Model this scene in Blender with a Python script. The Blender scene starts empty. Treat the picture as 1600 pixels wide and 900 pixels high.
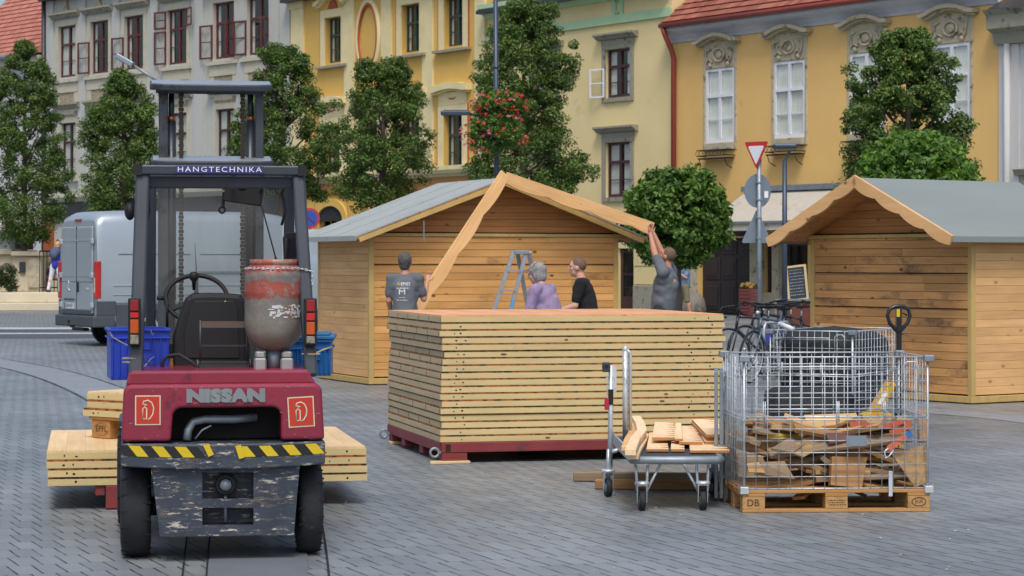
import bpy, bmesh, math, random
from mathutils import Vector, Matrix, Euler
import numpy as np
PI = math.pi
R = math.radians
F, HZ, HC = 3600.0, 412.0, 1.57      # focal length in photo pixels, horizon row, eye height
SC = bpy.context.scene
COL = SC.collection

# ---------------- camera, sky, sun, exposure ----------------
cam_d = bpy.data.cameras.new('camera'); cam = bpy.data.objects.new('camera', cam_d); COL.objects.link(cam)
cam.location = (0, 0, HC); cam.rotation_euler = (R(90), 0, 0)
cam_d.sensor_width = 36; cam_d.lens = 36 * F / 1600
cam_d.shift_y = -(450 - HZ) / 1600
cam_d.clip_end = 2000
cam_d.dof.use_dof = True; cam_d.dof.focus_distance = 14.5; cam_d.dof.aperture_fstop = 11
SC.camera = cam
SUN_EL, SUN_AZ = 58, 180           # veiled sun high behind the camera
w = bpy.data.worlds.new('World'); SC.world = w; w.use_nodes = True
nt = w.node_tree; bg = nt.nodes['Background']
sky = nt.nodes.new('ShaderNodeTexSky'); sky.sky_type = 'NISHITA'; sky.sun_disc = False
sky.sun_elevation = R(SUN_EL); sky.sun_rotation = R(SUN_AZ)
sky.air_density = 1.0; sky.dust_density = 4.0; sky.ozone_density = 1.0
nt.links.new(sky.outputs[0], bg.inputs[0]); bg.inputs[1].default_value = 0.115
sd = bpy.data.lights.new('sun', 'SUN'); sd.energy = 1.3; sd.angle = R(16); sd.color = (1, .95, .88)
so = bpy.data.objects.new('sun', sd); COL.objects.link(so)
dv = Vector((math.sin(R(SUN_AZ)) * math.cos(R(SUN_EL)), math.cos(R(SUN_AZ)) * math.cos(R(SUN_EL)), math.sin(R(SUN_EL))))
so.rotation_euler = dv.to_track_quat('Z', 'Y').to_euler(); so.location = (0, 0, 30)
SC.view_settings.view_transform = 'Standard'; SC.view_settings.look = 'None'
SC.view_settings.exposure = 0.50; SC.view_settings.gamma = 1
SC.render.engine = 'CYCLES'
SC.cycles.max_bounces = 6; SC.cycles.transparent_max_bounces = 12
SC.cycles.caustics_reflective = False; SC.cycles.caustics_refractive = False

# ---------------- helpers ----------------
def lin(c):
    return c / 12.92 if c <= .04045 else ((c + .055) / 1.055) ** 2.4
def H(s):
    return tuple(lin(int(s[i:i + 2], 16) / 255) for i in (0, 2, 4))
def P(px, py, Z):
    return Vector(((px - 800) / F * Z, Z, HC - (py - HZ) / F * Z))
def G(px, py):
    return P(px, py, F * HC / (py - HZ))
def thing(name, label, cat, loc=(0, 0, 0), rz=0, group=None, kind=None):
    o = bpy.data.objects.new(name, None); COL.objects.link(o)
    o.empty_display_size = .2
    o.location = loc; o.rotation_euler = (0, 0, rz)
    return tag(o, label, cat, group, kind)
def tag(o, label=None, cat=None, group=None, kind=None):
    if label: o['label'] = label
    if cat: o['category'] = cat
    if group: o['group'] = group
    if kind: o['kind'] = kind
    elif cat: o['kind'] = 'thing'
    return o
def copy_tree(o, parent=None):
    c = o.copy(); COL.objects.link(c)
    if parent is not None: c.parent = parent
    for ch in KIDS.get(o.name, []):
        copy_tree(ch, c); 
    return c
KIDS = {}
def reg(o, parent):
    if parent is not None:
        o.parent = parent; KIDS.setdefault(parent.name, []).append(o)
class Frame:
    """local frame on the ground: x right, y away; p() gives the local point seen at a photo pixel at local depth y"""
    def __init__(s, X0, Z0, deg):
        s.X0, s.Z0, s.c, s.s, s.rz = X0, Z0, math.cos(R(deg)), math.sin(R(deg)), R(deg)
        s.loc = (X0, Z0, 0)
    def p(s, px, py, y):
        k = (px - 800) / F
        x = (k * (s.Z0 + y * s.c) - s.X0 + y * s.s) / (s.c - k * s.s)
        Z = s.Z0 + y * s.c + x * s.s
        return Vector((x, y, HC - (py - HZ) * Z / F))
def rotm(axis, deg): return Matrix.Rotation(R(deg), 4, axis)

class MB:
    def __init__(s, M=None): s.v, s.f, s.m, s.sm = [], [], [], []; s.M = M
    def add(s, V, Fs, mi=0, sm=False, M=None):
        b = len(s.v)
        T = (s.M @ M) if (s.M is not None and M is not None) else (s.M if M is None else M)
        for p in V:
            p = Vector(p)
            s.v.append(tuple(T @ p) if T is not None else tuple(p))
        for f in Fs:
            s.f.append(tuple(b + i for i in f)); s.m.append(mi); s.sm.append(sm)
        return s
    def bx(s, x0, x1, y0, y1, z0, z1, mi=0, M=None):
        V = [(x0,y0,z0),(x1,y0,z0),(x1,y1,z0),(x0,y1,z0),(x0,y0,z1),(x1,y0,z1),(x1,y1,z1),(x0,y1,z1)]
        return s.add(V, [(0,3,2,1),(4,5,6,7),(0,1,5,4),(1,2,6,5),(2,3,7,6),(3,0,4,7)], mi, False, M)
    def cb(s, c, d, mi=0, M=None):
        return s.bx(c[0]-d[0]/2,c[0]+d[0]/2,c[1]-d[1]/2,c[1]+d[1]/2,c[2]-d[2]/2,c[2]+d[2]/2,mi,M)
    def beam(s, a, b, wd, ht, mi=0, up=(0,0,1)):
        a, b = Vector(a), Vector(b); d = b - a; L = d.length
        if L < 1e-6: return s
        d.normalize(); up = Vector(up)
        if abs(d.dot(up)) > .98: up = Vector((0,1,0))
        x = d.cross(up).normalized(); z = x.cross(d).normalized()
        M = Matrix((x, d, z)).transposed().to_4x4(); M.translation = a
        return s.bx(-wd/2, wd/2, 0, L, -ht/2, ht/2, mi, M)
    def tube(s, pts, r, mi=0, n=8, caps=True, sm=True, closed=False):
        pts = [Vector(p) for p in pts]; N = len(pts)
        rr = r if isinstance(r, (list, tuple)) else [r] * N
        V = []; prev = None
        for i, p in enumerate(pts):
            if closed: t = pts[(i+1) % N] - pts[i-1]
            else: t = pts[min(i+1, N-1)] - pts[max(i-1, 0)]
            t = t.normalized() if t.length > 1e-9 else Vector((0,0,1))
            if prev is None:
                u = Vector((0,0,1)) if abs(t.z) < .9 else Vector((1,0,0))
                u = (u - t * u.dot(t)).normalized()
            else:
                u = prev - t * prev.dot(t)
                u = u.normalized() if u.length > 1e-6 else Vector((1,0,0))
            prev = u; q = t.cross(u)
            for k in range(n):
                a = 2 * PI * k / n
                V.append(p + (u * math.cos(a) + q * math.sin(a)) * rr[i])
        Fs = []
        rng = N if closed else N - 1
        for i in range(rng):
            j = (i + 1) % N
            for k in range(n):
                l = (k + 1) % n
                Fs.append((i*n+k, i*n+l, j*n+l, j*n+k))
        if caps and not closed:
            Fs.append(tuple(range(n))[::-1]); Fs.append(tuple((N-1)*n + k for k in range(n)))
        return s.add(V, Fs, mi, sm)
    def ring(s, c, rad, r, axis='z', mi=0, n=32, m=8, M=None, rb=None, a0=0, a1=360):
        pts = []
        rb = rb or rad
        full = (a1 - a0) >= 360
        N = n if full else n + 1
        for i in range(N):
            a = R(a0 + (a1 - a0) * i / n)
            p = {'z': Vector((rad*math.cos(a), rb*math.sin(a), 0)), 'x': Vector((0, rad*math.cos(a), rb*math.sin(a))), 'y': Vector((rad*math.cos(a), 0, rb*math.sin(a)))}[axis]
            if M is not None: p = M @ p
            pts.append(Vector(c) + p)
        return s.tube(pts, r, mi, m, closed=full)
    def lathe(s, prof, n=24, mi=0, M=None, sm=True):
        V = []; Fs = []
        for (r, z) in prof:
            for k in range(n):
                a = 2*PI*k/n; V.append((r*math.cos(a), r*math.sin(a), z))
        for i in range(len(prof)-1):
            for k in range(n):
                l = (k+1) % n; Fs.append((i*n+k, i*n+l, (i+1)*n+l, (i+1)*n+k))
        Fs.append(tuple(range(n))[::-1]); Fs.append(tuple((len(prof)-1)*n+k for k in range(n)))
        return s.add(V, Fs, mi, sm, M)
    def cyl(s, a, b, r, mi=0, n=16, r2=None):
        return s.tube([a, b], [r, r if r2 is None else r2], mi, n)
    def prism(s, pts, y0, y1, plane='xz', mi=0, M=None):
        n = len(pts)
        def q(p, y): return {'xz': (p[0], y, p[1]), 'xy': (p[0], p[1], y), 'yz': (y, p[0], p[1])}[plane]
        V = [q(p, y0) for p in pts] + [q(p, y1) for p in pts]
        Fs = [tuple(range(n)), tuple(range(n, 2*n))[::-1]] + [(i, n+i, n+(i+1) % n, (i+1) % n) for i in range(n)]
        return s.add(V, Fs, mi, False, M)
    def ell(s, c, r, mi=0, n=16, m=10, M=None):
        V = []; Fs = []; c = Vector(c)
        if not isinstance(r, (tuple, list)): r = (r, r, r)
        T = M if M is not None else Matrix.Identity(4)
        V.append(c + T.to_3x3() @ Vector((0,0,-r[2])))
        for i in range(1, m):
            t = PI * i / m - PI/2
            for k in range(n):
                a = 2*PI*k/n
                V.append(c + T.to_3x3() @ Vector((r[0]*math.cos(t)*math.cos(a), r[1]*math.cos(t)*math.sin(a), r[2]*math.sin(t))))
        V.append(c + T.to_3x3() @ Vector((0,0,r[2])))
        for k in range(n): Fs.append((0, 1+(k+1) % n, 1+k))
        for i in range(m-2):
            for k in range(n):
                l = (k+1) % n; Fs.append((1+i*n+k, 1+i*n+l, 1+(i+1)*n+l, 1+(i+1)*n+k))
        t = len(V)-1
        for k in range(n): Fs.append((1+(m-2)*n+k, 1+(m-2)*n+(k+1) % n, t))
        return s.add(V, Fs, mi, True)
    def caps(s, a, b, ra, rb, n=12):
        a, b = Vector(a), Vector(b); d = b - a; L = d.length
        if L < 1e-5: return s.ell(a, ra, n=n)
        M = d.to_track_quat('Z', 'Y').to_matrix().to_4x4(); M.translation = a
        prof = []
        for i in range(0, 6): 
            t = -PI/2 + PI/2*i/5; prof.append((max(ra*math.cos(t), 1e-4), ra*math.sin(t)))
        for i in range(0, 6):
            t = PI/2*i/5; prof.append((max(rb*math.cos(t), 1e-4), L + rb*math.sin(t)))
        return s.lathe(prof, n, 0, M)
    def build(s, name, mats, parent=None, loc=None, rz=0, bevel=0, seg=1, remesh=0, smooth_it=0, sub=0, fix=True):
        me = bpy.data.meshes.new(name)
        me.from_pydata(s.v, [], s.f); 
        if not isinstance(mats, (list, tuple)): mats = [mats]
        for m in mats: me.materials.append(m)
        me.polygons.foreach_set('material_index', s.m)
        me.polygons.foreach_set('use_smooth', s.sm)
        me.update()
        if fix:
            b = bmesh.new(); b.from_mesh(me); bmesh.ops.recalc_face_normals(b, faces=b.faces); b.to_mesh(me); b.free()
        o = bpy.data.objects.new(name, me); COL.objects.link(o)
        reg(o, parent)
        if loc is not None: o.location = loc
        if rz: o.rotation_euler = (0, 0, rz)
        if remesh:
            k = o.modifiers.new('r', 'REMESH'); k.mode = 'VOXEL'; k.voxel_size = remesh; k.use_smooth_shade = True
        if smooth_it:
            k = o.modifiers.new('s', 'SMOOTH'); k.iterations = smooth_it; k.factor = .5
        if bevel:
            k = o.modifiers.new('b', 'BEVEL'); k.width = bevel; k.segments = seg; k.limit_method = 'ANGLE'; k.angle_limit = R(40); k.harden_normals = False
        if sub:
            k = o.modifiers.new('u', 'SUBSURF'); k.levels = sub; k.render_levels = sub
        return o
def text_mesh(name, body, size, mat, parent, M, ext=.002, bold=0, align='CENTER', width=1.0, spacing=1.0):
    cu = bpy.data.curves.new(name, 'FONT'); cu.body = body; cu.size = size; cu.extrude = ext; cu.offset = bold
    cu.align_x = align; cu.align_y = 'CENTER'; cu.space_character = spacing; cu.resolution_u = 3
    t = bpy.data.objects.new(name, cu); COL.objects.link(t)
    bpy.context.view_layer.update()
    me = bpy.data.meshes.new_from_object(t.evaluated_get(bpy.context.evaluated_depsgraph_get()))
    bpy.data.objects.remove(t)
    me.transform(Matrix.Diagonal((width, 1, 1, 1))); me.transform(M); me.materials.clear(); me.materials.append(mat)
    o = bpy.data.objects.new(name, me); COL.objects.link(o); reg(o, parent)
    return o
def fit_text(o, W=None, Hh=None):
    xs = [v.co.x for v in o.data.vertices]; zs = [v.co.z for v in o.data.vertices]
    cx, cz = (min(xs)+max(xs))/2, (min(zs)+max(zs))/2
    sx = W/(max(xs)-min(xs)) if W else 1; sz = Hh/(max(zs)-min(zs)) if Hh else 1
    for v in o.data.vertices:
        v.co.x = cx + (v.co.x-cx)*sx; v.co.z = cz + (v.co.z-cz)*sz
FACE_CAM = rotm('X', 90)      # text standing upright, read from -Y

# ---------------- materials ----------------
def _base(name):
    m = bpy.data.materials.new(name); m.use_nodes = True
    n = m.node_tree; return m, n, n.nodes['Principled BSDF'], n.links
def _noise(n, l, src, scale, detail=3, rough=.6):
    t = n.nodes.new('ShaderNodeTexNoise'); t.inputs['Scale'].default_value = scale
    t.inputs['Detail'].default_value = detail; t.inputs['Roughness'].default_value = rough
    l.new(src, t.inputs['Vector']); return t.outputs['Fac']
def _ramp(n, l, fac, stops):
    r = n.nodes.new('ShaderNodeValToRGB'); e = r.color_ramp.elements
    while len(e) > 1: e.remove(e[0])
    e[0].position = stops[0][0]; e[0].color = (*stops[0][1], 1)
    for p, c in stops[1:]:
        k = e.new(p); k.color = (*c, 1)
    l.new(fac, r.inputs[0]); return r.outputs[0]
def _mix(n, l, fac, a, b, mode='MIX'):
    m = n.nodes.new('ShaderNodeMix'); m.data_type = 'RGBA'; m.blend_type = mode
    for i, x in ((0, fac), (6, a), (7, b)):
        if isinstance(x, (int, float)): m.inputs[i].default_value = x
        elif isinstance(x, tuple): m.inputs[i].default_value = (*x, 1)
        else: l.new(x, m.inputs[i])
    return m.outputs[2]
def _math(n, l, op, a, b=0.0):
    m = n.nodes.new('ShaderNodeMath'); m.operation = op
    for i, x in ((0, a), (1, b)):
        if isinstance(x, (int, float)): m.inputs[i].default_value = x
        else: l.new(x, m.inputs[i])
    return m.outputs[0]
def _bump(n, l, bsdf, h, strength, dist=.01):
    b = n.nodes.new('ShaderNodeBump'); b.inputs['Strength'].default_value = strength; b.inputs['Distance'].default_value = dist
    l.new(h, b.inputs['Height']); l.new(b.outputs[0], bsdf.inputs['Normal'])
def _coord(n, l, kind='Object', scale=(1, 1, 1), rot=(0, 0, 0)):
    t = n.nodes.new('ShaderNodeTexCoord'); m = n.nodes.new('ShaderNodeMapping')
    m.inputs['Scale'].default_value = scale; m.inputs['Rotation'].default_value = rot
    l.new(t.outputs[kind], m.inputs['Vector']); return m.outputs[0]
def pm(name, col, rough=.6, metal=0, var=.12, scale=4, dirt=None, dirt_at=.6, dscale=3, bump=0, bscale=40, island=0, spec=.5, stretch=(1, 1, 1), coat=0):
    m, n, b, l = _base(name)
    c = _coord(n, l, 'Object', stretch)
    f = _noise(n, l, c, scale)
    lo = tuple(max(0, x*(1-var)) for x in col); hi = tuple(min(1, x*(1+var)) for x in col)
    out = _ramp(n, l, f, [(.3, lo), (.7, hi)])
    if dirt is not None:
        g = _noise(n, l, c, dscale, 8, .72)
        k = _ramp(n, l, g, [(dirt_at-.04, (0,0,0)), (dirt_at+.05, (1,1,1))])
        out = _mix(n, l, k, out, dirt)
    if island:
        gi = n.nodes.new('ShaderNodeNewGeometry')
        v = _math(n, l, 'ADD', _math(n, l, 'MULTIPLY', gi.outputs['Random Per Island'], 2*island), 1-island)
        out = _mix(n, l, 1.0, out, v, 'MULTIPLY')
    l.new(out, b.inputs['Base Color'])
    b.inputs['Roughness'].default_value = rough; b.inputs['Metallic'].default_value = metal
    b.inputs['Specular IOR Level'].default_value = spec
    if coat: b.inputs['Coat Weight'].default_value = coat; b.inputs['Coat Roughness'].default_value = .15
    if bump: _bump(n, l, b, _noise(n, l, c, bscale, 4), bump)
    return m
def wood(name, a, bcol, axis=0, knots=.5, isl=.14, rough=.6, stain=None, stain_at=.62, grain=1.0, knot_col=(.10, .035, .012)):
    """grain runs along axis; every board (mesh island) gets its own grain and tone"""
    m, n, b, l = _base(name)
    t = n.nodes.new('ShaderNodeTexCoord'); gi = n.nodes.new('ShaderNodeNewGeometry')
    off = n.nodes.new('ShaderNodeVectorMath'); off.operation = 'ADD'
    k = n.nodes.new('ShaderNodeCombineXYZ')
    rnd = gi.outputs['Random Per Island']
    rr = _math(n, l, 'MULTIPLY', rnd, 37.0)
    l.new(rr, k.inputs[0]); l.new(rr, k.inputs[1]); l.new(_math(n, l, 'MULTIPLY', rnd, 11.0), k.inputs[2])
    l.new(t.outputs['Object'], off.inputs[0]); l.new(k.outputs[0], off.inputs[1])
    def mp(al, ac):
        mm = n.nodes.new('ShaderNodeMapping'); s = [ac]*3; s[axis] = al
        mm.inputs['Scale'].default_value = s; l.new(off.outputs[0], mm.inputs['Vector']); return mm.outputs[0]
    g1 = _noise(n, l, mp(1.1*grain, 22*grain), 1.5, 4, .6)
    bcol = tuple(x*.45+y*.55 for x, y in zip(a, bcol))
    col = _ramp(n, l, g1, [(.3, bcol), (.5, tuple((x+y)/2 for x, y in zip(a, bcol))), (.66, a)])
    big = _noise(n, l, mp(.6, 1.2), 1.3, 3)
    col = _mix(n, l, 1.0, col, _ramp(n, l, big, [(.3, (.82, .78, .74)), (.7, (1.08, 1.06, 1.04))]), 'MULTIPLY')
    if knots:
        v = n.nodes.new('ShaderNodeTexVoronoi'); v.inputs['Scale'].default_value = 1; l.new(mp(3.6, 6), v.inputs['Vector'])
        kk = _ramp(n, l, v.outputs['Distance'], [(.0, (1, 1, 1)), (.07, (1, 1, 1)), (.15, (.0, .0, .0))])
        pick = _ramp(n, l, v.outputs['Color'], [(.44, (0, 0, 0)), (.48, (1, 1, 1))])
        kf = _mix(n, l, 1.0, kk, pick, 'MULTIPLY')
        kf = _mix(n, l, 1.0, kf, (knots, knots, knots), 'MULTIPLY')
        col = _mix(n, l, kf, col, knot_col)
    if stain:
        g = _noise(n, l, mp(.7, 1.5), 1.6, 7, .7)
        col = _mix(n, l, _ramp(n, l, g, [(stain_at, (0, 0, 0)), (stain_at+.12, (.75, .75, .75))]), col, stain)
    v2 = _math(n, l, 'ADD', _math(n, l, 'MULTIPLY', rnd, 2*isl), 1-isl)
    col = _mix(n, l, 1.0, col, v2, 'MULTIPLY')
    l.new(col, b.inputs['Base Color']); b.inputs['Roughness'].default_value = rough
    b.inputs['Specular IOR Level'].default_value = .3
    _bump(n, l, b, g1, .25, .004)
    return m
def glass_mat(name, tint=(.9, .95, .95), refl=.12, rough=.03, dirt=0, edge=.6):
    m, n, b, l = _base(name); n.nodes.remove(b)
    out = n.nodes['Material Output']
    tr = n.nodes.new('ShaderNodeBsdfTransparent'); tr.inputs[0].default_value = (*tint, 1)
    gl = n.nodes.new('ShaderNodeBsdfGlossy'); gl.inputs['Roughness'].default_value = rough; gl.inputs['Color'].default_value = (1, 1, 1, 1)
    fr = n.nodes.new('ShaderNodeLayerWeight'); fr.inputs[0].default_value = .5
    fac = _math(n, l, 'ADD', _math(n, l, 'MULTIPLY', _math(n, l, 'POWER', fr.outputs['Facing'], 4.0), edge), refl+.04)
    mx = n.nodes.new('ShaderNodeMixShader'); l.new(fac, mx.inputs[0]); l.new(tr.outputs[0], mx.inputs[1]); l.new(gl.outputs[0], mx.inputs[2])
    res = mx.outputs[0]
    if dirt:
        df = n.nodes.new('ShaderNodeBsdfDiffuse'); df.inputs[0].default_value = (.35, .36, .33, 1)
        c = _coord(n, l, 'Object', (3, 3, .8)); g = _noise(n, l, c, 3, 8, .7)
        m2 = n.nodes.new('ShaderNodeMixShader')
        l.new(_math(n, l, 'MULTIPLY', g, dirt), m2.inputs[0]); l.new(res, m2.inputs[1]); l.new(df.outputs[0], m2.inputs[2]); res = m2.outputs[0]
    l.new(res, out.inputs[0]); return m
def leaf_mat(name, dark, light, trans=.25, rough=.5):
    m, n, b, l = _base(name)
    gi = n.nodes.new('ShaderNodeNewGeometry')
    c = _coord(n, l, 'Object'); f = _noise(n, l, c, .9, 3)
    fac = _math(n, l, 'ADD', _math(n, l, 'MULTIPLY', gi.outputs['Random Per Island'], .6), _math(n, l, 'MULTIPLY', f, .55))
    col = _ramp(n, l, fac, [(.25, dark), (.85, light)])
    l.new(col, b.inputs['Base Color']); b.inputs['Roughness'].default_value = rough
    b.inputs['Specular IOR Level'].default_value = .35
    tl = n.nodes.new('ShaderNodeBsdfTranslucent'); l.new(_mix(n, l, 1.0, col, (1.2, 1.5, .6), 'MULTIPLY'), tl.inputs[0])
    mx = n.nodes.new('ShaderNodeMixShader'); mx.inputs[0].default_value = trans
    l.new(b.outputs[0], mx.inputs[1]); l.new(tl.outputs[0], mx.inputs[2]); l.new(mx.outputs[0], n.nodes['Material Output'].inputs[0])
    return m

M = {}
M['yellow_a'] = pm('yellow_plaster', H('d3ad5c'), .9, var=.05, scale=.7, dirt=H('b98f3d'), dirt_at=.68, dscale=.5)
M['yellow_b'] = pm('ochre_plaster', H('e0b872'), .9, var=.04, scale=.6, dirt=H('c39a52'), dirt_at=.66, dscale=.4)
M['pale_yellow'] = pm('pale_yellow_plaster', H('dfcd98'), .9, var=.05, scale=.6, dirt=H('c6b582'), dirt_at=.64, dscale=.4)
M['cream'] = pm('cream_trim', H('ddd0a0'), .85, var=.06, scale=2, dirt=H('b5ab88'), dirt_at=.68, dscale=2)
M['grey_wall'] = pm('grey_plaster', H('b4b7b2'), .9, var=.05, scale=.6, dirt=H('9c9f99'), dirt_at=.62, dscale=.5, stretch=(1.6, 1, .35))
M['grey_trim'] = pm('grey_cream_trim', H('b9b5a3'), .88, var=.07, scale=2, dirt=H('8c897b'), dirt_at=.64, dscale=3)
M['pebble'] = pm('pebble_panel', H('9b907a'), .9, var=.5, scale=14, bump=.5, bscale=30)
M['stone'] = pm('weathered_stone', H('b4ab92'), .9, var=.12, scale=3, dirt=H('6f6957'), dirt_at=.58, dscale=4, bump=.3, bscale=12)
M['hood_stone'] = pm('grey_stone_hood', H('979485'), .9, var=.12, scale=3, dirt=H('5f5e55'), dirt_at=.58, dscale=3)
M['white_wall'] = pm('offwhite_plaster', H('c3c4c4'), .9, var=.05, scale=1, dirt=H('a6a8a8'), dirt_at=.64, dscale=1)
M['mint'] = pm('mint_cornice', H('a9c9a0'), .8, var=.05)
M['terracotta'] = pm('red_trim', H('b0543a'), .8, var=.1)
M['red_frame'] = pm('oxblood_paint', H('5d2a2c'), .45, var=.15)
M['green_frame'] = pm('dark_green_paint', H('33473f'), .45, var=.12)
M['brown_frame'] = pm('dark_brown_paint', H('43282a'), .45, var=.12)
M['white_frame'] = pm('white_paint', H('dfe3ea'), .4, var=.04)
M['pane'] = glass_mat('window_glass', (.94, .97, .97), .05, .02)
M['pane_open'] = glass_mat('open_casement_glass', (.96, .97, .97), -.02, .05, edge=.1)
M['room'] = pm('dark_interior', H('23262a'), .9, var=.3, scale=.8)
M['curtain'] = pm('net_curtain', H('c9cbc4'), .9, var=.12, scale=5, stretch=(6, 1, .4))
M['zinc'] = pm('zinc_sheet', H('8b98a3'), .4, .6, var=.1)
M['dark_zinc'] = pm('dark_zinc', H('3b4048'), .5, .3)
M['red_gutter'] = pm('red_painted_gutter', H('8c3f34'), .4, var=.1)
M['door_wood'] = pm('dark_brown_door', H('2f2526'), .5, var=.2, scale=3, stretch=(4, 4, .6))
M['iron'] = pm('wrought_iron', H('26292c'), .5, .5)
M['blue_grey_metal'] = pm('blue_grey_lamp_paint', H('39465a'), .4, .2, var=.08)
M['galv'] = pm('galvanised_steel', H('c0c9cf'), .42, .45, var=.18, scale=9, dirt=H('7d868c'), dirt_at=.6, dscale=6)
M['galv_dull'] = pm('dull_galvanised_steel', H('8b969e'), .5, .5, var=.15, scale=9)
M['black_rubber'] = pm('black_rubber', H('202328'), .75, var=.25, scale=6, dirt=H('4a4c4d'), dirt_at=.66, dscale=5)
M['black_plastic'] = pm('black_plastic', H('0f1013'), .6, var=.15)
M['tarp'] = pm('black_tarpaulin', H('1d2126'), .7, var=.3, scale=5, bump=.6, bscale=9)
M['awning'] = pm('beige_awning_cloth', H('b7b2a6'), .9, var=.06, dirt=H('8f8b80'), dirt_at=.64, dscale=2)
M['limestone'] = pm('pale_limestone', H('c9c0a9'), .85, var=.08, scale=1.2, dirt=H('a69d86'), dirt_at=.62, dscale=2)
M['lime_carved'] = pm('worn_limestone_slab', H('b3ab97'), .9, var=.25, scale=6, bump=.5, bscale=14)
# timber
M['hut_wood'] = wood('hut_spruce', H('dca96a'), H('bf8b4e'), 0, .9, .13, .6, H('80603f'), .60)
M['hut_wood_old'] = wood('hut_spruce_weathered', H('d2a067'), H('a87a48'), 0, .9, .18, .65, H('57493c'), .54)
M['hut_side'] = wood('hut_spruce_side', H('dfb580'), H('c99b62'), 1, .5, .07, .65, H('9a7650'), .68)
M['post_wood'] = pm('yellow_painted_post', H('bfa162'), .6, var=.12, scale=6, dirt=H('7d6537'), dirt_at=.66, dscale=6, stretch=(1, 1, .3))
M['gable_wood'] = wood('gable_boards', H('c68e58'), H('9c6836'), 0, .6, .12, .65)
M['fascia'] = wood('fascia_board', H('e6bc86'), H('d3a068'), 0, .7, .05, .5)
M['felt'] = pm('grey_roof_felt', H('7f8886'), .7, var=.05, scale=2, dirt=H('7a8788'), dirt_at=.6, dscale=.8, stretch=(1, .25, 1), bump=.2, bscale=3)
M['felt_light'] = pm('light_roof_felt', H('9ba2a0'), .75, var=.06, scale=2, dirt=H('8c9696'), dirt_at=.58, dscale=1.2)
M['panel_edge'] = pm('yellow_panel_edge', H('cdba86'), .55, var=.09, scale=5, dirt=H('5a3d28'), dirt_at=.70, dscale=7, stretch=(.35, .35, 2), island=.05)
M['panel_edge_side'] = pm('yellow_panel_side_edge', H('bfae88'), .6, var=.09, scale=5, dirt=H('6d5238'), dirt_at=.72, dscale=7, stretch=(.35, .35, 2), island=.06)
M['panel_seam'] = pm('orange_ply_seam', H('a3602a'), .7, var=.3, scale=18, dirt=H('34201a'), dirt_at=.52, dscale=12)
M['panel_face'] = wood('panel_face_boards', H('eccb98'), H('d8ab72'), 0, .35, .05, .55)
M['panel_face_orange'] = wood('panel_face_orange', H('e9b184'), H('d29462'), 0, .35, .05, .55)
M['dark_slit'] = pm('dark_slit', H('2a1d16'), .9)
M['red_steel'] = pm('red_primer_steel', H('7f3436'), .6, .1, var=.14, scale=4, dirt=H('57393a'), dirt_at=.62, dscale=5)
M['pallet_wood'] = wood('pallet_wood', H('b98f5b'), H('8a6237'), 0, .35, .14, .75, H('5b4630'), .6)
M['pallet_block'] = pm('pallet_chipboard_block', H('b08a57'), .85, var=.2, scale=25, dirt=H('80603a'), dirt_at=.6, dscale=8)
M['slat_new'] = wood('fresh_notched_slats', H('f0d8b4'), H('dcb98a'), 1, .25, .08, .6)
M['slat_edge'] = wood('slat_cut_edges', H('b98250'), H('946036'), 0, .2, .1, .6)
M['scrap_a'] = wood('scrap_wood_brown', H('a8845c'), H('775536'), 0, .4, .2, .8, H('3c2f26'), .55)
M['scrap_b'] = wood('scrap_wood_grey', H('9c8a73'), H('6b5947'), 0, .4, .2, .85, H('3b332c'), .56)
M['scrap_c'] = wood('scrap_wood_pale', H('c9a878'), H('a27e50'), 0, .4, .1, .75, H('6d543a'), .62)
M['osb'] = pm('chipboard', H('a88a62'), .8, var=.35, scale=22, dirt=H('6e563a'), dirt_at=.62, dscale=5)
M['beam_wood'] = wood('grey_ground_beam', H('92826a'), H('6b5d4b'), 0, .3, .1, .85)
M['dark_stone'] = pm('dark_grey_stone', H('77746c'), .9, var=.15, scale=4, dirt=H('55534c'), dirt_at=.55)
M['shim'] = pm('pale_shim', H('cdb48a'), .7, var=.1)
# skin, hair, cloth
M['skin'] = pm('skin', H('c08a70'), .55, var=.07, scale=8)
M['skin_pale'] = pm('pale_skin', H('cb9c86'), .55, var=.06, scale=8)
M['hair_grey'] = pm('grey_hair', H('55534f'), .8, var=.35, scale=30, bump=1, bscale=90)
M['hair_silver'] = pm('silver_hair', H('8a8a88'), .7, var=.3, scale=30, bump=.6, bscale=60)
M['hair_short'] = pm('cropped_hair', H('6b5347'), .8, var=.25, scale=40, bump=.5, bscale=80)
M['hair_blond'] = pm('blond_hair', H('c9a667'), .6, var=.25, scale=20, bump=.5, bscale=50)
M['shirt_grey'] = pm('grey_tshirt', H('62676e'), .95, var=.12, scale=5, bump=.5, bscale=7)
M['shirt_grey2'] = pm('grey_tshirt_faded', H('62686f'), .95, var=.12, scale=5, bump=.5, bscale=7)
M['shirt_purple'] = pm('purple_knit', H('8f7fa0'), .95, var=.14, scale=30, bump=.5, bscale=9)
M['shirt_black'] = pm('black_tshirt', H('191a1d'), .95, var=.2, scale=5, bump=.4, bscale=7)
M['shirt_blue'] = pm('light_blue_shirt', H('6b87a8'), .95, var=.12, scale=8)
M['shirt_royal'] = pm('royal_blue_top', H('2f3aa0'), .9, var=.12)
M['trousers'] = pm('dark_work_trousers', H('2c2f36'), .95, var=.15)
M['khaki'] = pm('khaki_cotton', H('7a7459'), .95, var=.14)
M['white_cloth'] = pm('white_cotton', H('d9dbea'), .9, var=.05)
M['white_ink'] = pm('white_print', H('e3e4e6'), .8, var=.03)
M['yellow_ink'] = pm('yellow_print', H('d8c52c'), .8, var=.03)
M['eye'] = pm('eye', H('1d1815'), .2, var=.02)
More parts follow.
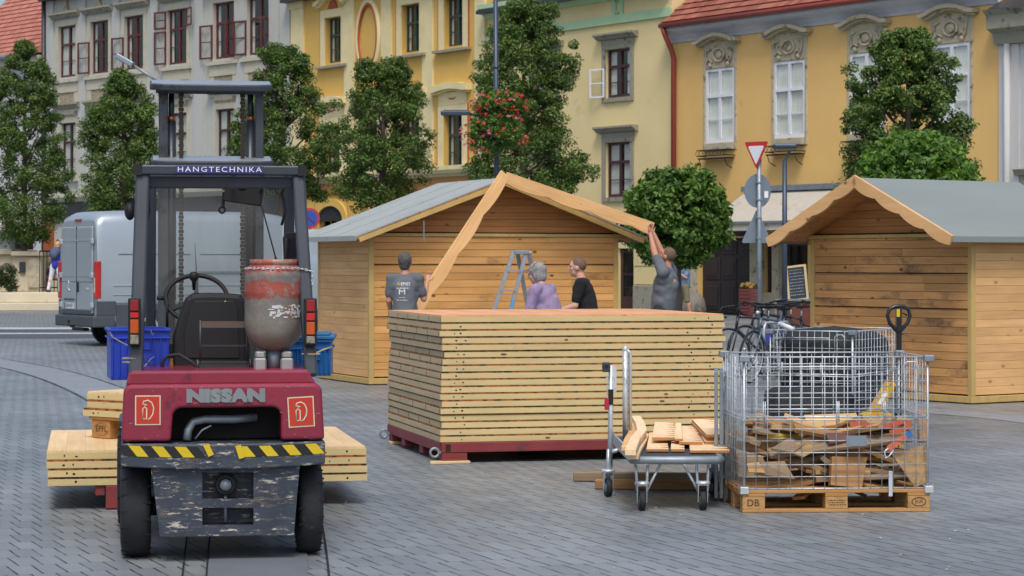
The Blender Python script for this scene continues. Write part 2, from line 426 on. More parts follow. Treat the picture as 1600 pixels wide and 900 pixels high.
# foliage
M['leaf_dark'] = leaf_mat('dark_green_leaves', (.024, .058, .014), (.15, .235, .05), .22)
M['leaf_globe'] = leaf_mat('globe_tree_leaves', (.022, .068, .010), (.15, .26, .045), .2)
M['leaf_bright'] = leaf_mat('bright_green_leaves', (.045, .11, .02), (.17, .30, .05), .3)
M['bark'] = pm('grey_brown_bark', H('5b5047'), .9, var=.3, scale=6, bump=.6, bscale=20)
M['hedge'] = leaf_mat('hedge_leaves', (.014, .03, .01), (.05, .09, .025), .15)
# =====================================================================
# GROUND
# =====================================================================
def paving_mat():
    m, n, b, l = _base('block_paving')
    c = _coord(n, l, 'Object', (1, 1, 1), (0, 0, R(-22)))
    # slight wobble so that the joints are not ruler straight
    wob = n.nodes.new('ShaderNodeTexNoise'); wob.inputs['Scale'].default_value = 1.3; l.new(c, wob.inputs['Vector'])
    vm = n.nodes.new('ShaderNodeVectorMath'); vm.operation = 'MULTIPLY_ADD'
    l.new(wob.outputs['Color'], vm.inputs[0]); vm.inputs[1].default_value = (.03, .03, 0); l.new(c, vm.inputs[2])
    def brick(ms, smooth):
        t = n.nodes.new('ShaderNodeTexBrick'); t.offset = .5; t.offset_frequency = 2
        t.inputs['Scale'].default_value = 1; t.inputs['Brick Width'].default_value = .125; t.inputs['Row Height'].default_value = .345
        t.inputs['Mortar Size'].default_value = ms; t.inputs['Mortar Smooth'].default_value = smooth
        t.inputs['Color1'].default_value = (.88, .88, .88, 1); t.inputs['Color2'].default_value = (1.1, 1.1, 1.1, 1); t.inputs['Mortar'].default_value = (0, 0, 0, 1)
        t.inputs['Bias'].default_value = 0
        l.new(vm.outputs[0], t.inputs['Vector']); return t
    bt = brick(.0022, .2)
    # the lengthwise joints stand open, the cross joints are tight
    sx = n.nodes.new('ShaderNodeSeparateXYZ'); l.new(vm.outputs[0], sx.inputs[0])
    row = _math(n, l, 'FLOOR', _math(n, l, 'DIVIDE', sx.outputs[1], .345))
    par = _math(n, l, 'MULTIPLY', _math(n, l, 'SUBTRACT', 1.0, _math(n, l, 'FLOORED_MODULO', row, 2.0)), .5)
    fx = _math(n, l, 'FRACT', _math(n, l, 'ADD', _math(n, l, 'DIVIDE', sx.outputs[0], .125), par))
    dj = _math(n, l, 'MINIMUM', fx, _math(n, l, 'SUBTRACT', 1.0, fx))
    wide = _math(n, l, 'LESS_THAN', dj, .046)
    big = _noise(n, l, c, .35, 5, .65); med = _noise(n, l, c, 2.2, 6, .7)
    col = _ramp(n, l, big, [(.3, H('6e7679')), (.7, H('8b9296'))])
    col = _mix(n, l, .5, col, _ramp(n, l, med, [(.35, (.8, .78, .78)), (.65, (1.1, 1.1, 1.1))]), 'MULTIPLY')
    fine = _noise(n, l, c, 90, 2)
    col = _mix(n, l, .5, col, _ramp(n, l, fine, [(.3, (.75, .75, .75)), (.7, (1.2, 1.2, 1.2))]), 'MULTIPLY')
    col = _mix(n, l, 1.0, col, bt.outputs['Color'], 'MULTIPLY')
    st = _noise(n, l, c, .8, 9, .78)
    col = _mix(n, l, _ramp(n, l, st, [(.56, (0, 0, 0)), (.70, (.55, .55, .55))]), col, H('474a4e'))
    st2 = _noise(n, l, c, 6, 8, .8)
    col = _mix(n, l, _ramp(n, l, st2, [(.66, (0, 0, 0)), (.72, (.5, .5, .5))]), col, H('a5a6a4'))
    # joints open to different widths
    jn = _noise(n, l, c, 5, 3)
    jf = _mix(n, l, 1.0, _math(n, l, 'MAXIMUM', wide, _math(n, l, 'MULTIPLY', bt.outputs['Fac'], .55)), _ramp(n, l, jn, [(.36, (.12, .12, .12)), (.58, (1, 1, 1))]), 'MULTIPLY')
    col = _mix(n, l, jf, col, (.008, .008, .009))
    l.new(col, b.inputs['Base Color'])
    rg = _ramp(n, l, med, [(.3, (.34, .34, .34)), (.7, (.5, .5, .5))])
    l.new(rg, b.inputs['Roughness']); b.inputs['Specular IOR Level'].default_value = .55
    h = _mix(n, l, bt.outputs['Fac'], _mix(n, l, .3, (1., 1., 1.), fine), (0, 0, 0))
    _bump(n, l, b, h, .5, .006)
    return m
g = MB().bx(-160, 160, -25, 260, -.3, 0); tag(g.build('paving', paving_mat()), kind='structure')
M['smooth_strip'] = pm('smooth_grey_paving', H('858b91'), .45, var=.08, scale=2, dirt=H('646a70'), dirt_at=.6, dscale=3, spec=.5)
M['asphalt'] = pm('dark_asphalt', H('4b5056'), .75, var=.12, scale=30)
M['line_white'] = pm('white_road_line', H('aeb5bb'), .6, var=.08, scale=4)
M['joint_black'] = pm('black_joint', H('1a1b1d'), .9)
def ribbon(pix, wid, z, name, mat, kind='structure', side=0):
    pts = [G(*p) for p in pix]
    sm = []
    for i in range(len(pts)-1):      # catmull-rom
        a, b_, c_, d_ = pts[max(i-1,0)], pts[i], pts[i+1], pts[min(i+2,len(pts)-1)]
        for k in range(8):
            t = k/8; sm.append(.5*((2*b_)+(c_-a)*t+(2*a-5*b_+4*c_-d_)*t*t+(3*b_-a-3*c_+d_)*t**3))
    sm.append(pts[-1]); V = []; Fs = []
    for i, p in enumerate(sm):
        t = (sm[min(i+1,len(sm)-1)]-sm[max(i-1,0)]); t.z = 0; t.normalize(); q = Vector((-t.y, t.x, 0))
        for s_ in (-.5, .5):
            r = p + q*wid*(s_+side); V.append((r.x, r.y, z))
    for i in range(len(sm)-1): Fs.append((2*i, 2*i+1, 2*i+3, 2*i+2))
    o = MB().add(V, Fs).build(name, mat); return tag(o, kind=kind)
strip_px = [(-60, 556), (0, 567), (60, 579), (120, 597), (190, 628), (240, 672)]
ribbon(strip_px, .66, .004, 'path_strip', M['smooth_strip'])
ribbon(strip_px, .014, .0065, 'path_joint', M['joint_black'], side=26)
ribbon(strip_px, .014, .0065, 'path_joint', M['joint_black'], side=-26)
ribbon([(1380, 636), (1460, 643), (1530, 649), (1600, 656), (1700, 669)], .55, .004, 'path_strip', M['smooth_strip'])
# slot drain with its steel cover plate under the truck
def gquad(px4, z, name, mat, kind='structure'):
    V = [tuple(G(*p).xy) + (z,) for p in px4]
    return tag(MB().add(V, [tuple(range(len(V)))]).build(name, mat), kind=kind)
gquad([(322, 905), (480, 905), (480, 858), (330, 858)], .010, 'drain_cover_path', pm('steel_plate', H('808890'), .4, .3, var=.07, scale=5))
ribbon([(284, 912), (291, 850), (300, 790)], .010, .011, 'drain_joint_path', M['joint_black'])
ribbon([(322, 912), (327, 850), (335, 790)], .010, .011, 'drain_joint_path', M['joint_black'])
ribbon([(515, 912), (508, 850), (498, 790)], .012, .011, 'drain_joint_path', M['joint_black'])
# road on the left with its edge lines
def band(y0, y1, x1, z, name, mat):
    V = [tuple(G(-500, y0+2).xy)+(z,), tuple(G(-500, y1+2).xy)+(z,), tuple(G(x1, y1).xy)+(z,), tuple(G(x1, y0).xy)+(z,)]
    return tag(MB().add(V, [(0,1,2,3)]).build(name, mat), kind='structure')
band(512, 528, 560, .004, 'road', M['asphalt'])
band(511, 514, 560, .008, 'road_marking', M['line_white'])
band(519.5, 521.5, 560, .008, 'road_marking', M['line_white'])
# small litter on the paving
random.seed(4)
lt = MB()
for i in range(46):
    px, py = random.uniform(520, 1590), random.uniform(740, 898); p = G(px, py); r = random.uniform(.004, .011)
    lt.ell((p.x, p.y, r*.4), (r, r*random.uniform(.5, 1), r*.4), n=6, m=4)
tag(lt.build('litter', pm('pale_litter', H('b7b6b0'), .8)), 'tiny pale crumbs of litter scattered on the dark paving', 'litter', kind='stuff')

# =====================================================================
# FACADES
# =====================================================================
class Fac:
    def __init__(s, vpx, k, px0, name, label, cat='building'):
        s.vpx, s.k = vpx, k
        Z0 = k/(px0-vpx); s.O = Vector(((px0-800)/F*Z0, Z0, 0))
        s.d = Vector((-(vpx-800)/F, -1, 0)).normalized()
        s.root = thing(name, label, cat, s.O, math.atan2(s.d.y, s.d.x))
    def u(s, px):
        Z = s.k/(px-s.vpx); return (Vector(((px-800)/F*Z, Z, 0))-s.O).dot(s.d)
    def z(s, px, py): return HC-(py-HZ)*(s.k/(px-s.vpx))/F
def wall_holes(mb, u0, u1, z0, z1, holes, rec=.25, mi=0, rmi=None):
    us = sorted({u0, u1, *[h[0] for h in holes], *[h[1] for h in holes]}); zs = sorted({z0, z1, *[h[2] for h in holes], *[h[3] for h in holes]})
    us = [u for u in us if u0 <= u <= u1]; zs = [z for z in zs if z0 <= z <= z1]
    for i in range(len(us)-1):
        for j in range(len(zs)-1):
            cu, cz = (us[i]+us[i+1])/2, (zs[j]+zs[j+1])/2
            if any(h[0] < cu < h[1] and h[2] < cz < h[3] for h in holes): continue
            mb.add([(us[i],0,zs[j]),(us[i+1],0,zs[j]),(us[i+1],0,zs[j+1]),(us[i],0,zs[j+1])], [(0,1,2,3)], mi)
    r = mi if rmi is None else rmi
    for a, b, c, d in holes:
        for q in ([(a,0,c),(a,0,d),(a,rec,d),(a,rec,c)], [(b,0,c),(b,0,d),(b,rec,d),(b,rec,c)], [(a,0,d),(b,0,d),(b,rec,d),(a,rec,d)], [(a,0,c),(b,0,c),(b,rec,c),(a,rec,c)]):
            mb.add(q, [(0,1,2,3)], r)
def shell(f, u0, u1, H_, mats, holes, depth=9, roof=None, ridge=2.5, over=.5):
    wb = MB(); wall_holes(wb, u0, u1, 0, H_, holes, .3)
    wb.add([(u0,0,0),(u0,depth,0),(u0,depth,H_),(u0,0,H_)], [(0,1,2,3)])
    wb.add([(u1,0,0),(u1,depth,0),(u1,depth,H_),(u1,0,H_)], [(0,1,2,3)])
    wb.add([(u0,depth,0),(u1,depth,0),(u1,depth,H_),(u0,depth,H_)], [(0,1,2,3)])
    wb.build('wall', mats, f.root, fix=False)
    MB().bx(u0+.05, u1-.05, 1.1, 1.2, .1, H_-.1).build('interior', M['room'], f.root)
    if roof is not None:
        rb = MB()
        rb.prism([(-over, H_+.02), (depth/2, H_+ridge), (depth+over, H_+.02), (depth+over, H_-.1), (-over, H_-.1)], u0-.02, u1+.02, 'yz')
        return rb.build('roof', roof, f.root)
def window(f, u0, u1, z0, z1, fm, rec=.14, cols=2, transom=.38, bars=1, cur=.5, bar=.055, opened=(), cur_mat=None, grid=None):
    w_, h_ = u1-u0, z1-z0; mb = MB(); y0, y1 = rec, rec+.06
    b = bar
    for q in ((u0, u0+b, z0, z1), (u1-b, u1, z0, z1), (u0+b, u1-b, z0, z0+b*1.3), (u0+b, u1-b, z1-b, z1)): mb.bx(q[0], q[1], y0, y1, q[2], q[3])
    zt = z1-h_*transom
    mb.bx(u0+b, u1-b, y0-.02, y1, zt-b*.6, zt+b*.6)
    cx = (u0+u1)/2
    mb.bx(cx-b*.7, cx+b*.7, y0-.01, y1-.005, z0+b*1.3, zt-b*.6); mb.bx(cx-b*.7, cx+b*.7, y0-.01, y1-.005, zt+b*.6, z1-b)
    for i in range(bars):
        z = z0+(zt-z0)*(i+1)/(bars+1); mb.bx(u0+b, cx-b*.7, y0+.012, y1-.012, z-.014, z+.014); mb.bx(cx+b*.7, u1-b, y0+.012, y1-.012, z-.014, z+.014)
    wo = mb.build('window', fm, f.root)
    MB().add([(u0+.01, y1-.02, z0+.01), (u1-.01, y1-.02, z0+.01), (u1-.01, y1-.02, z1-.01), (u0+.01, y1-.02, z1-.01)], [(0,1,2,3)]).build('pane', M['pane'], wo, fix=False)
    if cur > 0:
        c = MB()
        for a, e in ((u0+b, u0+b+w_*cur*.5), (u1-b-w_*cur*.5, u1-b)):
            N = max(6, int((e-a)/.05)); V = []; Fs = []
            for i in range(N+1):
                x = a+(e-a)*i/N; y = y1+.012+.02*(i % 2); V += [(x, y, z0+.04), (x, y, z1-.04)]
            for i in range(N): Fs.append((2*i, 2*i+2, 2*i+3, 2*i+1))
            c.add(V, Fs, 0, True)
        c.build('curtain', cur_mat or M['curtain'], wo)
    for (side, za, zb, ang) in opened:       # casement swung out
        cw = w_/2-.02; s = MB()
        for q in ((0, .085, 0, zb-za), (cw-.085, cw, 0, zb-za), (.085, cw-.085, 0, .075), (.085, cw-.085, zb-za-.075, zb-za), (.085, cw-.085, (zb-za)*.5-.02, (zb-za)*.5+.02)):
            s.bx(q[0], q[1], -.02, .02, q[2], q[3])
        s.add([(.04, 0, .04), (cw-.04, 0, .04), (cw-.04, 0, zb-za-.04), (.04, 0, zb-za-.04)], [(0,1,2,3)], 1)
        a = R(ang)
        o = s.build('casement', [fm, M['pane_open']], wo)
        if side < 0: o.location = (u0, -.075, za); o.rotation_euler = (0, 0, PI+a)
        else: o.location = (u1, -.075, za); o.rotation_euler = (0, 0, -a)
    return wo
def bracket_hood(f, wo, cu, hw, z, mat, rise=.18, h=.16, out=.22):
    """segmental stone hood with flat ends"""
    top = []; N = 16
    for i in range(N+1):
        t = -1+2*i/N; top.append((cu+t*hw, z+h+rise*max(0, math.cos(min(1, abs(t)/.8)*PI/2))**.8))
    bot = [(x, zz-h) for x, zz in top]
    o = MB().prism(top+bot[::-1], -out, .01).build('hood', mat, wo)
    top2 = [(cu+(x-cu)*.93, zz-h+.001) for x, zz in top]; b2 = [(x, zz-.07) for x, zz in top2]
    MB().prism(top2+b2[::-1], -out*.6, .01).build('hood_molding', mat, wo)
    return o

# ---- right: ochre building with red tiled roof -------------------------------------------------
VP, K = -1750., 205200.
B = Fac(VP, K, 1052, 'townhouse', 'ochre two-storey house with white windows under stone hoods and red tiled roof')
ue = B.u(1562); hs = []
zt0, zb0 = B.z(1125, 107), B.z(1125, 222)
wc = [1125, 1233.5, 1354, 1487]
for c in wc:
    u = B.u(c); hs.append((u-.67, u+.67, zb0, zt0))
gate = (B.u(1091), B.u(1178), 0, B.z(1130, 372)); shop = (B.u(1196), B.u(1262), .7, B.z(1225, 378)); shop1 = (B.u(1192), B.u(1205), .7, 2.7)
ph = [(B.u(1280), B.u(1360), .7, 2.8), (B.u(1400), B.u(1480), .7, 2.8)]
EH = B.z(1060, 42)
shell(B, 0, ue, EH, M['yellow_b'], hs+[gate, shop]+ph, roof=None)
for c, h in zip(wc, hs):
    wo = window(B, h[0], h[1], h[2], h[3], M['white_frame'], rec=.0, cols=2, transom=.37, bars=1, cur=.96, bar=.08, cur_mat=pm('pale_curtain', H('eeeee4'), .9, var=.08, scale=5, stretch=(6, 1, .4)))
    u = (h[0]+h[1])/2
    s = MB()
    s.bx(u-.80, u-.675, -.03, .02, h[2]-.25, h[3]+.85); s.bx(u+.675, u+.80, -.03, .02, h[2]-.25, h[3]+.85)
    s.bx(u-.674, u+.674, -.03, .02, h[3]+.01, h[3]+.85); s.bx(u-.674, u+.674, -.10, .02, h[2]-.25, h[2]-.01)
    s.build('surround', M['stone'], wo, bevel=.02)
    k = MB(); k.ring((u, -.06, h[3]+.42), .26, .035, 'y', n=20, m=6, rb=.20); k.ell((u, -.05, h[3]+.42), (.15, .05, .12))
    for sg in (-1, 1):
        k.tube([(u+sg*.30, -.06, h[3]+.20), (u+sg*.45, -.07, h[3]+.30), (u+sg*.55, -.07, h[3]+.18), (u+sg*.62, -.06, h[3]+.55), (u+sg*.42, -.06, h[3]+.62)], .03, n=6)
        k.ell((u+sg*.42, -.05, h[3]+.12), (.09, .05, .08))
    k.build('carved_ornament', M['stone'], wo)
    bracket_hood(B, wo, u, 1.02, h[3]+.78, M['stone'], rise=.20, h=.11, out=.30)
for i, c in enumerate(wc[:3]):
    u = B.u(c); t = MB(); z = zb0-.55
    t.bx(u-.68, u+.68, -.34, -.02, z+.02, z+.06)
    for zz in (z+.12, z+.30): t.beam((u-.7, -.35, zz), (u+.7, -.35, zz), .025, .025); t.beam((u-.7, -.35, zz), (u-.7, 0, zz), .025, .025); t.beam((u+.7, -.35, zz), (u+.7, 0, zz), .025, .025)
    for j in range(9): x = u-.68+1.36*j/8; t.ring((x if j < 8 else x-.05, -.35, z+.2), .07, .009, 'y', n=10, m=4)
    for sg in (-1, 1): t.tube([(u+sg*.6, -.34, z+.02), (u+sg*.62, -.25, z-.18), (u+sg*.6, -.03, z-.28)], .015, n=5)
    tag(t.build('flower_box_bracket', M['iron']), ['black wrought iron flower box under the leftmost white window of the ochre house', 'black wrought iron flower box under the second white window, behind the lamp', 'black wrought iron flower box under the third white window, half behind the tree'][i], 'flower box rail', 'iron flower boxes under the white windows')
    o = bpy.context.scene.objects[-1] if False else None
for o in [x for x in COL.objects if x.name.startswith('flower_box_bracket')]:
    o.location = B.O; o.rotation_euler = B.root.rotation_euler
cn = MB(); cn.prism([(0, EH-.50), (-.05, EH-.50), (-.08, EH-.42), (-.18, EH-.3), (-.36, EH-.18), (-.42, EH-.12), (-.42, EH), (0, EH)], 0, ue, 'yz')
cn.build('cornice', pm('pale_grey_cornice', H('b9bdc6'), .8, var=.06, dirt=H('9d9a90'), dirt_at=.66, dscale=1.5), B.root)
gt = MB(); gt.tube([(-.05, -.5, EH+.02), (ue, -.5, EH+.02)], .085, n=10); gt.build('gutter', M['red_gutter'], B.root)
def tile_mat(name, a, b_, sz=.3):
    m, n, b, l = _base(name); c = _coord(n, l, 'Object')
    mm = n.nodes.new('ShaderNodeMapping'); l.new(c, mm.inputs[0]); mm.inputs['Rotation'].default_value = (0, 0, 0)
    gi = n.nodes.new('ShaderNodeNewGeometry')
    f = _math(n, l, 'ADD', _math(n, l, 'MULTIPLY', gi.outputs['Random Per Island'], .6), _math(n, l, 'MULTIPLY', _noise(n, l, c, 3, 5), .5))
    l.new(_ramp(n, l, f, [(.2, a), (.85, b_)]), b.inputs['Base Color']); b.inputs['Roughness'].default_value = .8; return m
M['tile_red'] = tile_mat('red_clay_tiles', H('7e4436'), H('a56552'))
def tiled_roof(f, u0, u1, zE, run, pitch, out=.5, tw=.24, th=.34, mat=None, name='roof'):
    mb = MB(); sl = Vector((0, math.cos(R(pitch)), math.sin(R(pitch)))); nn = Vector((0, -math.sin(R(pitch)), math.cos(R(pitch))))
    rows = int(run/th); o = Vector((0, -out, zE+.1))
    for r in range(rows):
        n_ = int((u1-u0)/tw)
        for i in range(n_):
            x = u0+(i+(.5 if r % 2 else 0))*tw
            if x+tw > u1+.01: continue
            a = o+sl*(r*th)+nn*.05; b_ = a+sl*(th*1.1)-nn*.045
            V = []
            for q, dn in ((a, 0), (b_, 0)):
                V += [Vector((x+.006, q.y, q.z)), Vector((x+tw-.006, q.y, q.z))]
            t = nn*.02
            Vs = [V[0], V[1], V[3], V[2], V[0]-t, V[1]-t, V[3]-t, V[2]-t]
            mb.add(Vs, [(0,1,2,3), (4,7,6,5), (0,4,5,1), (1,5,6,2), (3,2,6,7), (0,3,7,4)])
    A = o; Bq = o+sl*run
    mb.add([(u0, A.y, A.z), (u1, A.y, A.z), (u1, Bq.y, Bq.z), (u0, Bq.y, Bq.z)], [(0,1,2,3)])
    mb.add([(u0, A.y, A.z-.03), (u1, A.y, A.z-.03), (u1, Bq.y*2+1, A.z-.03), (u0, Bq.y*2+1, A.z-.03)], [(0,1,2,3)])
    mb.add([(u0, Bq.y, Bq.z), (u1, Bq.y, Bq.z), (u1, Bq.y*2+1, A.z), (u0, Bq.y*2+1, A.z)], [(0,1,2,3)])
    for uu in (u0, u1): mb.add([(uu, A.y, A.z), (uu, Bq.y, Bq.z), (uu, Bq.y*2+1, A.z)], [(0,1,2)])
    return mb.build(name, mat or M['tile_red'], f.root, fix=False)
tiled_roof(B, 0, ue, EH, 3.0, 38)
dp = MB(); ud = B.u(1057)
dp.tube([(.05, -.5, EH), (.12, -.45, EH-.25), (ud, -.2, EH-.75), (ud, -.12, EH-1.0), (ud, -.12, .3)], .085, n=10)
dp.build('drainpipe', M['red_gutter'], B.root)
# gate, arch keystone, shop
gm = MB(); y = .16; u0, u1, z1 = gate[0], gate[1], gate[3]
gm.bx(u0+.02, u1-.02, y, y+.06, .02, z1-.02)
for i in range(3):
    a = u0+.12+(u1-u0-.24)*i/3+.05; b_ = u0+.12+(u1-u0-.24)*(i+1)/3-.05
    for zz0, zz1 in ((.15, z1*.42), (z1*.46, z1*.74), (z1*.79, z1*.95)):
        gm.bx(a, b_, y-.03, y, zz0, zz1); gm.bx(a+.1, b_-.1, y-.055, y-.03, zz0+.1, zz1-.1)
gm.build('gate', M['door_wood'], B.root, bevel=.012)
ar = MB(); cu = (u0+u1)/2; rad = (u1-u0)/2+.15
pts = [(cu+rad*math.cos(a)*1.0, z1+.05+rad*.55*math.sin(a)) for a in [PI*i/16 for i in range(17)]]; pin = [(cu+(rad-.25)*math.cos(a), z1+.05+(rad-.25)*.5*math.sin(a)) for a in [PI*i/16 for i in range(17)]]
ar.prism(pts+pin[::-1], -.08, .02); ar.bx(u0-.32, u0-.02, -.08, .02, 0, z1+.05); ar.bx(u1+.02, u1+.30, -.08, .02, 0, z1+.05)
ar.build('gate_surround', M['stone'], B.root)
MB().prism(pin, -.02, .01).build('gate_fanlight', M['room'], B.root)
ba = MB(); ba.bx(0, u0-.33, -.06, 0, 0, .8); ba.bx(u1+.31, ue, -.06, 0, 0, .69); ba.build('plinth', M['stone'], B.root, bevel=.01)
for q in [shop]+ph:
    sh = MB(); sh.bx(q[0], q[0]+.12, .1, .18, q[2], q[3]); sh.bx(q[1]-.12, q[1], .1, .18, q[2], q[3]); sh.bx(q[0]+.12, q[1]-.12, .1, .18, q[3]-.12, q[3]); c_ = (q[0]+q[1])/2; sh.bx(c_-.05, c_+.05, .1, .18, q[2], q[3]-.12)
    wo = sh.build('shop_window', M['door_wood'], B.root); MB().add([(q[0], .15, q[2]), (q[1], .15, q[2]), (q[1], .15, q[3]), (q[0], .15, q[3])], [(0,1,2,3)]).build('pane', M['pane'], wo)
pl = MB(); pl.bx(shop[0]-.55, shop[0]-.02, -.16, 0, 0, 2.95); pl.bx(shop[0]+.45, shop[0]+.75, -.16, 0.2, 0, 2.95); pl.build('shop_pilaster', M['stone'], B.root, bevel=.01)
# awning
aw = thing('awning', 'beige cloth awning over the shop beside the dark gate', 'awning', B.O, math.atan2(B.d.y, B.d.x))
a0, a1 = B.u(1170), B.u(1330); zt = B.z(1180, 300)
mb = MB(); N = 14
for i in range(N):
    x0 = a0+(a1-a0)*i/N; x1 = a0+(a1-a0)*(i+1)/N
    mb.add([(x0,-.15,zt),(x1,-.15,zt),(x1,-1.6,zt-.95),(x0,-1.6,zt-.95),(x0,-1.62,zt-1.2),(x1,-1.62,zt-1.2)], [(0,1,2,3),(3,2,5,4)])
mb.add([(a0,-.15,zt),(a0,-1.6,zt-.95),(a0,-1.62,zt-1.2),(a0,-.15,zt-1.2)], [(0,1,2,3)])
c_ = mb.build('canopy', M['awning'], aw, fix=False)
MB().bx(a0-.05, a1+.05, -.28, -.02, zt, zt+.16).bx(a0, a1, -1.66, -1.62, zt-1.0, zt-.93).build('cassette', M['galv_dull'], aw)

# ---- pale yellow house --------------------------------------------------------------------------
C3 = Fac(VP, K, 762, 'townhouse', 'pale yellow three-storey house with mint green cornice and brown windows')
e3 = C3.u(1050); hs = []; wl = []
for pxs in (966, 852):
    for (t_, b_) in ((76, 152), (222, 308)):
        u = C3.u(pxs); zt_, zb_ = C3.z(966, t_), C3.z(966, b_); hs.append((u-.66, u+.66, zb_, zt_)); wl.append((pxs, t_))
dr = (C3.u(966), C3.u(990), 0, C3.z(975, 388)); hs2 = hs+[dr]
H3 = C3.z(950, -10)
shell(C3, 0, e3, H3, M['pale_yellow'], hs2, roof=M['dark_zinc'])
for (pxs, t_), h in zip(wl, hs):
    op = ((-1, h[2]+.08, h[2]+(h[3]-h[2])*.62, 8),) if (t_ == 76 and pxs == 966) else ()
    wo = window(C3, h[0], h[1], h[2], h[3], M['brown_frame'], rec=.10, transom=.36, bars=1, cur=.7 if not op else .45, bar=.08)
    if op:
        s = MB(); cw = .62; hh = (h[3]-h[2])*.6
        for q in ((0, .05, 0, hh), (cw-.05, cw, 0, hh), (.05, cw-.05, 0, .05), (.05, cw-.05, hh-.05, hh), (.05, cw-.05, hh*.5-.018, hh*.5+.018)): s.bx(q[0], q[1], -.02, .02, q[2], q[3])
        s.add([(.04, 0, .04), (cw-.04, 0, .04), (cw-.04, 0, hh-.04), (.04, 0, hh-.04)], [(0,1,2,3)], 1)
        o = s.build('casement', [M['white_frame'], M['pane_open']], wo); o.location = (h[0], -.08, h[2]+.03); o.rotation_euler = (0, 0, PI+R(12))
    u = (h[0]+h[1])/2; s = MB()
    s.bx(u-.84, u-.665, -.05, .02, h[2]-.14, h[3]+.14); s.bx(u+.665, u+.84, -.05, .02, h[2]-.14, h[3]+.14); s.bx(u-.664, u+.664, -.05, .02, h[3]+.005, h[3]+.14); s.bx(u-.664, u+.664, -.08, .02, h[2]-.14, h[2]-.005)
    s.bx(u-.86, u+.86, -.045, .02, h[3]+.145, h[3]+.32)
    s.build('surround', M['hood_stone'], wo)
    MB().prism([(0, h[3]+.33), (-.10, h[3]+.33), (-.2, h[3]+.42), (-.28, h[3]+.46), (-.28, h[3]+.52), (0, h[3]+.52)], u-1.06, u+1.06, 'yz').build('hood', M['hood_stone'], wo)
fz = C3.z(1000, 32)
mc = MB(); mc.prism([(0, fz), (-.08, fz), (-.08, fz+.28), (0, fz+.28)], 0, e3, 'yz'); mc.prism([(0, fz+.78), (-.1, fz+.78), (-.35, fz+1.05), (-.45, fz+1.1), (-.45, fz+1.25), (0, fz+1.25)], 0, e3, 'yz')
for px in (966, 860): u = C3.u(px); mc.bx(u-.3, u-.12, -.06, 0, fz+.28, fz+.78); mc.bx(u+.12, u+.3, -.06, 0, fz+.28, fz+.78); mc.ring((u, -.03, fz+.53), .11, .03, 'y', n=14, m=5, rb=.2)
mc.build('cornice', M['mint'], C3.root)
gr = MB()
for zz in (.9, 1.5, 2.1, 2.7): gr.bx(C3.u(992), e3, -.012, .0, zz-.012, zz+.012)
gr.bx(0, dr[0]-.02, -.04, 0, 0, .8); gr.bx(dr[1]+.02, e3, -.05, 0, 0, .85); gr.build('plinth', M['hood_stone'], C3.root)
dm = MB(); u0, u1, z1 = dr[0], dr[1], dr[3]
for q in ((u0, u0+.14, 0, z1), (u1-.14, u1, 0, z1), (u0+.14, u1-.14, 0, .5), (u0+.14, u1-.14, z1-.16, z1), (u0+.14, u1-.14, 1.2, 1.26)): dm.bx(q[0], q[1], .1, .18, q[2], q[3])
do = dm.build('door', M['brown_frame'], C3.root)
la = MB()
for i in range(-8, 16):
    x = u0+.14+i*.13
    for sg in (1, -1):
        a = (x, .5) if sg > 0 else (x, 2.4); b_ = (x+.95, 2.4) if sg > 0 else (x+.95, .5)
        # clip to door
        lo, hi = u0+.14, u1-.14
        t0 = max(0, (lo-a[0])/.95); t1 = min(1, (hi-a[0])/.95)
        if t1 <= t0: continue
        p = (a[0]+.95*t0, .10, a[1]+(b_[1]-a[1])*t0); q = (a[0]+.95*t1, .10, a[1]+(b_[1]-a[1])*t1); la.beam(p, q, .014, .014)
la.build('lattice', M['iron'], do)
MB().add([(u0+.1, .15, .5), (u1-.1, .15, .5), (u1-.1, .15, z1-.1), (u0+.1, .15, z1-.1)], [(0,1,2,3)]).build('pane', M['pane'], do)

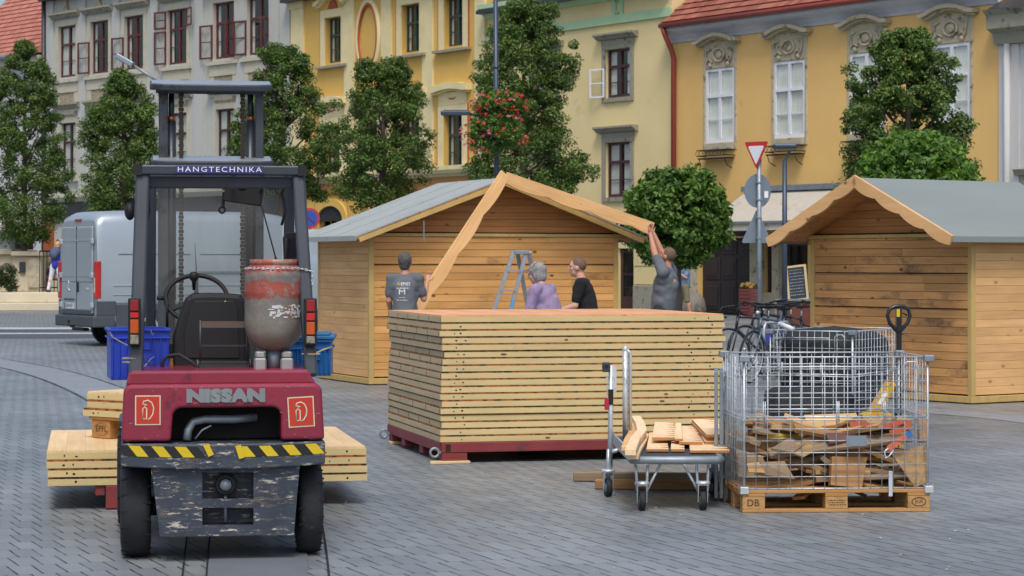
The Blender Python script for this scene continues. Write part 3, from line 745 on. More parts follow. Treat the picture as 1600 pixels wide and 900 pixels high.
# ---- strong yellow house with cream pilasters ---------------------------------------------------
C2 = Fac(VP, K, 454, 'townhouse', 'golden yellow house with cream pilasters, green windows and oval medallion')
e2 = C2.u(762); hs = []; up = []
for pxs, t_, b_ in ((521, 27, 98), (642, 10, 82), (709, -2, 70)):
    u = C2.u(pxs); zt_, zb_ = C2.z(521, 27), C2.z(521, 98); hs.append((u-.62, u+.62, zb_, zt_)); up.append(1)
for pxs in (519, 577, 642, 708):
    u = C2.u(pxs); hs.append((u-.62, u+.62, C2.z(708, 264), C2.z(708, 178))); up.append(0)
arch = (C2.u(498), C2.u(538), 0, C2.z(518, 345))
ar2 = [(C2.u(a), C2.u(b_), 0, C2.z(518, 345)) for a, b_ in ((575, 612), (650, 690))]
shell(C2, 0, e2, C2.z(600, -25), M['yellow_a'], hs+[arch]+ar2, roof=M['dark_zinc'])
for h, t in zip(hs, up):
    wo = window(C2, h[0], h[1], h[2], h[3], M['green_frame'], rec=.22, transom=.38, bars=1, cur=.22, bar=.07)
    u = (h[0]+h[1])/2; s = MB()
    s.bx(u-.95, u-.63, -.05, .02, h[2]-.1, h[3]+.32); s.bx(u+.63, u+.95, -.05, .02, h[2]-.1, h[3]+.32); s.bx(u-.629, u+.629, -.05, .02, h[3]+.01, h[3]+.32)
    s.build('surround', M['cream'], wo)
    r = MB(); r.bx(u-1.02, u-.955, -.03, .02, h[2]-.1, h[3]+.34); r.bx(u+.955, u+1.02, -.03, .02, h[2]-.1, h[3]+.34)
    r.prism([(u-.35, h[3]+.36), (u+.35, h[3]+.36), (u+.2, h[3]+.62), (u, h[3]+.7), (u-.2, h[3]+.62)] if t else [(u-.3, h[3]+.62), (u-.12, h[3]+.52), (u+.12, h[3]+.52), (u+.3, h[3]+.62), (u+.12, h[3]+.58), (u-.12, h[3]+.58)], -.06, .01)
    r.build('red_border', M['terracotta'], wo)
    MB().bx(u-1.15, u+1.15, -.2, .02, h[2]-.2, h[2]-.11).build('sill', M['hood_stone'], wo)
    if t: bracket_hood(C2, wo, u, 1.15, h[3]+.5, M['cream'], rise=.32, h=.16, out=.28)
    else:
        MB().bx(u-.9, u+.9, -.045, .02, h[3]+.33, h[3]+.80).build('frieze', M['cream'], wo)
        bracket_hood(C2, wo, u, 1.2, h[3]+.80, M['cream'], rise=.10, h=.24, out=.28)
pil = MB()
for a, b_ in ((457, 476), (540, 555), (598, 613), (662, 678), (744, 760)):
    a, b_ = C2.u(a), C2.u(b_); pil.bx(a, b_, -.08, 0, C2.z(600, 272), C2.z(600, -25)); pil.bx(a-.08, b_+.08, -.14, 0, C2.z(455, 16), C2.z(455, 8)); pil.bx(a-.14, b_+.14, -.2, 0, C2.z(455, 7.8), C2.z(455, 0))
pil.build('pilaster', M['cream'], C2.root)
mo = MB(); u = C2.u(577); zc = C2.z(577, 57)
mo.ring((u, -.02, zc), .78, .11, 'y', n=40, m=8, rb=1.36); mo.build('medallion_frame', M['cream'], C2.root)
mo = MB(); mo.ring((u, -.08, zc), .66, .045, 'y', n=40, m=6, rb=1.2); mo.build('medallion_line', M['terracotta'], C2.root)
zs_ = C2.z(600, 282); sc_ = MB(); sc_.prism([(0, zs_), (-.1, zs_), (-.3, zs_+.25), (-.3, zs_+.4), (0, zs_+.42)], 0, e2, 'yz'); sc_.build('string_course', M['cream'], C2.root)
sc_ = MB(); sc_.bx(0, e2, -.12, 0, zs_-.4, zs_-.01); sc_.build('fascia_band', pm('brown_wall_band', H('9a7040'), .9, var=.1), C2.root)  # brown band directly below the string course
va = MB()
for a in (arch, *ar2):
    cu = (a[0]+a[1])/2; rad = (a[1]-a[0])/2
    pts = [(cu+(rad+.3)*math.cos(t), a[3]+(rad+.3)*.7*math.sin(t)) for t in [PI*i/14 for i in range(15)]]+[(cu+rad*math.cos(t), a[3]+rad*.6*math.sin(t)) for t in [PI*(14-i)/14 for i in range(15)]]
    va.prism(pts, -.1, .0)
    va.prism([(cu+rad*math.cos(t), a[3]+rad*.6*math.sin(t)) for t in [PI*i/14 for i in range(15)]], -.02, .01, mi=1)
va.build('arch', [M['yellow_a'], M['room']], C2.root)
gl = MB()
for i in range(22):
    x = e2*i/22; gl.bx(x, x+.025, -.012, 0, C2.z(518, 400), zs_-.42)
gl.build('rustication', pm('ochre_joint', H('a88038'), .9), C2.root)

# ---- grey house ---------------------------------------------------------------------------------
C1 = Fac(-2350., 261200., 74, 'townhouse', 'pale grey house with oxblood windows, several casements swung open')
e1 = C1.u(453); hs = []; inf = []
zt_, zb_ = C1.z(210, 24.5), C1.z(210, 108)
cen = (105.5, 156, 210, 277, 350.5, 404); 
for i, c in enumerate(cen): u = C1.u(c); hs.append((u-.78, u+.78, zb_, zt_)); inf.append((1, i))
zl = C1.z(108, 192)
for i, c in enumerate(cen): u = C1.u(c+2); hs.append((u-.68, u+.68, zl-2.45, zl)); inf.append((0, i))
sh = [(C1.u(a), C1.u(b_), .2, C1.z(120, 345)) for a, b_ in ((98, 150), (165, 215), (235, 300), (320, 375), (392, 440))]
shell(C1, 0, e1, C1.z(250, -30), M['grey_wall'], hs+sh, roof=M['dark_zinc'])
for h, (t, i) in zip(hs, inf):
    hh = h[3]-h[2]; zt2 = h[3]-hh*.36; op = []
    if t:
        if i in (1, 2): op = [(-1, h[2]+.03, zt2-.05, 14)]
        if i == 3: op = [(-1, h[2]+.03, zt2-.05, 10), (-1, zt2+.05, h[3]-.03, 10), (1, zt2+.05, h[3]-.03, 15)]
        if i == 4: op = [(-1, h[2]+.03, zt2-.05, 12), (1, h[2]+.03, zt2-.05, 60)]
        if i == 5: op = [(-1, h[2]+.03, zt2-.05, 10), (1, h[2]+.03, zt2-.05, 60)]
    wo = window(C1, h[0], h[1], h[2], h[3], M['red_frame'] if t else M['brown_frame'], rec=.12, transom=.36, bars=1, cur=.75 if not op else .22, bar=.085, opened=op)
    u = (h[0]+h[1])/2; hw = (h[1]-h[0])/2; s = MB()
    s.bx(u-hw-.22, u-hw-.005, -.05, .02, h[2]-.1, h[3]+.25); s.bx(u+hw+.005, u+hw+.22, -.05, .02, h[2]-.1, h[3]+.25); s.bx(u-hw-.004, u+hw+.004, -.05, .02, h[3]+.005, h[3]+.25)
    s.bx(u-hw-.35, u+hw+.35, -.18, .02, h[2]-.26, h[2]-.11)
    if t: s.bx(u-hw-.25, u+hw+.25, -.09, .0, h[2]-.72, h[2]-.265); s.bx(u-hw-.25, u-hw+.1, -.07, 0, h[2]-1.6, h[2]-.725); s.bx(u+hw-.1, u+hw+.25, -.07, 0, h[2]-1.6, h[2]-.725); s.bx(u-hw+.101, u+hw-.101, -.07, 0, h[2]-1.75, h[2]-1.5)
    s.build('surround', M['grey_trim'], wo)
    if t: MB().bx(u-hw+.101, u+hw-.101, -.04, 0, h[2]-1.49, h[2]-.73).build('pebble_panel', M['pebble'], wo)
    else: MB().bx(u-hw-.05, u+hw+.05, -.04, 0, h[3]+.26, h[3]+.62).build('pebble_panel', M['pebble'], wo)
    zz = h[3]+(.36 if t else .64)
    MB().prism([(0, zz), (-.12, zz), (-.26, zz+.14), (-.34, zz+.17), (-.34, zz+.26), (0, zz+.30)], u-hw-.48, u+hw+.48, 'yz').build('hood', M['hood_stone'], wo)
    if t: MB().prism([(u-.3, zz+.3), (u+.3, zz+.3), (u+.12, zz+.5), (u+.06, zz+.8), (u-.06, zz+.8), (u-.12, zz+.5)], -.12, -.02).build('finial', M['stone'], wo)
pil = MB()
for px in (80, 130, 183, 243, 313, 378, 430, 448):
    u = C1.u(px); pil.bx(u-.32, u+.32, -.09, 0, C1.z(120, 320), C1.z(250, -30))
pil.build('pilaster', M['grey_wall'], C1.root)
zs_ = C1.z(120, 315); sc_ = MB(); sc_.prism([(0, zs_), (-.15, zs_), (-.3, zs_+.2), (-.3, zs_+.32), (0, zs_+.36)], 0, e1, 'yz'); sc_.build('string_course', M['grey_trim'], C1.root)
MB().bx(0, e1, -.14, 0, C1.z(120, 345)+.02, zs_-.01).build('shop_fascia', pm('black_shop_fascia', H('2b2d31'), .4), C1.root)
co = MB()
for px in (152, 157): u = C1.u(px); co.bx(u-.2, u+.2, -.25, 0, .1, C1.z(120, 345))
co = MB(); u = C1.u(66+18); co.bx(u-.45, u+.05, -.3, -.02, 0, C1.z(120, 345)); co.build('orange_pillar', pm('orange_pillar', H('96502c'), .5, var=.1), C1.root)
for q in sh: MB().add([(q[0], .2, q[2]), (q[1], .2, q[2]), (q[1], .2, q[3]), (q[0], .2, q[3])], [(0,1,2,3)]).build('shop_pane', M['pane'], C1.root)
px_ = MB(); u = C1.u(110); px_.bx(u-1.0, u+1.1, -.16, -.1, C1.z(100, 392), C1.z(100, 374)); so_ = px_.build('shop_sign', pm('red_shop_sign', H('a52a2e'), .5), C1.root)
wl_ = MB()
for k in range(4): wl_.bx(u-.2+k*.22, u-.05+k*.22, -.165, -.161, C1.z(100, 384), C1.z(100, 379))
wl_.build('sign_marks', M['white_ink'], so_)
# ---- far left house with red roof ---------------------------------------------------------------
C0 = Fac(-2350., 261200., -70, 'townhouse', 'low white house at far left with steep red tiled roof')
e0 = C0.u(73.5); he = C0.z(40, 90)
hs = [(C0.u(a)-.6, C0.u(a)+.6, C0.z(40, 170), C0.z(40, 120)) for a in (-30, 20, 60)]+[(C0.u(-50), C0.u(-5), .2, 3), (C0.u(15), C0.u(52), .2, 3)]
shell(C0, 0, e0, he, M['white_wall'], hs)
for h in hs[:3]: window(C0, *h, M['white_frame'], rec=.1)
for h in hs[3:]: MB().add([(h[0], .2, h[2]), (h[1], .2, h[2]), (h[1], .2, h[3]), (h[0], .2, h[3])], [(0,1,2,3)]).build('shop_pane', M['pane'], C0.root)
tiled_roof(C0, 0, e0-.1, he, 7, 46, mat=tile_mat('salmon_tiles', H('9c5c4c'), H('ba7c6c')))
MB().tube([(0, -.6, he+.05), (e0-.1, -.6, he+.05)], .12, n=8).build('gutter', M['zinc'], C0.root)
MB().bx(0, e0-.1, -.45, 0, he-.35, he-.02).build('cornice', M['grey_trim'], C0.root)
MB().tube([(e0-.05, -.15, C1.z(250, -30)), (e0-.05, -.15, .2)], .11, n=8).build('drainpipe', M['dark_zinc'], C0.root)
aw0 = MB(); a0, a1 = C0.u(-40), C0.u(55); aw0.prism([(-.05, 3.9), (-1.3, 3.3), (-1.3, 3.1), (-.05, 3.6)], a0, a1, 'yz'); aw0.build('shop_canopy', M['awning'], C0.root)
# ---- far right grey-white building --------------------------------------------------------------
C4 = Fac(VP, K, 1563, 'townhouse', 'off-white building at the right edge with grey stone cornice and downpipe')
e4 = C4.u(1900); h4 = C4.z(1563, 18)
hs4 = [(C4.u(1640), C4.u(1680), 4.4, 6.8), (C4.u(1720), C4.u(1770), 4.4, 6.8), (C4.u(1600), C4.u(1700), .4, 2.9)]
shell(C4, 0, e4, h4, M['white_wall'], hs4, roof=M['dark_zinc'])
for h in hs4: window(C4, *h, M['white_frame'], rec=.1)
c4 = MB(); c4.prism([(0, h4-.9), (-.15, h4-.9), (-.2, h4-.6), (-.45, h4-.5), (-.45, h4-.15), (-.6, h4), (0, h4+.05)], -.1, e4, 'yz'); zz = C4.z(1563, 275); c4.prism([(0, zz), (-.12, zz), (-.2, zz+.15), (0, zz+.2)], .6, e4, 'yz'); c4.build('cornice', M['hood_stone'], C4.root)
MB().tube([(.35, -.12, h4-.9), (.35, -.12, .2)], .09, n=8).build('drainpipe', M['white_wall'], C4.root)
MB().bx(0, .7, -.06, 0, 0, h4-.91).build('pilaster', M['white_wall'], C4.root)
MB().bx(.75, e4, -.04, 0, 0, zz-.05).build('base_cladding', M['hood_stone'], C4.root)

# =====================================================================
# TREES
# =====================================================================
def leaf_mesh(name, centres, per, spread, size, mat, seed, parent, flat=.5, outward=None):
    rs = np.random.RandomState(seed)
    n = len(centres)*per
    C = np.repeat(np.array(centres, dtype=np.float64), per, axis=0)
    sp = np.repeat(np.array(spread if hasattr(spread, '__len__') else [spread]*len(centres)), per)
    d = rs.normal(size=(n, 3)); d /= np.linalg.norm(d, axis=1)[:, None]
    pos = C+d*(rs.rand(n, 1)**.45)*sp[:, None]*np.array([1, 1, .8])
    nrm = d*.8+rs.normal(size=(n, 3))*.6+np.array([0, 0, .35]); nrm /= np.linalg.norm(nrm, axis=1)[:, None]
    a = rs.normal(size=(n, 3)); u = np.cross(nrm, a); u /= np.linalg.norm(u, axis=1)[:, None]+1e-9; v = np.cross(nrm, u)
    L = size*(.7+.6*rs.rand(n, 1)); W = L*(.42+.2*rs.rand(n, 1))
    V = np.stack([pos-u*L*.5, pos+v*W*.5+nrm*W*.15, pos+u*L*.5, pos-v*W*.5+nrm*W*.15], axis=1).reshape(-1, 3)
    me = bpy.data.meshes.new(name)
    me.vertices.add(n*4); me.vertices.foreach_set('co', V.ravel())
    me.loops.add(n*4); me.loops.foreach_set('vertex_index', np.arange(n*4, dtype=np.int32))
    me.polygons.add(n); me.polygons.foreach_set('loop_start', np.arange(0, n*4, 4, dtype=np.int32)); me.polygons.foreach_set('loop_total', np.full(n, 4, dtype=np.int32))
    me.update(); me.validate(); me.materials.append(mat)
    o = bpy.data.objects.new(name, me); COL.objects.link(o); reg(o, parent); return o
def prof_at(prof, t):
    for (a, ra), (b_, rb) in zip(prof, prof[1:]):
        if a <= t <= b_: return ra+(rb-ra)*(t-a)/(b_-a+1e-9)
    return prof[-1][1]
def street_tree(cx, top, bot, half, Z, label, seed, prof=None, lobes=(), clumps=250, per=150, size=.088, mat=None, group='upright street trees before the houses', cr=.36):
    prof = prof or [(0, .55), (.1, .85), (.3, 1.0), (.5, .9), (.7, .72), (.86, .5), (1, .12)]
    base = P(cx, HZ, Z); zt, zb = P(cx, top, Z).z, P(cx, bot, Z).z; Rr = half*Z/F
    t = thing('tree', label, 'tree', (base.x, base.y, 0), 0, group)
    rnd = random.Random(seed); cs = []; spr = []; Rr *= 1.06
    for i in range(clumps):
        q = rnd.random(); r = Rr*prof_at(prof, q)*(rnd.random()**.33)*rnd.uniform(.9, 1.12); a = rnd.uniform(0, 2*PI)
        cs.append((r*math.cos(a), r*math.sin(a)*.9, zb+(zt-zb)*q)); spr.append(cr*rnd.uniform(.65, 1.2)*(1-.35*q))
    for j in range(16):      # side boughs that break the outline
        q = rnd.uniform(.05, .9); a = rnd.uniform(0, 2*PI); r = Rr*prof_at(prof, q)*rnd.uniform(.98, 1.15); zz = zb+(zt-zb)*q
        for i in range(4):
            cs.append((r*math.cos(a)+rnd.gauss(0, .16), r*math.sin(a)+rnd.gauss(0, .16), zz+rnd.gauss(.1, .25))); spr.append(cr*rnd.uniform(.5, .8))
    for (lx, ly, lr, k) in lobes:
        c = P(lx, ly, Z)
        for i in range(k):
            v = Vector((rnd.gauss(0, 1), rnd.gauss(0, 1), rnd.gauss(0, 1))).normalized()*lr*Z/F*rnd.random()**.5
            cs.append((c.x-base.x+v.x, v.y, c.z+v.z)); spr.append(cr*rnd.uniform(.5, .9))
    leaf_mesh('crown', cs, per, spr, size, mat or M['leaf_dark'], seed, t)
    tk = MB(); h = zb+(zt-zb)*.85
    tk.tube([(0, 0, 0), (.02, 0, zb*.5), (-.03, .02, zb), (.02, 0, (zb+h)/2), (0, 0, h)], [.16, .13, .12, .08, .02], n=10)
    for i in range(16):
        z0 = zb-.1+(h-zb)*i/17; a = rnd.uniform(0, 2*PI); q = (z0-zb)/(zt-zb); r = Rr*prof_at(prof, max(0, q))*.8
        tk.tube([(0, 0, z0), (r*.4*math.cos(a), r*.4*math.sin(a), z0+.35), (r*math.cos(a), r*math.sin(a), z0+1.0)], [.05, .035, .012], n=6)
    tk.build('trunk', M['bark'], t); return t
street_tree(38, 68, 374, 64, 80, 'tall dark leafy street tree standing behind the stone planter wall', 1, clumps=340)
street_tree(192, 112, 345, 56, 74, 'street tree behind the lifting truck mast, in front of the grey house', 2, lobes=[(145, 225, 18, 8)])
street_tree(442, 72, 300, 72, 72, 'street tree right of the truck mast, between grey and golden houses', 3, prof=[(0, .5), (.15, .9), (.4, .95), (.6, .78), (.75, .55), (1, .25)], lobes=[(468, 100, 16, 10), (500, 308, 14, 7), (380, 210, 20, 8)], clumps=250)
street_tree(598, 95, 325, 68, 70, 'street tree in the middle of the golden yellow house, behind the left hut', 4, prof=[(0, .7), (.15, .98), (.45, 1.0), (.62, .85), (.8, .6), (1, .45)], lobes=[(648, 150, 14, 9), (575, 110, 16, 8)], clumps=240)
street_tree(818, 3, 318, 74, 66, 'tallest street tree, right of the lamp post with the flower basket', 5, prof=[(0, 1.05), (.2, .98), (.4, .85), (.6, .82), (.8, .75), (.9, .5), (1, .2)], lobes=[(880, 130, 12, 6), (893, 270, 18, 10), (855, 15, 10, 6)], clumps=340)
street_tree(1418, 52, 330, 92, 50, 'dark full street tree before the ochre house, behind the right hut', 6, prof=[(0, 1.0), (.25, 1.0), (.45, .85), (.62, .72), (.8, .5), (1, .25)], lobes=[(1385, 68, 14, 8), (1500, 190, 16, 10), (1345, 150, 10, 4)], clumps=420, per=110, size=.085, cr=.27)
def globe(cx, cy, rpx, Z, label, seed, mat, size, n, trunk_px, gz=.96):
    c = P(cx, cy, Z); r = rpx*Z/F
    t = thing('globe_tree', label, 'tree', (c.x, c.y, 0), 0, 'clipped round-headed trees')
    rnd = random.Random(seed); cs = []; sp = []
    for i in range(n):
        v = Vector((rnd.gauss(0, 1), rnd.gauss(0, 1), rnd.gauss(0, 1))).normalized()
        k = rnd.uniform(.78, 1.02) if i % 4 else rnd.uniform(.3, .8)
        cs.append((v.x*r*k, v.y*r*k, c.z+v.z*r*k*gz)); sp.append(r*rnd.uniform(.12, .22))
    leaf_mesh('crown', cs, 48, sp, size, mat, seed, t)
    x = P(trunk_px, HZ, Z).x-c.x
    MB().tube([(x, 0, 0), (x*.8, 0, c.z*.4), (x*.4, 0, c.z-r*.8), (0, 0, c.z)], [.09, .08, .075, .05], n=12).build('trunk', M['bark'], t)
    return t
globe(1056, 339, 82, 45, 'round clipped dark green tree beside the reaching man', 11, M['leaf_globe'], .12, 420, 1060)
globe(1430, 290, 88, 37, 'round bright green large-leaved tree behind the ridge of the right hut', 12, M['leaf_bright'], .115, 420, 1430, gz=.9)

# =====================================================================
# LAMPS, SIGNS, AND THINGS ALONG THE HOUSES
# =====================================================================
# lamp post with basket
lp = P(776, HZ, 52); t = thing('street_lamp', 'tall blue-grey lamp post rising behind the left hut with arm to the left', 'street lamp', (lp.x, lp.y, 0))
m_ = MB(); m_.tube([(0, 0, 0), (-.0, 0, 3.5), (-.03, 0, 8.5)], [.075, .06, .05], n=12); m_.ring((0, 0, 5.1), .07, .012, n=12, m=5); m_.ring((0, 0, 6.0), .07, .012, n=12, m=5); m_.build('post', M['blue_grey_metal'], t)
za = P(776, 182, 52).z
MB().beam((0, 0, za), (-.3, 0, za-.02), .05, .06).beam((-.3, 0, za-.02), (-.62, 0, za+.06), .05, .06).build('arm', M['blue_grey_metal'], t)
MB().bx(-1.26, -.6, -.12, .12, za+.03, za+.12).bx(-1.2, -.65, -.09, .09, za+.12, za+.15).build('lamp_head', M['blue_grey_metal'], t, bevel=.03, seg=2)
def basket(px, py, rx, rz, Z, seed, label, nf):
    c = P(px, py, Z); b = thing('flower_basket', label, 'flower basket', (c.x, c.y-.02, 0), 0, 'flower baskets on the lamp post')
    rnd = random.Random(seed); r1, r2 = rx*Z/F, rz*Z/F; cs = []; sp = []
    for i in range(90):
        v = Vector((rnd.gauss(0, 1), rnd.gauss(0, 1), rnd.gauss(0, 1))).normalized()*rnd.uniform(.5, .95)
        cs.append((v.x*r1, v.y*r1*.8, c.z+v.z*r2)); sp.append(.14)
    leaf_mesh('foliage', cs, 40, sp, .075, M['leaf_globe'], seed, b)
    for mat_, k, nm in ((pm('red_petals', H('d04a38'), .6, var=.2), nf, 'red_flowers'), (pm('pink_petals', H('d58a94'), .6, var=.2), nf//4, 'pink_flowers')):
        fcs = []
        for i in range(k):
            v = Vector((rnd.gauss(0, 1), -abs(rnd.gauss(0, 1)) if rnd.random() < .7 else abs(rnd.gauss(0, 1)), rnd.gauss(.15, 1))).normalized()*1.04
            fcs.append((v.x*r1, v.y*r1*.85, c.z+v.z*r2))
        leaf_mesh(nm, fcs, 12, .045, .05, mat_, seed+3, b).update_tag()
        KIDS[b.name][-1]['kind'] = 'stuff'
    MB().ell((0, .02, c.z-r2*.1), (r1*.55, r1*.5, r2*.3), n=16, m=8).build('pot', M['iron'], b)
basket(781, 164, 46, 21, 51.6, 5, 'upper red geranium basket on the lamp post', 60)
basket(773, 208, 52, 34, 51.5, 8, 'lower and larger red geranium basket on the lamp post', 46)
# lamp behind the mast, head up to the left
lp = P(262, HZ, 60); t = thing('street_lamp', 'slim grey lamp behind the truck mast with tilted head pointing up left', 'street lamp', (lp.x, lp.y, 0))
z1 = P(250, 133, 60).z
MB().tube([(0, 0, 0), (0, 0, z1-.1), (-.1, 0, z1)], [.08, .055, .05], n=10).build('post', M['galv_dull'], t)
a = (-.1, 0, z1); b_ = (-(262-205)*60/F, 0, P(205, 100, 60).z)
MB().tube([a, b_], .035, n=8).build('arm', M['galv_dull'], t)
c_ = Vector(b_); e_ = Vector((-(262-182)*60/F, 0, P(182, 87, 60).z)); MB().beam(c_+(c_-e_)*.15, e_, .30, .15).build('lamp_head', M['zinc'], t, bevel=.03, seg=2)
# right lamp
lp = P(1226, HZ, 44); t = thing('street_lamp', 'short blue-grey lamp post with flat head beside the traffic sign', 'street lamp', (lp.x, lp.y, 0))
z1 = P(1226, 250, 44).z
MB().tube([(0, 0, 0), (0, 0, z1)], [.055, .045], n=10).build('post', M['blue_grey_metal'], t)
MB().beam((0, 0, z1-.03), (.10, 0, z1+.18), .05, .05).build('arm', M['blue_grey_metal'], t)
z2 = P(1222, 229, 44).z; MB().bx(-.22, .22, -.14, .14, z2-.04, z2+.05).build('lamp_head', M['blue_grey_metal'], t, bevel=.03, seg=2)
# traffic sign post
Z = 42; lp = P(1186, HZ, Z); t = thing('traffic_sign', 'grey sign post with give way triangle on top and two sign backs below', 'traffic sign', (lp.x, lp.y, 0))
zt_ = P(0, 228, Z).z
MB().tube([(.01, 0, 0), (0, 0, zt_)], .042, n=12).build('post', M['galv_dull'], t)
def tri(w_, h_, down, r=.03):
    s = -1 if down else 1
    P3 = [Vector((-w_/2, -s*h_/2)), Vector((w_/2, -s*h_/2)), Vector((0, s*h_/2))]; out = []
    for i in range(3):
        a, b_, c_ = P3[i-1], P3[i], P3[(i+1) % 3]; u = (a-b_).normalized(); v = (c_-b_).normalized()
        for k in range(5):
            q = k/4; out.append(tuple(b_+(u*(1-q)+v*q)*r*1.2*(1-.35*math.sin(PI*q))))
    return out
rot = Matrix.Translation((-.06, -.06, P(0, 243, Z).z)) @ rotm('Z', -40)
M['sign_back'] = pm('grey_sign_back', H('7e8c98'), .5, .2, var=.05)
MB().prism(tri(.52, .50, 1), 0, .015, mi=0, M=rot).build('give_way_plate', pm('sign_red', H('b8282d'), .4, var=.04), t)
MB().prism(tri(.36, .345, 1), -.004, -.001, mi=0, M=rot).build('give_way_face', pm('sign_white', H('d5dbe0'), .4, var=.03), t)
rot = Matrix.Translation((-.015, .05, P(0, 298, Z).z)) @ rotm('Z', 34)
MB().prism([(.31*math.cos(a), .31*math.sin(a)) for a in [2*PI*i/32 for i in range(32)]], 0, .015, M=rot).build('round_plate', M['sign_back'], t)
rot = Matrix.Translation((-.03, .05, P(0, 353, Z).z)) @ rotm('Z', 32)
MB().prism(tri(.70, .62, 0), 0, .015, M=rot).build('triangle_plate', M['sign_back'], t)
st = MB()
for py in (250, 285, 312, 340, 372): st.bx(-.05, .05, -.05, .05, P(0, py, Z).z-.012, P(0, py, Z).z+.012)
st.build('clamp', M['galv_dull'], t)
k = MB(); k.bx(.10, .17, .03, .034, P(0, 308, Z).z-.01, P(0, 302, Z).z+.04); k.build('sticker', M['white_ink'], t)
# no stopping sign on left
Z = 58; lp = P(484, HZ, Z); t = thing('no_stopping_sign', 'round blue and red no-stopping sign behind the truck, left of the hut', 'traffic sign', (lp.x, lp.y, 0))
zc = P(0, 341, Z).z; MB().tube([(0, 0, 0), (0, 0, zc+.2)], .04, n=10).build('post', M['galv_dull'], t)
ci = lambda r: [(r*math.cos(a), r*math.sin(a)+zc) for a in [2*PI*i/32 for i in range(32)]]
MB().prism(ci(.26), -.06, -.045).build('plate', pm('sign_red_b', H('b0323a'), .4), t); MB().prism(ci(.20), -.066, -.061).build('face', pm('sign_blue', H('2a4da0'), .4), t)
MB().beam((-.14, -.068, zc+.14), (.14, -.068, zc-.14), .004, .05, up=(0, 1, 0)).build('bar', pm('sign_red_c', H('b0323a'), .4), t)
MB().bx(-.3, .42, -.055, -.04, zc-.42, zc-.28).build('supplementary_plate', pm('pale_plate', H('b8c0c8'), .5), t)
# blackboard
Z = 55; p = P(1248, 470, Z); t = thing('menu_board', 'leaning blackboard menu in a pale wooden frame by the shop window', 'menu board', (p.x, p.y, p.z-.0), R(-20))
T_ = rotm('Y', -7) @ rotm('X', -8)
fb = MB(T_); W_, H_ = .50, .86
for q in ((-W_/2, -W_/2+.05, 0, H_), (W_/2-.05, W_/2, 0, H_), (-W_/2+.05, W_/2-.05, 0, .05), (-W_/2+.05, W_/2-.05, H_-.05, H_)): fb.bx(q[0], q[1], -.02, .02, q[2], q[3])
fb.build('frame', M['shim'], t); MB(T_).bx(-W_/2+.05, W_/2-.05, -.005, .01, .05, H_-.05).build('slate', pm('slate_board', H('2a333e'), .7, var=.1), t)
wr = MB(T_); rnd = random.Random(7)
for i in range(9):
    x = -.18
    while x < .14:
        q = rnd.uniform(.02, .07); z_ = .74-i*.075; wr.bx(x, min(x+q, .18), -.009, -.006, z_, z_+rnd.uniform(.01, .02)); x += q+.02
wr.build('chalk_writing', pm('chalk', H('9aa1a8'), .9), t)
# bench / planter box under it
p0 = P(1214, 490, 53); MBx = thing('planter_bench', 'brown wooden box bench below the blackboard menu', 'bench', (p0.x, p0.y, 0), R(-15))
zz = P(0, 470, 53).z
MB().bx(0, 1.2, 0, .4, .1, zz).build('box', pm('brown_red_boards', H('6b3c2c'), .6, var=.15, scale=3, stretch=(.4, 1, 5)), MBx, bevel=.01)
MB().bx(-.04, 1.24, -.04, .44, zz, zz+.04).bx(-.04, 0.0, -.04, 0, 0, zz).bx(1.2, 1.24, -.04, 0, 0, zz).build('edge_frame', M['galv_dull'], MBx)
# red crates by the gate, with yellow fruit
for i in range(3):
    p0 = P(1172, 487, 66); cr = MB(); w_ = .62; z0 = i*.29
    for q in ((-w_/2, w_/2, -.2, -.18), (-w_/2, w_/2, .18, .2)):
        for k in range(3): cr.bx(q[0], q[1], q[2], q[3], z0+.02+k*.09, z0+.09+k*.09)
    for sx in (-w_/2, w_/2-.02):
        for k in range(3): cr.bx(sx, sx+.02, -.179, .179, z0+.02+k*.09, z0+.09+k*.09)
    cr.bx(-w_/2, w_/2, -.2, .2, z0, z0+.018)
    o = cr.build('crate', pm('red_crate_plastic', H('5e2426'), .5, var=.15), loc=(p0.x, p0.y, 0))
    tag(o, ['red plastic crate at the bottom of the stack by the dark gate', 'middle red plastic crate of the stack by the dark gate', 'topmost red plastic crate by the dark gate, under the yellow fruit'][i], 'crate', 'red crates by the gate')
fr = MB(); rnd = random.Random(2)
for i in range(26): fr.ell((rnd.uniform(-.26, .26), rnd.uniform(-.15, .15), .88+rnd.uniform(0, .12)), .055, n=8, m=6)
tag(fr.build('fruit', pm('yellow_fruit', H('80682c'), .5, var=.3), loc=(p0.x, p0.y, 0)), 'heap of yellow fruit in the top red crate', 'fruit', kind='stuff')
# wheel guard stones
for i, (px, lab) in enumerate(((1083, 'rounded stone bollard left of the dark gate'),)):
    p0 = P(px, 492, 69); MB_ = MB().lathe([(.38, 0), (.40, .2), (.34, .5), (.2, .68), (.02, .72)], 20); o = MB_.build('bollard', M['dark_stone'], loc=(p0.x, p0.y, 0)); tag(o, lab, 'bollard')
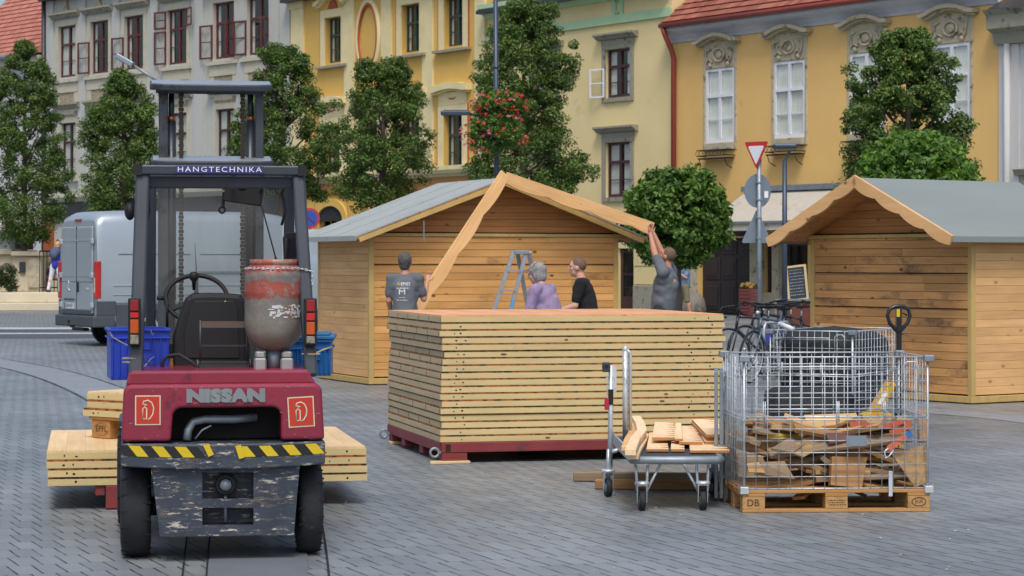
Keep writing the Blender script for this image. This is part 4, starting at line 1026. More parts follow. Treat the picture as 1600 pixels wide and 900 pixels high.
# ---- planter terrace on the left ----
t0 = G(0, 486)
def slab(x0, x1, Z0, Z1, z0, z1, name, mat, rz=0, bevel=.02, **kw):
    o = MB().bx(x0, x1, Z0, Z1, z0, z1).build(name, mat, bevel=bevel); return tag(o, **kw)
xr = lambda px, Z: (px-800)/F*Z
Zs = 76.5
slab(-32, xr(97, Zs), Zs, Zs+9, 0.001, .26, 'terrace_path', M['limestone'], kind='structure')
slab(-32, xr(92, 77.3), 77.3, 85.4, .262, .60, 'terrace_path', M['limestone'], kind='structure')
t = thing('planter_wall', 'cream stone planter wall with coping at far left behind the hedge', 'wall', (0, 0, 0))
zt_ = P(0, 398, 80).z
MB().bx(-32, xr(22, 80), 80, 84, .602, zt_).bx(xr(22, 80)+.002, xr(66, 80), 79.8, 82.5, .602, zt_-.05).build('wall', M['limestone'], t, bevel=.02)
MB().bx(-32, xr(20, 80), 79.8, 84.2, zt_+.002, zt_+.2).bx(xr(20, 80)+.002, xr(70, 80), 79.6, 82.7, zt_-.046, zt_+.12).build('coping', M['limestone'], t, bevel=.03)
MB().bx(xr(46, 80), xr(64, 80), 79.72, 79.79, .75, zt_-.1).build('carved_slab', M['lime_carved'], t)
MB().bx(xr(33, 80), xr(42, 80), 79.7, 79.79, zt_-.62, zt_-.25).build('plaque', M['dark_zinc'], t)
t = thing('railing', 'short black iron railing right of the cream planter wall', 'railing', (0, 0, 0))
MB().beam((xr(62, 79), 79, 2.0), (xr(96, 79), 79.6, 2.0), .04, .05).beam((xr(62, 79), 79, .75), (xr(96, 79), 79.6, .75), .03, .04).build('rail', M['iron'], t)
for i in range(8):
    x = xr(62, 79)+(xr(96, 79)-xr(62, 79))*i/7; MB().beam((x, 79+.6*i/7, .6), (x, 79+.6*i/7, 2.0), .025, .025).build('bar', M['iron'], t)
cs = []; rnd = random.Random(9)
for i in range(260): cs.append((rnd.uniform(-19.5, xr(27, 78.6)-.1), 78.6+rnd.uniform(-.25, .3), .7+rnd.uniform(0, .78)))
h_ = leaf_mesh('hedge', cs, 50, .17, .07, M['hedge'], 9, None); tag(h_, 'low clipped dark hedge along the planter wall at far left', 'hedge')
slab(xr(66, 78.6), xr(96, 78.6)+.5, 79.9, 80.4, .602, .98, 'stone_bench', M['limestone'], label='low stone bench behind the woman with the backpack', cat='bench')
for i, (px, c_, lab) in enumerate(((72, 'c', 'dark red flower planter behind the iron railing'),)):
    p0 = P(px, 440, 80.8); b = thing('flower_planter', lab, 'planter', (p0.x, p0.y, .602))
    MB().bx(-.3, .7, -.2, .2, 0, .45).build('trough', M['red_steel'], b, bevel=.02)
    leaf_mesh('plants', [(rnd.uniform(-.25, .65), rnd.uniform(-.15, .15), .6+rnd.uniform(0, .35)) for _ in range(26)], 30, .13, .07, leaf_mat('dark_red_leaves', (.05, .015, .015), (.2, .06, .05)), 4, b)
# =====================================================================
# WOODEN MARKET HUTS
# =====================================================================
def boards_rect(mb, x0, x1, z0, z1, y0, y1, pitch=.094, gap=.0045, rnd=None, split=.35, mi=0):
    z = z0
    while z < z1-.01:
        zz = min(z+pitch, z1); cuts = [x0, x1]
        if rnd and rnd.random() < split: cuts.insert(1, x0+(x1-x0)*rnd.uniform(.25, .75))
        for a, b_ in zip(cuts, cuts[1:]):
            dy = rnd.uniform(-.0015, .0015) if rnd else 0
            mb.bx(a+.0008, b_-.0008, y0+dy, y1, z+gap/2, zz-gap/2, mi)
        z = zz
def wave_board(L, h, n=4, amp=.036, plumb=0.0, th=.03):
    top = [(0, 0), (L, -0)]; N = 60; bot = []
    for i in range(N+1):
        x = L*i/N; bot.append((x, -h+amp*(1-abs(math.sin(PI*n*i/N))**.8)*1.0-.0))
    pts = [(0, 0), (L, 0)]+[(x-plumb*(-z) if False else x, z) for x, z in bot[::-1]]
    return pts
def hut(name_lab, X, Z, deg, wd, dp, he, hr, hw, ov, ovb, gaps, label, felt, fm, sm, seed, boards=(), wave_h=.15):
    t = thing('market_hut', label, 'market hut', (X, Z, 0), R(deg), 'wooden market huts on the square'); rnd = random.Random(seed)
    cx = wd/2; sl = (hr-he)/hw
    # front: shutter boards between the posts
    mb = MB(); lv = [.10]+list(gaps)+[he+.003]
    for a, b_ in zip(lv, lv[1:]): boards_rect(mb, .05, wd-.05, a+.005, b_-.005, 0, .02, rnd=rnd)
    mb.build('front_wall', fm, t, bevel=.0015)
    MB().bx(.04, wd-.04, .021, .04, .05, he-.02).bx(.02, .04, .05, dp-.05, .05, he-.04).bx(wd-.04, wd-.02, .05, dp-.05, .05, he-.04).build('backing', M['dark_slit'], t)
    # gable boards clipped to the roof slope
    gb = MB(); z = he+.045; inset = .06
    while z < hr-.12:
        zz = min(z+.094, hr-.1)
        xa = hw-(z-he)/sl-.03; xb = hw-(zz-he)/sl-.03; xa = min(xa, wd/2+.02); xb = min(xb, wd/2+.02)
        gb.prism([(cx-xa, z+.0013), (cx+xa, z+.0013), (cx+xb, zz-.0013), (cx-xb, zz-.0013)], inset, inset+.02); z = zz
    gb.build('gable_wall', M['gable_wood'], t, bevel=.003)
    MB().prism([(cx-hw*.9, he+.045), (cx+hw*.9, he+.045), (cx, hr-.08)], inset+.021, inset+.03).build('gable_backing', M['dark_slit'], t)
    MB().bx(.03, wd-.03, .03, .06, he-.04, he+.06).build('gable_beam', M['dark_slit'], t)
    for s_, nm in ((0, 'side_wall'), (1, 'side_wall')):
        sb = MB(); z = .10; xx = wd if s_ else 0
        while z < he-.06:
            zz = min(z+.094, he-.05); sb.bx(xx-.02 if s_ else xx, xx if s_ else xx+.02, .055, dp-.05, z+.0013, zz-.0013); z = zz
        sb.build(nm, sm, t, bevel=.0015)
    bb = MB(); boards_rect(bb, .05, wd-.05, .1, he-.03, dp-.02, dp, rnd=rnd); bb.build('back_wall', sm, t)
    for x, y in ((-.012, -.012), (wd-.055, -.012), (-.012, dp-.05), (wd-.055, dp-.05)):
        MB().bx(x, x+.067, y, y+.064, .09, he-.01).build('post', M['post_wood'], t, bevel=.004)
    MB().bx(-.03, wd+.03, -.022, .06, he-.0, he+.042).build('lintel', M['post_wood'], t, bevel=.004)
    MB().bx(-.02, wd+.02, -.02, .08, .012, .088).bx(-.02, .06, .081, dp-.06, .012, .088).bx(wd-.06, wd+.02, .081, dp-.06, .012, .088).bx(-.02, wd+.02, dp-.059, dp+.02, .012, .088).build('skid', M['post_wood'], t, bevel=.005)
    # roof
    rf = MB(); y0, y1 = -ov, dp+ovb
    for s_ in (-1, 1):
        p = [(cx, hr), (cx+s_*hw, he), (cx+s_*hw, he-.018), (cx, hr-.018)]
        rf.prism(p, y0, y1, mi=0)
        rf.prism([(cx+s_*(hw+.012), he+.002), (cx+s_*hw, he+.002), (cx+s_*hw, he-.062), (cx+s_*(hw+.012), he-.062)], y0, y1, mi=0)
    ro = rf.build('roof', felt, t)
    # felt seams and creases
    se = MB()
    for k in range(1, 3 if deg > 0 else 1):
        yy = y0+(y1-y0)*k/3
        for s_ in (-1, 1): se.beam((cx, yy, hr+.004), (cx+s_*hw, yy, he+.004), .012, .006)
    (se.build('felt_seam', felt, ro) if se.v else None)
    so_ = MB()
    for s_ in (-1, 1):
        n = 12
        for i in range(n):
            a = i/n; b_ = (i+1)/n-.004
            so_.prism([(cx+s_*hw*a, hr-.02-(hr-he)*a), (cx+s_*hw*b_, hr-.02-(hr-he)*b_), (cx+s_*hw*b_, hr-.04-(hr-he)*b_), (cx+s_*hw*a, hr-.04-(hr-he)*a)], y0+.005, y1-.005)
    so_.build('soffit', M['gable_wood'], ro)
    rt = MB()
    for s_ in (-1, 1):
        for yy in (y0+.02, 0.1):
            rt.beam((cx, yy, hr-.075), (cx+s_*hw*.98, yy, he-.05), .035, .06)
    rt.build('rafter', M['post_wood'], ro)
    L = math.hypot(hw, hr-he)+.05; ang = math.degrees(math.atan2(hr-he, hw))
    for s_ in boards:
        T = Matrix.Translation((cx+s_*.004, y0-.006, hr+.03)) @ rotm('Y', ang if s_ > 0 else 180-ang)
        pts = wave_board(L, wave_h)
        if s_ < 0: pts = [(x, -z) for x, z in pts]
        MB().prism(pts, -.03, 0, M=T).build('fascia_board', M['fascia'], ro, bevel=.003)
    return t
h1 = hut('a', -1.835, 29.75, 24, 3.57, 2.0, 1.925, 2.70, 2.08, .30, .07, (.88, 1.56),
    'large spruce hut behind the panel stack, its roof edge board being mounted', M['felt_light'], M['hut_wood'], M['hut_side'], 3)
h2 = hut('b', 3.63, 27.92, -56, 2.68, 2.0, 1.87, 2.56, 1.52, .50, .15, (1.06, 1.46),
    'weathered wooden hut at right with wavy edge boards under a grey felt roof', M['felt'], M['hut_wood_old'], M['hut_side'], 5, boards=(-1, 1))
# pale strip between gable boards (suspension rods)
MB().bx(.62, .635, -.31, -.3, 1.86, 2.12).build('rod', M['galv_dull'], h1)
# the two loose wavy boards of the left hut
c24, s24 = math.cos(R(24)), math.sin(R(24))
def h1w(x, y, z): return Vector((-1.835+c24*x-s24*y, 29.75+s24*x+c24*y, z))
def board_between(a, b_, h, label, flip=False, nwave=3.5):
    a, b_ = Vector(a), Vector(b_); d = b_-a; L = d.length; x = d.normalized()
    y = Vector((-s24, c24, 0)); y = (y-x*y.dot(x)).normalized(); z = x.cross(y)
    if z.z < 0 and not flip: z = -z; y = -y
    Mx = Matrix((x, y, z)).transposed().to_4x4(); Mx.translation = a
    o = MB().prism(wave_board(L, h, nwave), -.015, .015).build('fascia_board', M['fascia'], bevel=.003)
    o.matrix_world = Mx
    return tag(o, label, 'board', 'wavy roof edge boards')
ra = P(792, 269, 30.0); rb = P(1022, 348, 30.95)
board_between(ra, rb, .175, 'wavy pine edge board along the right roof slope, low end held by the reaching man')
la = P(783, 266, 29.75); lb = P(641, 482, 28.75)
board_between(la, lb, .165, 'wavy pine edge board hanging from the ridge into the hand of the man in grey')
for (p, r_) in ((P(786, 281, 29.7), .01), (P(802, 279, 29.93), .01)):
    pass

# =====================================================================
# PANEL STACKS
# =====================================================================
ORD = ['bottom', 'second from the bottom', 'third from the bottom', 'fourth from the bottom', 'fifth from the bottom', 'sixth from the bottom', 'seventh from the bottom', 'eighth from the bottom', 'ninth from the bottom',
       'ninth from the top', 'eighth from the top', 'seventh from the top', 'sixth from the top', 'fifth from the top', 'fourth from the top', 'third from the top', 'second from the top', 'topmost']
def panel(fr, x0, y0, z0, wd, dp, hh, label, group, rnd, slits=False, face=None, edge=None, twist=0):
    t = thing('wooden_board', label, 'wooden panel', (fr.X0, fr.Z0, 0), fr.rz+R(twist), group)
    mb = MB(); e = .028
    ht = hh-.014
    mb.bx(x0, x0+wd, y0, y0+e, z0, z0+ht, 0); mb.bx(x0, x0+wd, y0+dp-e, y0+dp, z0, z0+ht, 0)
    mb.bx(x0, x0+e, y0+e+.0005, y0+dp-e-.0005, z0, z0+ht, 1); mb.bx(x0+wd-e, x0+wd, y0+e+.0005, y0+dp-e-.0005, z0, z0+ht, 1)
    for xx in (.11, .11+rnd.uniform(.05, .07), wd-rnd.uniform(.10, .13), wd-rnd.uniform(.24, .3)):
        if rnd.random() < .8: mb.ell((x0+xx+rnd.uniform(-.01, .01), y0-.0005, z0+ht*rnd.uniform(.4, .6)), (rnd.uniform(.005, .011), .0015, rnd.uniform(.005, .009)), 2, n=8, m=4)
    if rnd.random() < .35:
        xx = rnd.uniform(.3, wd-.3); mb.ell((x0+xx, y0-.0005, z0+ht*.5), (rnd.uniform(.015, .03), .001, .009), 3, n=10, m=4)
    if slits:
        k = 4 if rnd.random() < .6 else 5
        for i in range(k+1):
            yy = y0+.03+(dp-.06)*i/k+rnd.uniform(-.01, .01); mb.bx(x0-.0012, x0+.002, yy, yy+.012, z0+.004, z0+ht-.002, 2)
    mb.build('frame', [edge or M['panel_edge'], M['panel_edge_side'], M['dark_slit'], pm('knot_brown', H('6a4a38'), .8)], t, bevel=.002)
    fb = MB(); n = int(wd/.12); inn = .004
    # thin boarded face, seen as the orange seam between the layers
    for i in range(n):
        a = x0+inn+(wd-2*inn)*i/n; b_ = x0+inn+(wd-2*inn)*(i+1)/n-.001
        fb.bx(a, b_, y0+inn, y0+dp-inn, z0+ht+.0005, z0+hh-.001)
    fb.build('boarding', face or M['panel_seam'], t)
    return t
s0 = Frame(-.555, 18.1, 14); rnd = random.Random(21)
NP = 18; z = .166; ph = (1.165-.166)/NP
wood_top = wood('stack_top_boards', H('e8b184'), H('d69a6a'), 1, .35, .05, .55)
for i in range(NP):
    dx = rnd.uniform(-.009, .009)+(.022 if i in (11, 12) else 0)-(.015 if i == 15 else 0); dy = rnd.uniform(-.006, .01)
    panel(s0, dx, dy, z, 2.33+rnd.uniform(-.01, .02), 2.2, ph, ('pale yellow-edged wooden panel, %s of the tall stack on the red skid' % ORD[i]) if 0 < i < 17 else ('topmost yellow-edged wooden panel of the tall stack, its boarded face bare' if i else 'lowest yellow-edged wooden panel, lying directly on the red steel skid'), 'panels in the tall stack', rnd, slits=i in (2, 4, 8+1, 11, 12, 14, 15, 17), face=wood_top if i == NP-1 else None)
    z += ph
def ring_eye(mb, c, r=.034, t_=.011): mb.ring(c, r, t_, 'y', n=20, m=8)
sk = thing('steel_skid', 'red painted steel skid frame carrying the tall panel stack', 'steel skid', s0.loc, s0.rz)
W2, D2 = 2.34, 2.24
m_ = MB(); m_.bx(0, W2, -.02, .03, .085, .163); m_.bx(0, W2, D2-.05, D2, .085, .163); m_.bx(-.01, .04, .031, D2-.051, .085, .163); m_.bx(W2-.04, W2+.01, .031, D2-.051, .085, .163)
for k in range(1, 4): m_.bx(.041, W2-.041, D2*k/4-.03, D2*k/4+.03, .10, .155)
m_.build('frame', M['red_steel'], sk, bevel=.004)
for x in (.005, W2/2-.1, W2-.205):
    for y in (-.015, D2*.33, D2*.66, D2-.2):
        if x > .1 and x < 2 and y < .3: continue
        f_ = MB().bx(x, x+.2, y, y+.15, .022, .084); f_.bx(x+.01, x+.19, y-.003, y-.0005, .05, .056); f_.build('foot', M['red_steel'], sk, bevel=.004)
MB().bx(.03, .07, -.0235, -.0205, .095, .15).build('slot', M['dark_slit'], sk)
for y, x in ((-.03, -.05), (D2-.2, -.06)):
    r_ = MB(); ring_eye(r_, (x, y+.05, .085)); r_.beam((x+.03, y+.05, .085), (x+.06, y+.05, .09), .02, .02); r_.build('lifting_eye', M['galv_dull'], sk)
sh = MB(); sh.prism([(-.11, -.1), (.22, -.06), (.22, .04), (-.08, .06)], 0.001, .021, 'xy'); tag(sh.build('shim_board', M['shim'], loc=s0.loc, rz=s0.rz, bevel=.003), 'thin pale board wedged under the near left foot of the red skid', 'board')
sh = MB(); sh.bx(-.02, .25, D2-.25, D2-.12, 0.001, .021); tag(sh.build('shim_board', M['shim'], loc=s0.loc, rz=s0.rz, bevel=.003), 'thin pale board under the far left foot of the red skid', 'board')

# ---- load in front of the lifting truck ----
l0 = Frame(-2.95, 14.63, 10.5); rnd = random.Random(5)
lw, ld = 2.04, 1.87
top_pale = wood('load_top_boards', H('ecd2a4'), H('dcb984'), 1, .25, .03, .5)
nm = ['bottom panel', 'second panel from the bottom', 'third panel from the bottom', 'top panel']
for i in range(4):
    panel(l0, rnd.uniform(-.008, .008), rnd.uniform(-.004, .006), .157+i*.056, lw, ld, .056, nm[i]+' of the flat load carried in front of the truck', 'panels carried by the truck', rnd, face=top_pale if i == 3 else None)
sk = thing('steel_skid', 'red steel skid under the flat panel load in front of the truck', 'steel skid', l0.loc, l0.rz)
m_ = MB(); m_.bx(.3, .36, .02, ld-.02, .09, .154); m_.bx(lw-.36, lw-.3, .02, ld-.02, .09, .154); m_.build('rail', M['red_steel'], sk, bevel=.003)
for x in (.365, lw-.365-.13, ):
    for y in (.0, ld-.2): MB().bx(x, x+.13, y, y+.14, .006, .153).build('foot', M['red_steel'], sk, bevel=.004)
# pallet with small angled panels on top
zt0 = .157+4*.056
u0 = Frame(-2.905, 15.72, -38)
pb = thing('pallet', 'small pallet on blocks between the flat load and the angled panels', 'pallet', u0.loc, u0.rz)
for (x, y) in ((.0, .03), (.42, .03), (.84, .03), (.0, .4), (.42, .4), (.84, .4), (.0, .78), (.42, .78), (.84, .78)):
    MB().bx(x+.02, x+.20, y, y+.1, zt0+.002, zt0+.125).build('block', M['pallet_wood'], pb, bevel=.004)
MB().bx(0, 1.05, .02, .14, zt0+.127, zt0+.147).bx(0, 1.05, .4, .5, zt0+.127, zt0+.147).bx(0, 1.05, .78, .88, zt0+.127, zt0+.147).build('deck_board', M['pallet_wood'], pb, bevel=.003)
tm = text_mesh('stamp', 'EPFL', .06, pm('burnt_stamp', H('5b3d22'), .9), pb, Matrix.Translation((.12, .028, zt0+.065)) @ FACE_CAM, ext=.0008)
MB().ring((.12, .0285, zt0+.065), .072, .003, 'y', n=24, m=4, rb=.04).build('stamp_ring', M['scrap_a'], pb)
z = zt0+.149
for i in range(3):
    panel(u0, -.03+rnd.uniform(-.02, .02), .01+.012*i, z, 1.12, 1.0, .056, ['lowest small panel of the angled trio behind the truck mast', 'middle small panel of the angled trio behind the truck mast', 'uppermost small panel of the angled trio, its boarded face up'][i], 'small angled panels', rnd, face=top_pale if i == 2 else None, twist=0)
    z += .0565
# beams lying on the ground behind the trolley
for i, (a, b_, lab) in enumerate((((896, 752), (1150, 754), 'long grey timber beam on the ground behind the trolley'), ((930, 764), (1190, 767), 'shorter brown timber beam in front of the grey one on the ground'))):
    p, q = G(*a), G(*b_); p.z = q.z = .035; o = MB().beam((0, 0, 0), q-p, .07, .066).build('timber_beam', M['beam_wood'] if i == 0 else M['scrap_a'], loc=p, bevel=.006); tag(o, lab, 'beam', 'timber beams on the paving')
# =====================================================================
# LIFTING TRUCK
# =====================================================================
fk = Frame(-1.516, 12.1, 9.0)
T = thing('forklift', 'dark red and grey lifting truck seen from behind, raised guard frame and worn counterweight', 'forklift', fk.loc, fk.rz)
M['truck_red'] = pm('truck_red_paint', H('84233a'), .3, var=.14, scale=2.5, dirt=H('5d1c2e'), dirt_at=.60, dscale=5, coat=.3)
M['truck_grey'] = pm('truck_dark_grey_paint', H('434c57'), .5, .1, var=.12, scale=4, dirt=H('2d3136'), dirt_at=.62, dscale=5)
def worn_mat():
    m, n, b, l = _base('worn_counterweight_paint'); c = _coord(n, l, 'Object')
    col = _ramp(n, l, _noise(n, l, c, 5, 6), [(.3, H('2a323e')), (.7, H('3d4856'))])
    st = _coord(n, l, 'Object', (2.2, 3, 11))
    msk = _ramp(n, l, _noise(n, l, c, 4, 5, .7), [(.38, (0, 0, 0)), (.50, (1, 1, 1))])
    sc1 = _noise(n, l, st, 3.5, 9, .74)
    col = _mix(n, l, _mix(n, l, 1.0, msk, _ramp(n, l, sc1, [(.545, (0, 0, 0)), (.58, (.8, .8, .8))]), 'MULTIPLY'), col, H('625a52'))
    sc2 = _noise(n, l, st, 4.6, 10, .8)
    col = _mix(n, l, _mix(n, l, 1.0, _ramp(n, l, _noise(n, l, c, 6, 4), [(.42, (0, 0, 0)), (.50, (1, 1, 1))]), _ramp(n, l, sc2, [(.555, (0, 0, 0)), (.58, (.95, .95, .95))]), 'MULTIPLY'), col, H('c4bfb2'))
    r_ = _noise(n, l, c, 2.2, 8, .75)
    col = _mix(n, l, _ramp(n, l, r_, [(.56, (0, 0, 0)), (.68, (.7, .7, .7))]), col, H('4e4037'))
    l.new(col, b.inputs['Base Color']); b.inputs['Roughness'].default_value = .55; b.inputs['Metallic'].default_value = .1
    _bump(n, l, b, sc1, .3, .004); return m
M['worn'] = worn_mat()
M['guard'] = pm('guard_grey_paint', H('383e47'), .42, .2, var=.1, scale=4, dirt=H('30353b'), dirt_at=.66, dscale=6)
M['mast_steel'] = pm('mast_steel', H('454b54'), .4, .4, var=.15, scale=5, dirt=H('2b2724'), dirt_at=.6, dscale=4)
M['plate_light'] = pm('bright_plate_steel', H('b4bac0'), .35, .6, var=.1, scale=6)  # paler steel, used only on the top faces of the mast plates
# hood: U outline
po = fk.p
def X(px, y=0): return po(px, 650, y).x
def Zz(py, y=0): return po(349, py, y).z
xl, xr_ = X(191), X(505); xa, xb = X(267), X(439); zb_, zs_, zt_ = Zz(689), Zz(600), Zz(579)
def arc(cx, cz, r, a0, a1, n=5): return [(cx+r*math.cos(R(a0+(a1-a0)*i/n)), cz+r*math.sin(R(a0+(a1-a0)*i/n))) for i in range(n+1)]
zo = Zz(637)
out = [(xl-.006, zb_)]+arc(xl+.05, zs_-.045, .045, 180, 90)+arc(xr_-.05, zs_-.045, .045, 90, 0)+[(xr_+.008, zb_), (xb, zb_)]+arc(xb-.05, zo-.05, .05, 0, 90)+arc(xa+.06, zo-.05, .05, 90, 180)+[(xa, zb_)]
hd = MB().prism(out, 0, .22).build('hood', M['truck_red'], T, bevel=.018, seg=3)
xu0, xu1 = X(197), X(490)
up = [(xu0-.004, zs_-.01)]+arc(xu0+.04, zt_-.03, .03, 180, 90)+arc(xu1-.04, zt_-.03, .03, 90, 0)+[(xu1+.02, zs_-.01)]
MB().prism(up, .045, 1.0).build('hood_top', M['truck_red'], T, bevel=.016, seg=3)
body = MB(); body.bx(xl+.03, xa-.01, .221, 1.25, .55, zs_-.02); body.bx(xb+.01, xr_-.03, .221, 1.25, .55, zs_-.02); body.bx(xa-.009, xb+.009, .30, 1.25, .5, zs_-.02); body.build('chassis', M['truck_grey'], T, bevel=.01)
MB().bx(xa-.02, xb+.02, .221, .29, zb_, zo+.02).build('opening_shade', pm('black_opening_shade', H('0d0e10'), .8), T)  # black box: the shade inside the hood opening is put into its colour
ex = MB(); ex.tube([po(292, 688, .10), po(294, 672, .11), po(302, 659, .12), po(320, 655, .12), po(365, 655, .12), po(400, 652, .16)], .022, n=12); ex.tube([po(305, 686, .08), po(316, 672, .08), po(330, 665, .08)], .005, n=6); ex.build('exhaust_pipe', M['galv_dull'], T)
# hazard ledge
z1_, z2_ = Zz(691), Zz(727); x0_, x1_ = X(189), X(508)
N = 14; led = MB(); V = []
for i in range(N+1):
    t_ = -1+2*i/N; x = x0_+(x1_-x0_)*i/N; y = -.035+.03*abs(t_)**2.5
    sag = -.018*(1-abs(t_)**2)
    V += [(x, y, z2_+sag), (x, y, z1_+sag*.3), (x, .5, z1_+sag*.3), (x, .5, z2_+sag)]
Fs = []
for i in range(N):
    a = i*4; b_ = a+4
    for k in range(4): Fs.append((a+k, b_+k, b_+(k+1) % 4, a+(k+1) % 4))
Fs += [(0, 1, 2, 3), tuple(N*4+k for k in (3, 2, 1, 0))]
led.add(V, Fs); led.build('ledge', M['worn'], T, bevel=.008, seg=2)
# tape: stripes leaning
def ledge_y(x): t_ = -1+2*(x-x0_)/(x1_-x0_); return -.035+.03*abs(t_)**2.5
ty = pm('hazard_yellow', H('cdb21c'), .45, var=.08, dirt=H('6c5f2a'), dirt_at=.66, dscale=12); tb = pm('hazard_black', H('17181a'), .5)
tape = MB()
def stripes(pa, pb, lean, torn):
    xa_, xb_ = X(pa), X(pb); n_ = 7; wd_ = (xb_-xa_)/n_; zt, zb2 = Zz(693.5), Zz(710)
    for i in range(n_):
        a = xa_+i*wd_; b_ = a+wd_; sh_ = .045*lean
        q = [(a-sh_, zt), (b_-sh_, zt), (b_+sh_*0, zb2), (a+sh_*0, zb2)]
        yy = [ledge_y(p[0])-.0035 for p in q]
        zz_ = [0, 0, 0, 0]
        tape.add([(q[k][0], yy[k], q[k][1]-(.012*(1-abs(-1+2*(q[k][0]-x0_)/(x1_-x0_))**2))) for k in range(4)], [(0, 1, 2, 3)], 0 if i % 2 == torn else 1)
for (sa, a, b_) in (((196, 322, 1, 1), (322, 695), (330, 712)), ((381, 507, 1, 0), (372, 696), (378, 716))):
    tape = MB(); stripes(*sa); p, q = po(a[0], a[1], -.045), po(b_[0], b_[1], -.045); tape.beam(p, q, .03, .002, 0, up=(0, 1, 0))
    tape.build('hazard_tape', [ty, tb], T, fix=False)
# lower counterweight with pockets
def cw(px, py, y=.02): p = po(px, py, y); return (p.x, p.z)
c_ = MB(); yb0, yb1 = .012, .42
A, Bb, Cc, Dd = cw(236, 728), cw(468, 728), cw(459, 836), cw(250, 838)
L1, L2 = cw(316, 738), cw(316, 780); R1, R2 = cw(396, 738), cw(396, 780); L3, L4 = cw(316, 793), cw(316, 821); R3, R4 = cw(396, 793), cw(396, 821)
Tl, Tr, Bl, Br = (L1[0], A[1]), (R1[0], A[1]), (L4[0], Dd[1]-.004), (R4[0], Dd[1]-.003)
c_.prism([A, Tl, Bl, Dd], yb0, yb1); c_.prism([Tr, Bb, Cc, Br], yb0, yb1)
c_.prism([Tl, Tr, R1, L1], yb0, yb1); c_.prism([L2, R2, R3, L3], yb0, yb1); c_.prism([L4, R4, Br, Bl], yb0, yb1)
c_.bx(L1[0], R1[0], .13, .4, L4[1], A[1])
c_.build('counterweight', M['worn'], T)
tp = MB(); p = po(353, 759, 0); tp.ring((p.x, .06, p.z), .042, .016, 'y', n=24, m=8, mi=1); tp.cyl((p.x, .03, p.z), (p.x, .125, p.z), .03, n=16); tp.cyl((p.x, .07, p.z-.05), (p.x, .07, L4[1]+.01), .009, n=10); tp.build('tow_pin', [M['galv_dull'], M['black_rubber']], T)
# wheels
def tyre(cx, cy, r, w_, parent):
    mb = MB(Matrix.Translation((cx, cy, r)) @ rotm('Y', 90)); n = 36
    pr = [(r*.55, -w_/2+.01), (r*.72, -w_/2), (r*.93, -w_/2+.008), (r*.99, -w_*.32), (r, -w_*.1), (r, w_*.1), (r*.99, w_*.32), (r*.93, w_/2-.008), (r*.72, w_/2), (r*.55, w_/2-.01)]
    mb.lathe(pr, 48)
    w = mb.build('wheel', M['black_rubber'], parent)
    k = MB(Matrix.Translation((cx, cy, r)))
    for i in range(0, n, 2):
        a = 2*PI*(i+.5*0)/n
        for sgn, off in ((-1, 0), (1, .5)):
            aa = 2*PI*(i+2*off)/n; c2, s2 = math.cos(aa), math.sin(aa)
            k.beam((sgn*w_*.485, c2*r*.955, s2*r*.955), (sgn*w_*.24, c2*r*.994, s2*r*.994), .010, .004, 0, up=(0, c2, s2))
    k.build('tread_groove', M['joint_black'], w)
    h_ = MB(Matrix.Translation((cx, cy, r)) @ rotm('Y', 90)); h_.lathe([(r*.5, -w_*.3), (r*.56, -w_/2+.012), (r*.56, w_/2-.012), (r*.5, w_*.3), (r*.15, w_*.25)], 24); h_.build('rim', M['truck_grey'], w)
    return w
wl0, wl1 = po(188, 800, .3).x, po(236, 800, .3).x; wr0, wr1 = po(463, 800, .3).x, po(500, 800, .3).x
tyre((wl0+wl1)/2, .36, .265, wl1-wl0, T); tyre((wr0+wr1)/2+.005, .36, .265, (wr1-wr0)+.01, T)
tyre(-.47, 1.75, .30, .2, T); tyre(.47, 1.75, .30, .2, T)
MB().tube([(-.45, .36, .265), (.45, .36, .265)], .05, n=10).bx(-.3, .3, .421, 1.7, .18, .5).build('axle', M['truck_grey'], T)
# fenders over front wheels and side steps
MB().bx(-.56, -.32, 1.45, 2.05, .62, .66).bx(.32, .56, 1.45, 2.05, .62, .66).bx(-.54, .54, 1.0, 1.45, .30, .34).build('fender', M['truck_grey'], T, bevel=.01)
# overhead guard: four posts and roof bars
g_ = MB()
a = po(212, 588, .13); b_ = po(223, 272, .38); g_.beam(a, b_, .075, .06, up=(0, 1, 0)); g_.build('rear_guard_post', M['guard'], T, bevel=.012, seg=2); g_ = MB()
a2 = po(486, 588, .13); b2 = po(466, 272, .38); g_.beam(a2, b2, .068, .06, up=(0, 1, 0))
g_.build('rear_guard_post', M['guard'], T, bevel=.012, seg=2)
for px0, px1 in ((233, 236), (449, 452)):
    g_ = MB(); a = po(px0+2, 560, 1.55); b_ = po(px1, 280, 1.35); g_.beam(a, b_, .06, .06, up=(0, 1, 0))
    g_.build('front_guard_post', M['guard'], T, bevel=.01, seg=2)
ztop = b_.z; zr = po(345, 265, .36).z
g_ = MB(); xL, xR = po(209, 265, .36).x, po(478, 265, .36).x
g_.bx(xL, xR, .33, .39, zr-.03, zr+.022); g_.bx(xL+.05, xR-.05, .41, .47, zr-.10, zr-.035)
g_.bx(xL+.0, xL+.05, .391, 1.38, zr-.03, zr+.02); g_.bx(xR-.05, xR, .391, 1.38, zr-.03, zr+.02); g_.bx(xL+.051, xR-.051, 1.32, 1.38, zr-.04, zr+.015)
for k in range(1, 5): x = xL+.05+(xR-xL-.1)*k/5; g_.bx(x-.012, x+.012, .471, 1.319, zr-.025, zr+.005)
g_.build('guard_roof', M['guard'], T, bevel=.008, seg=2)
sg = MB(); sp0, sp1 = po(274, 268, .325), po(412, 268, .325); sg.bx(sp0.x, sp1.x, .3245, .3285, zr-.021, zr+.017); so_ = sg.build('name_strip', pm('blue_strip', H('2a3273'), .5, var=.08), T)
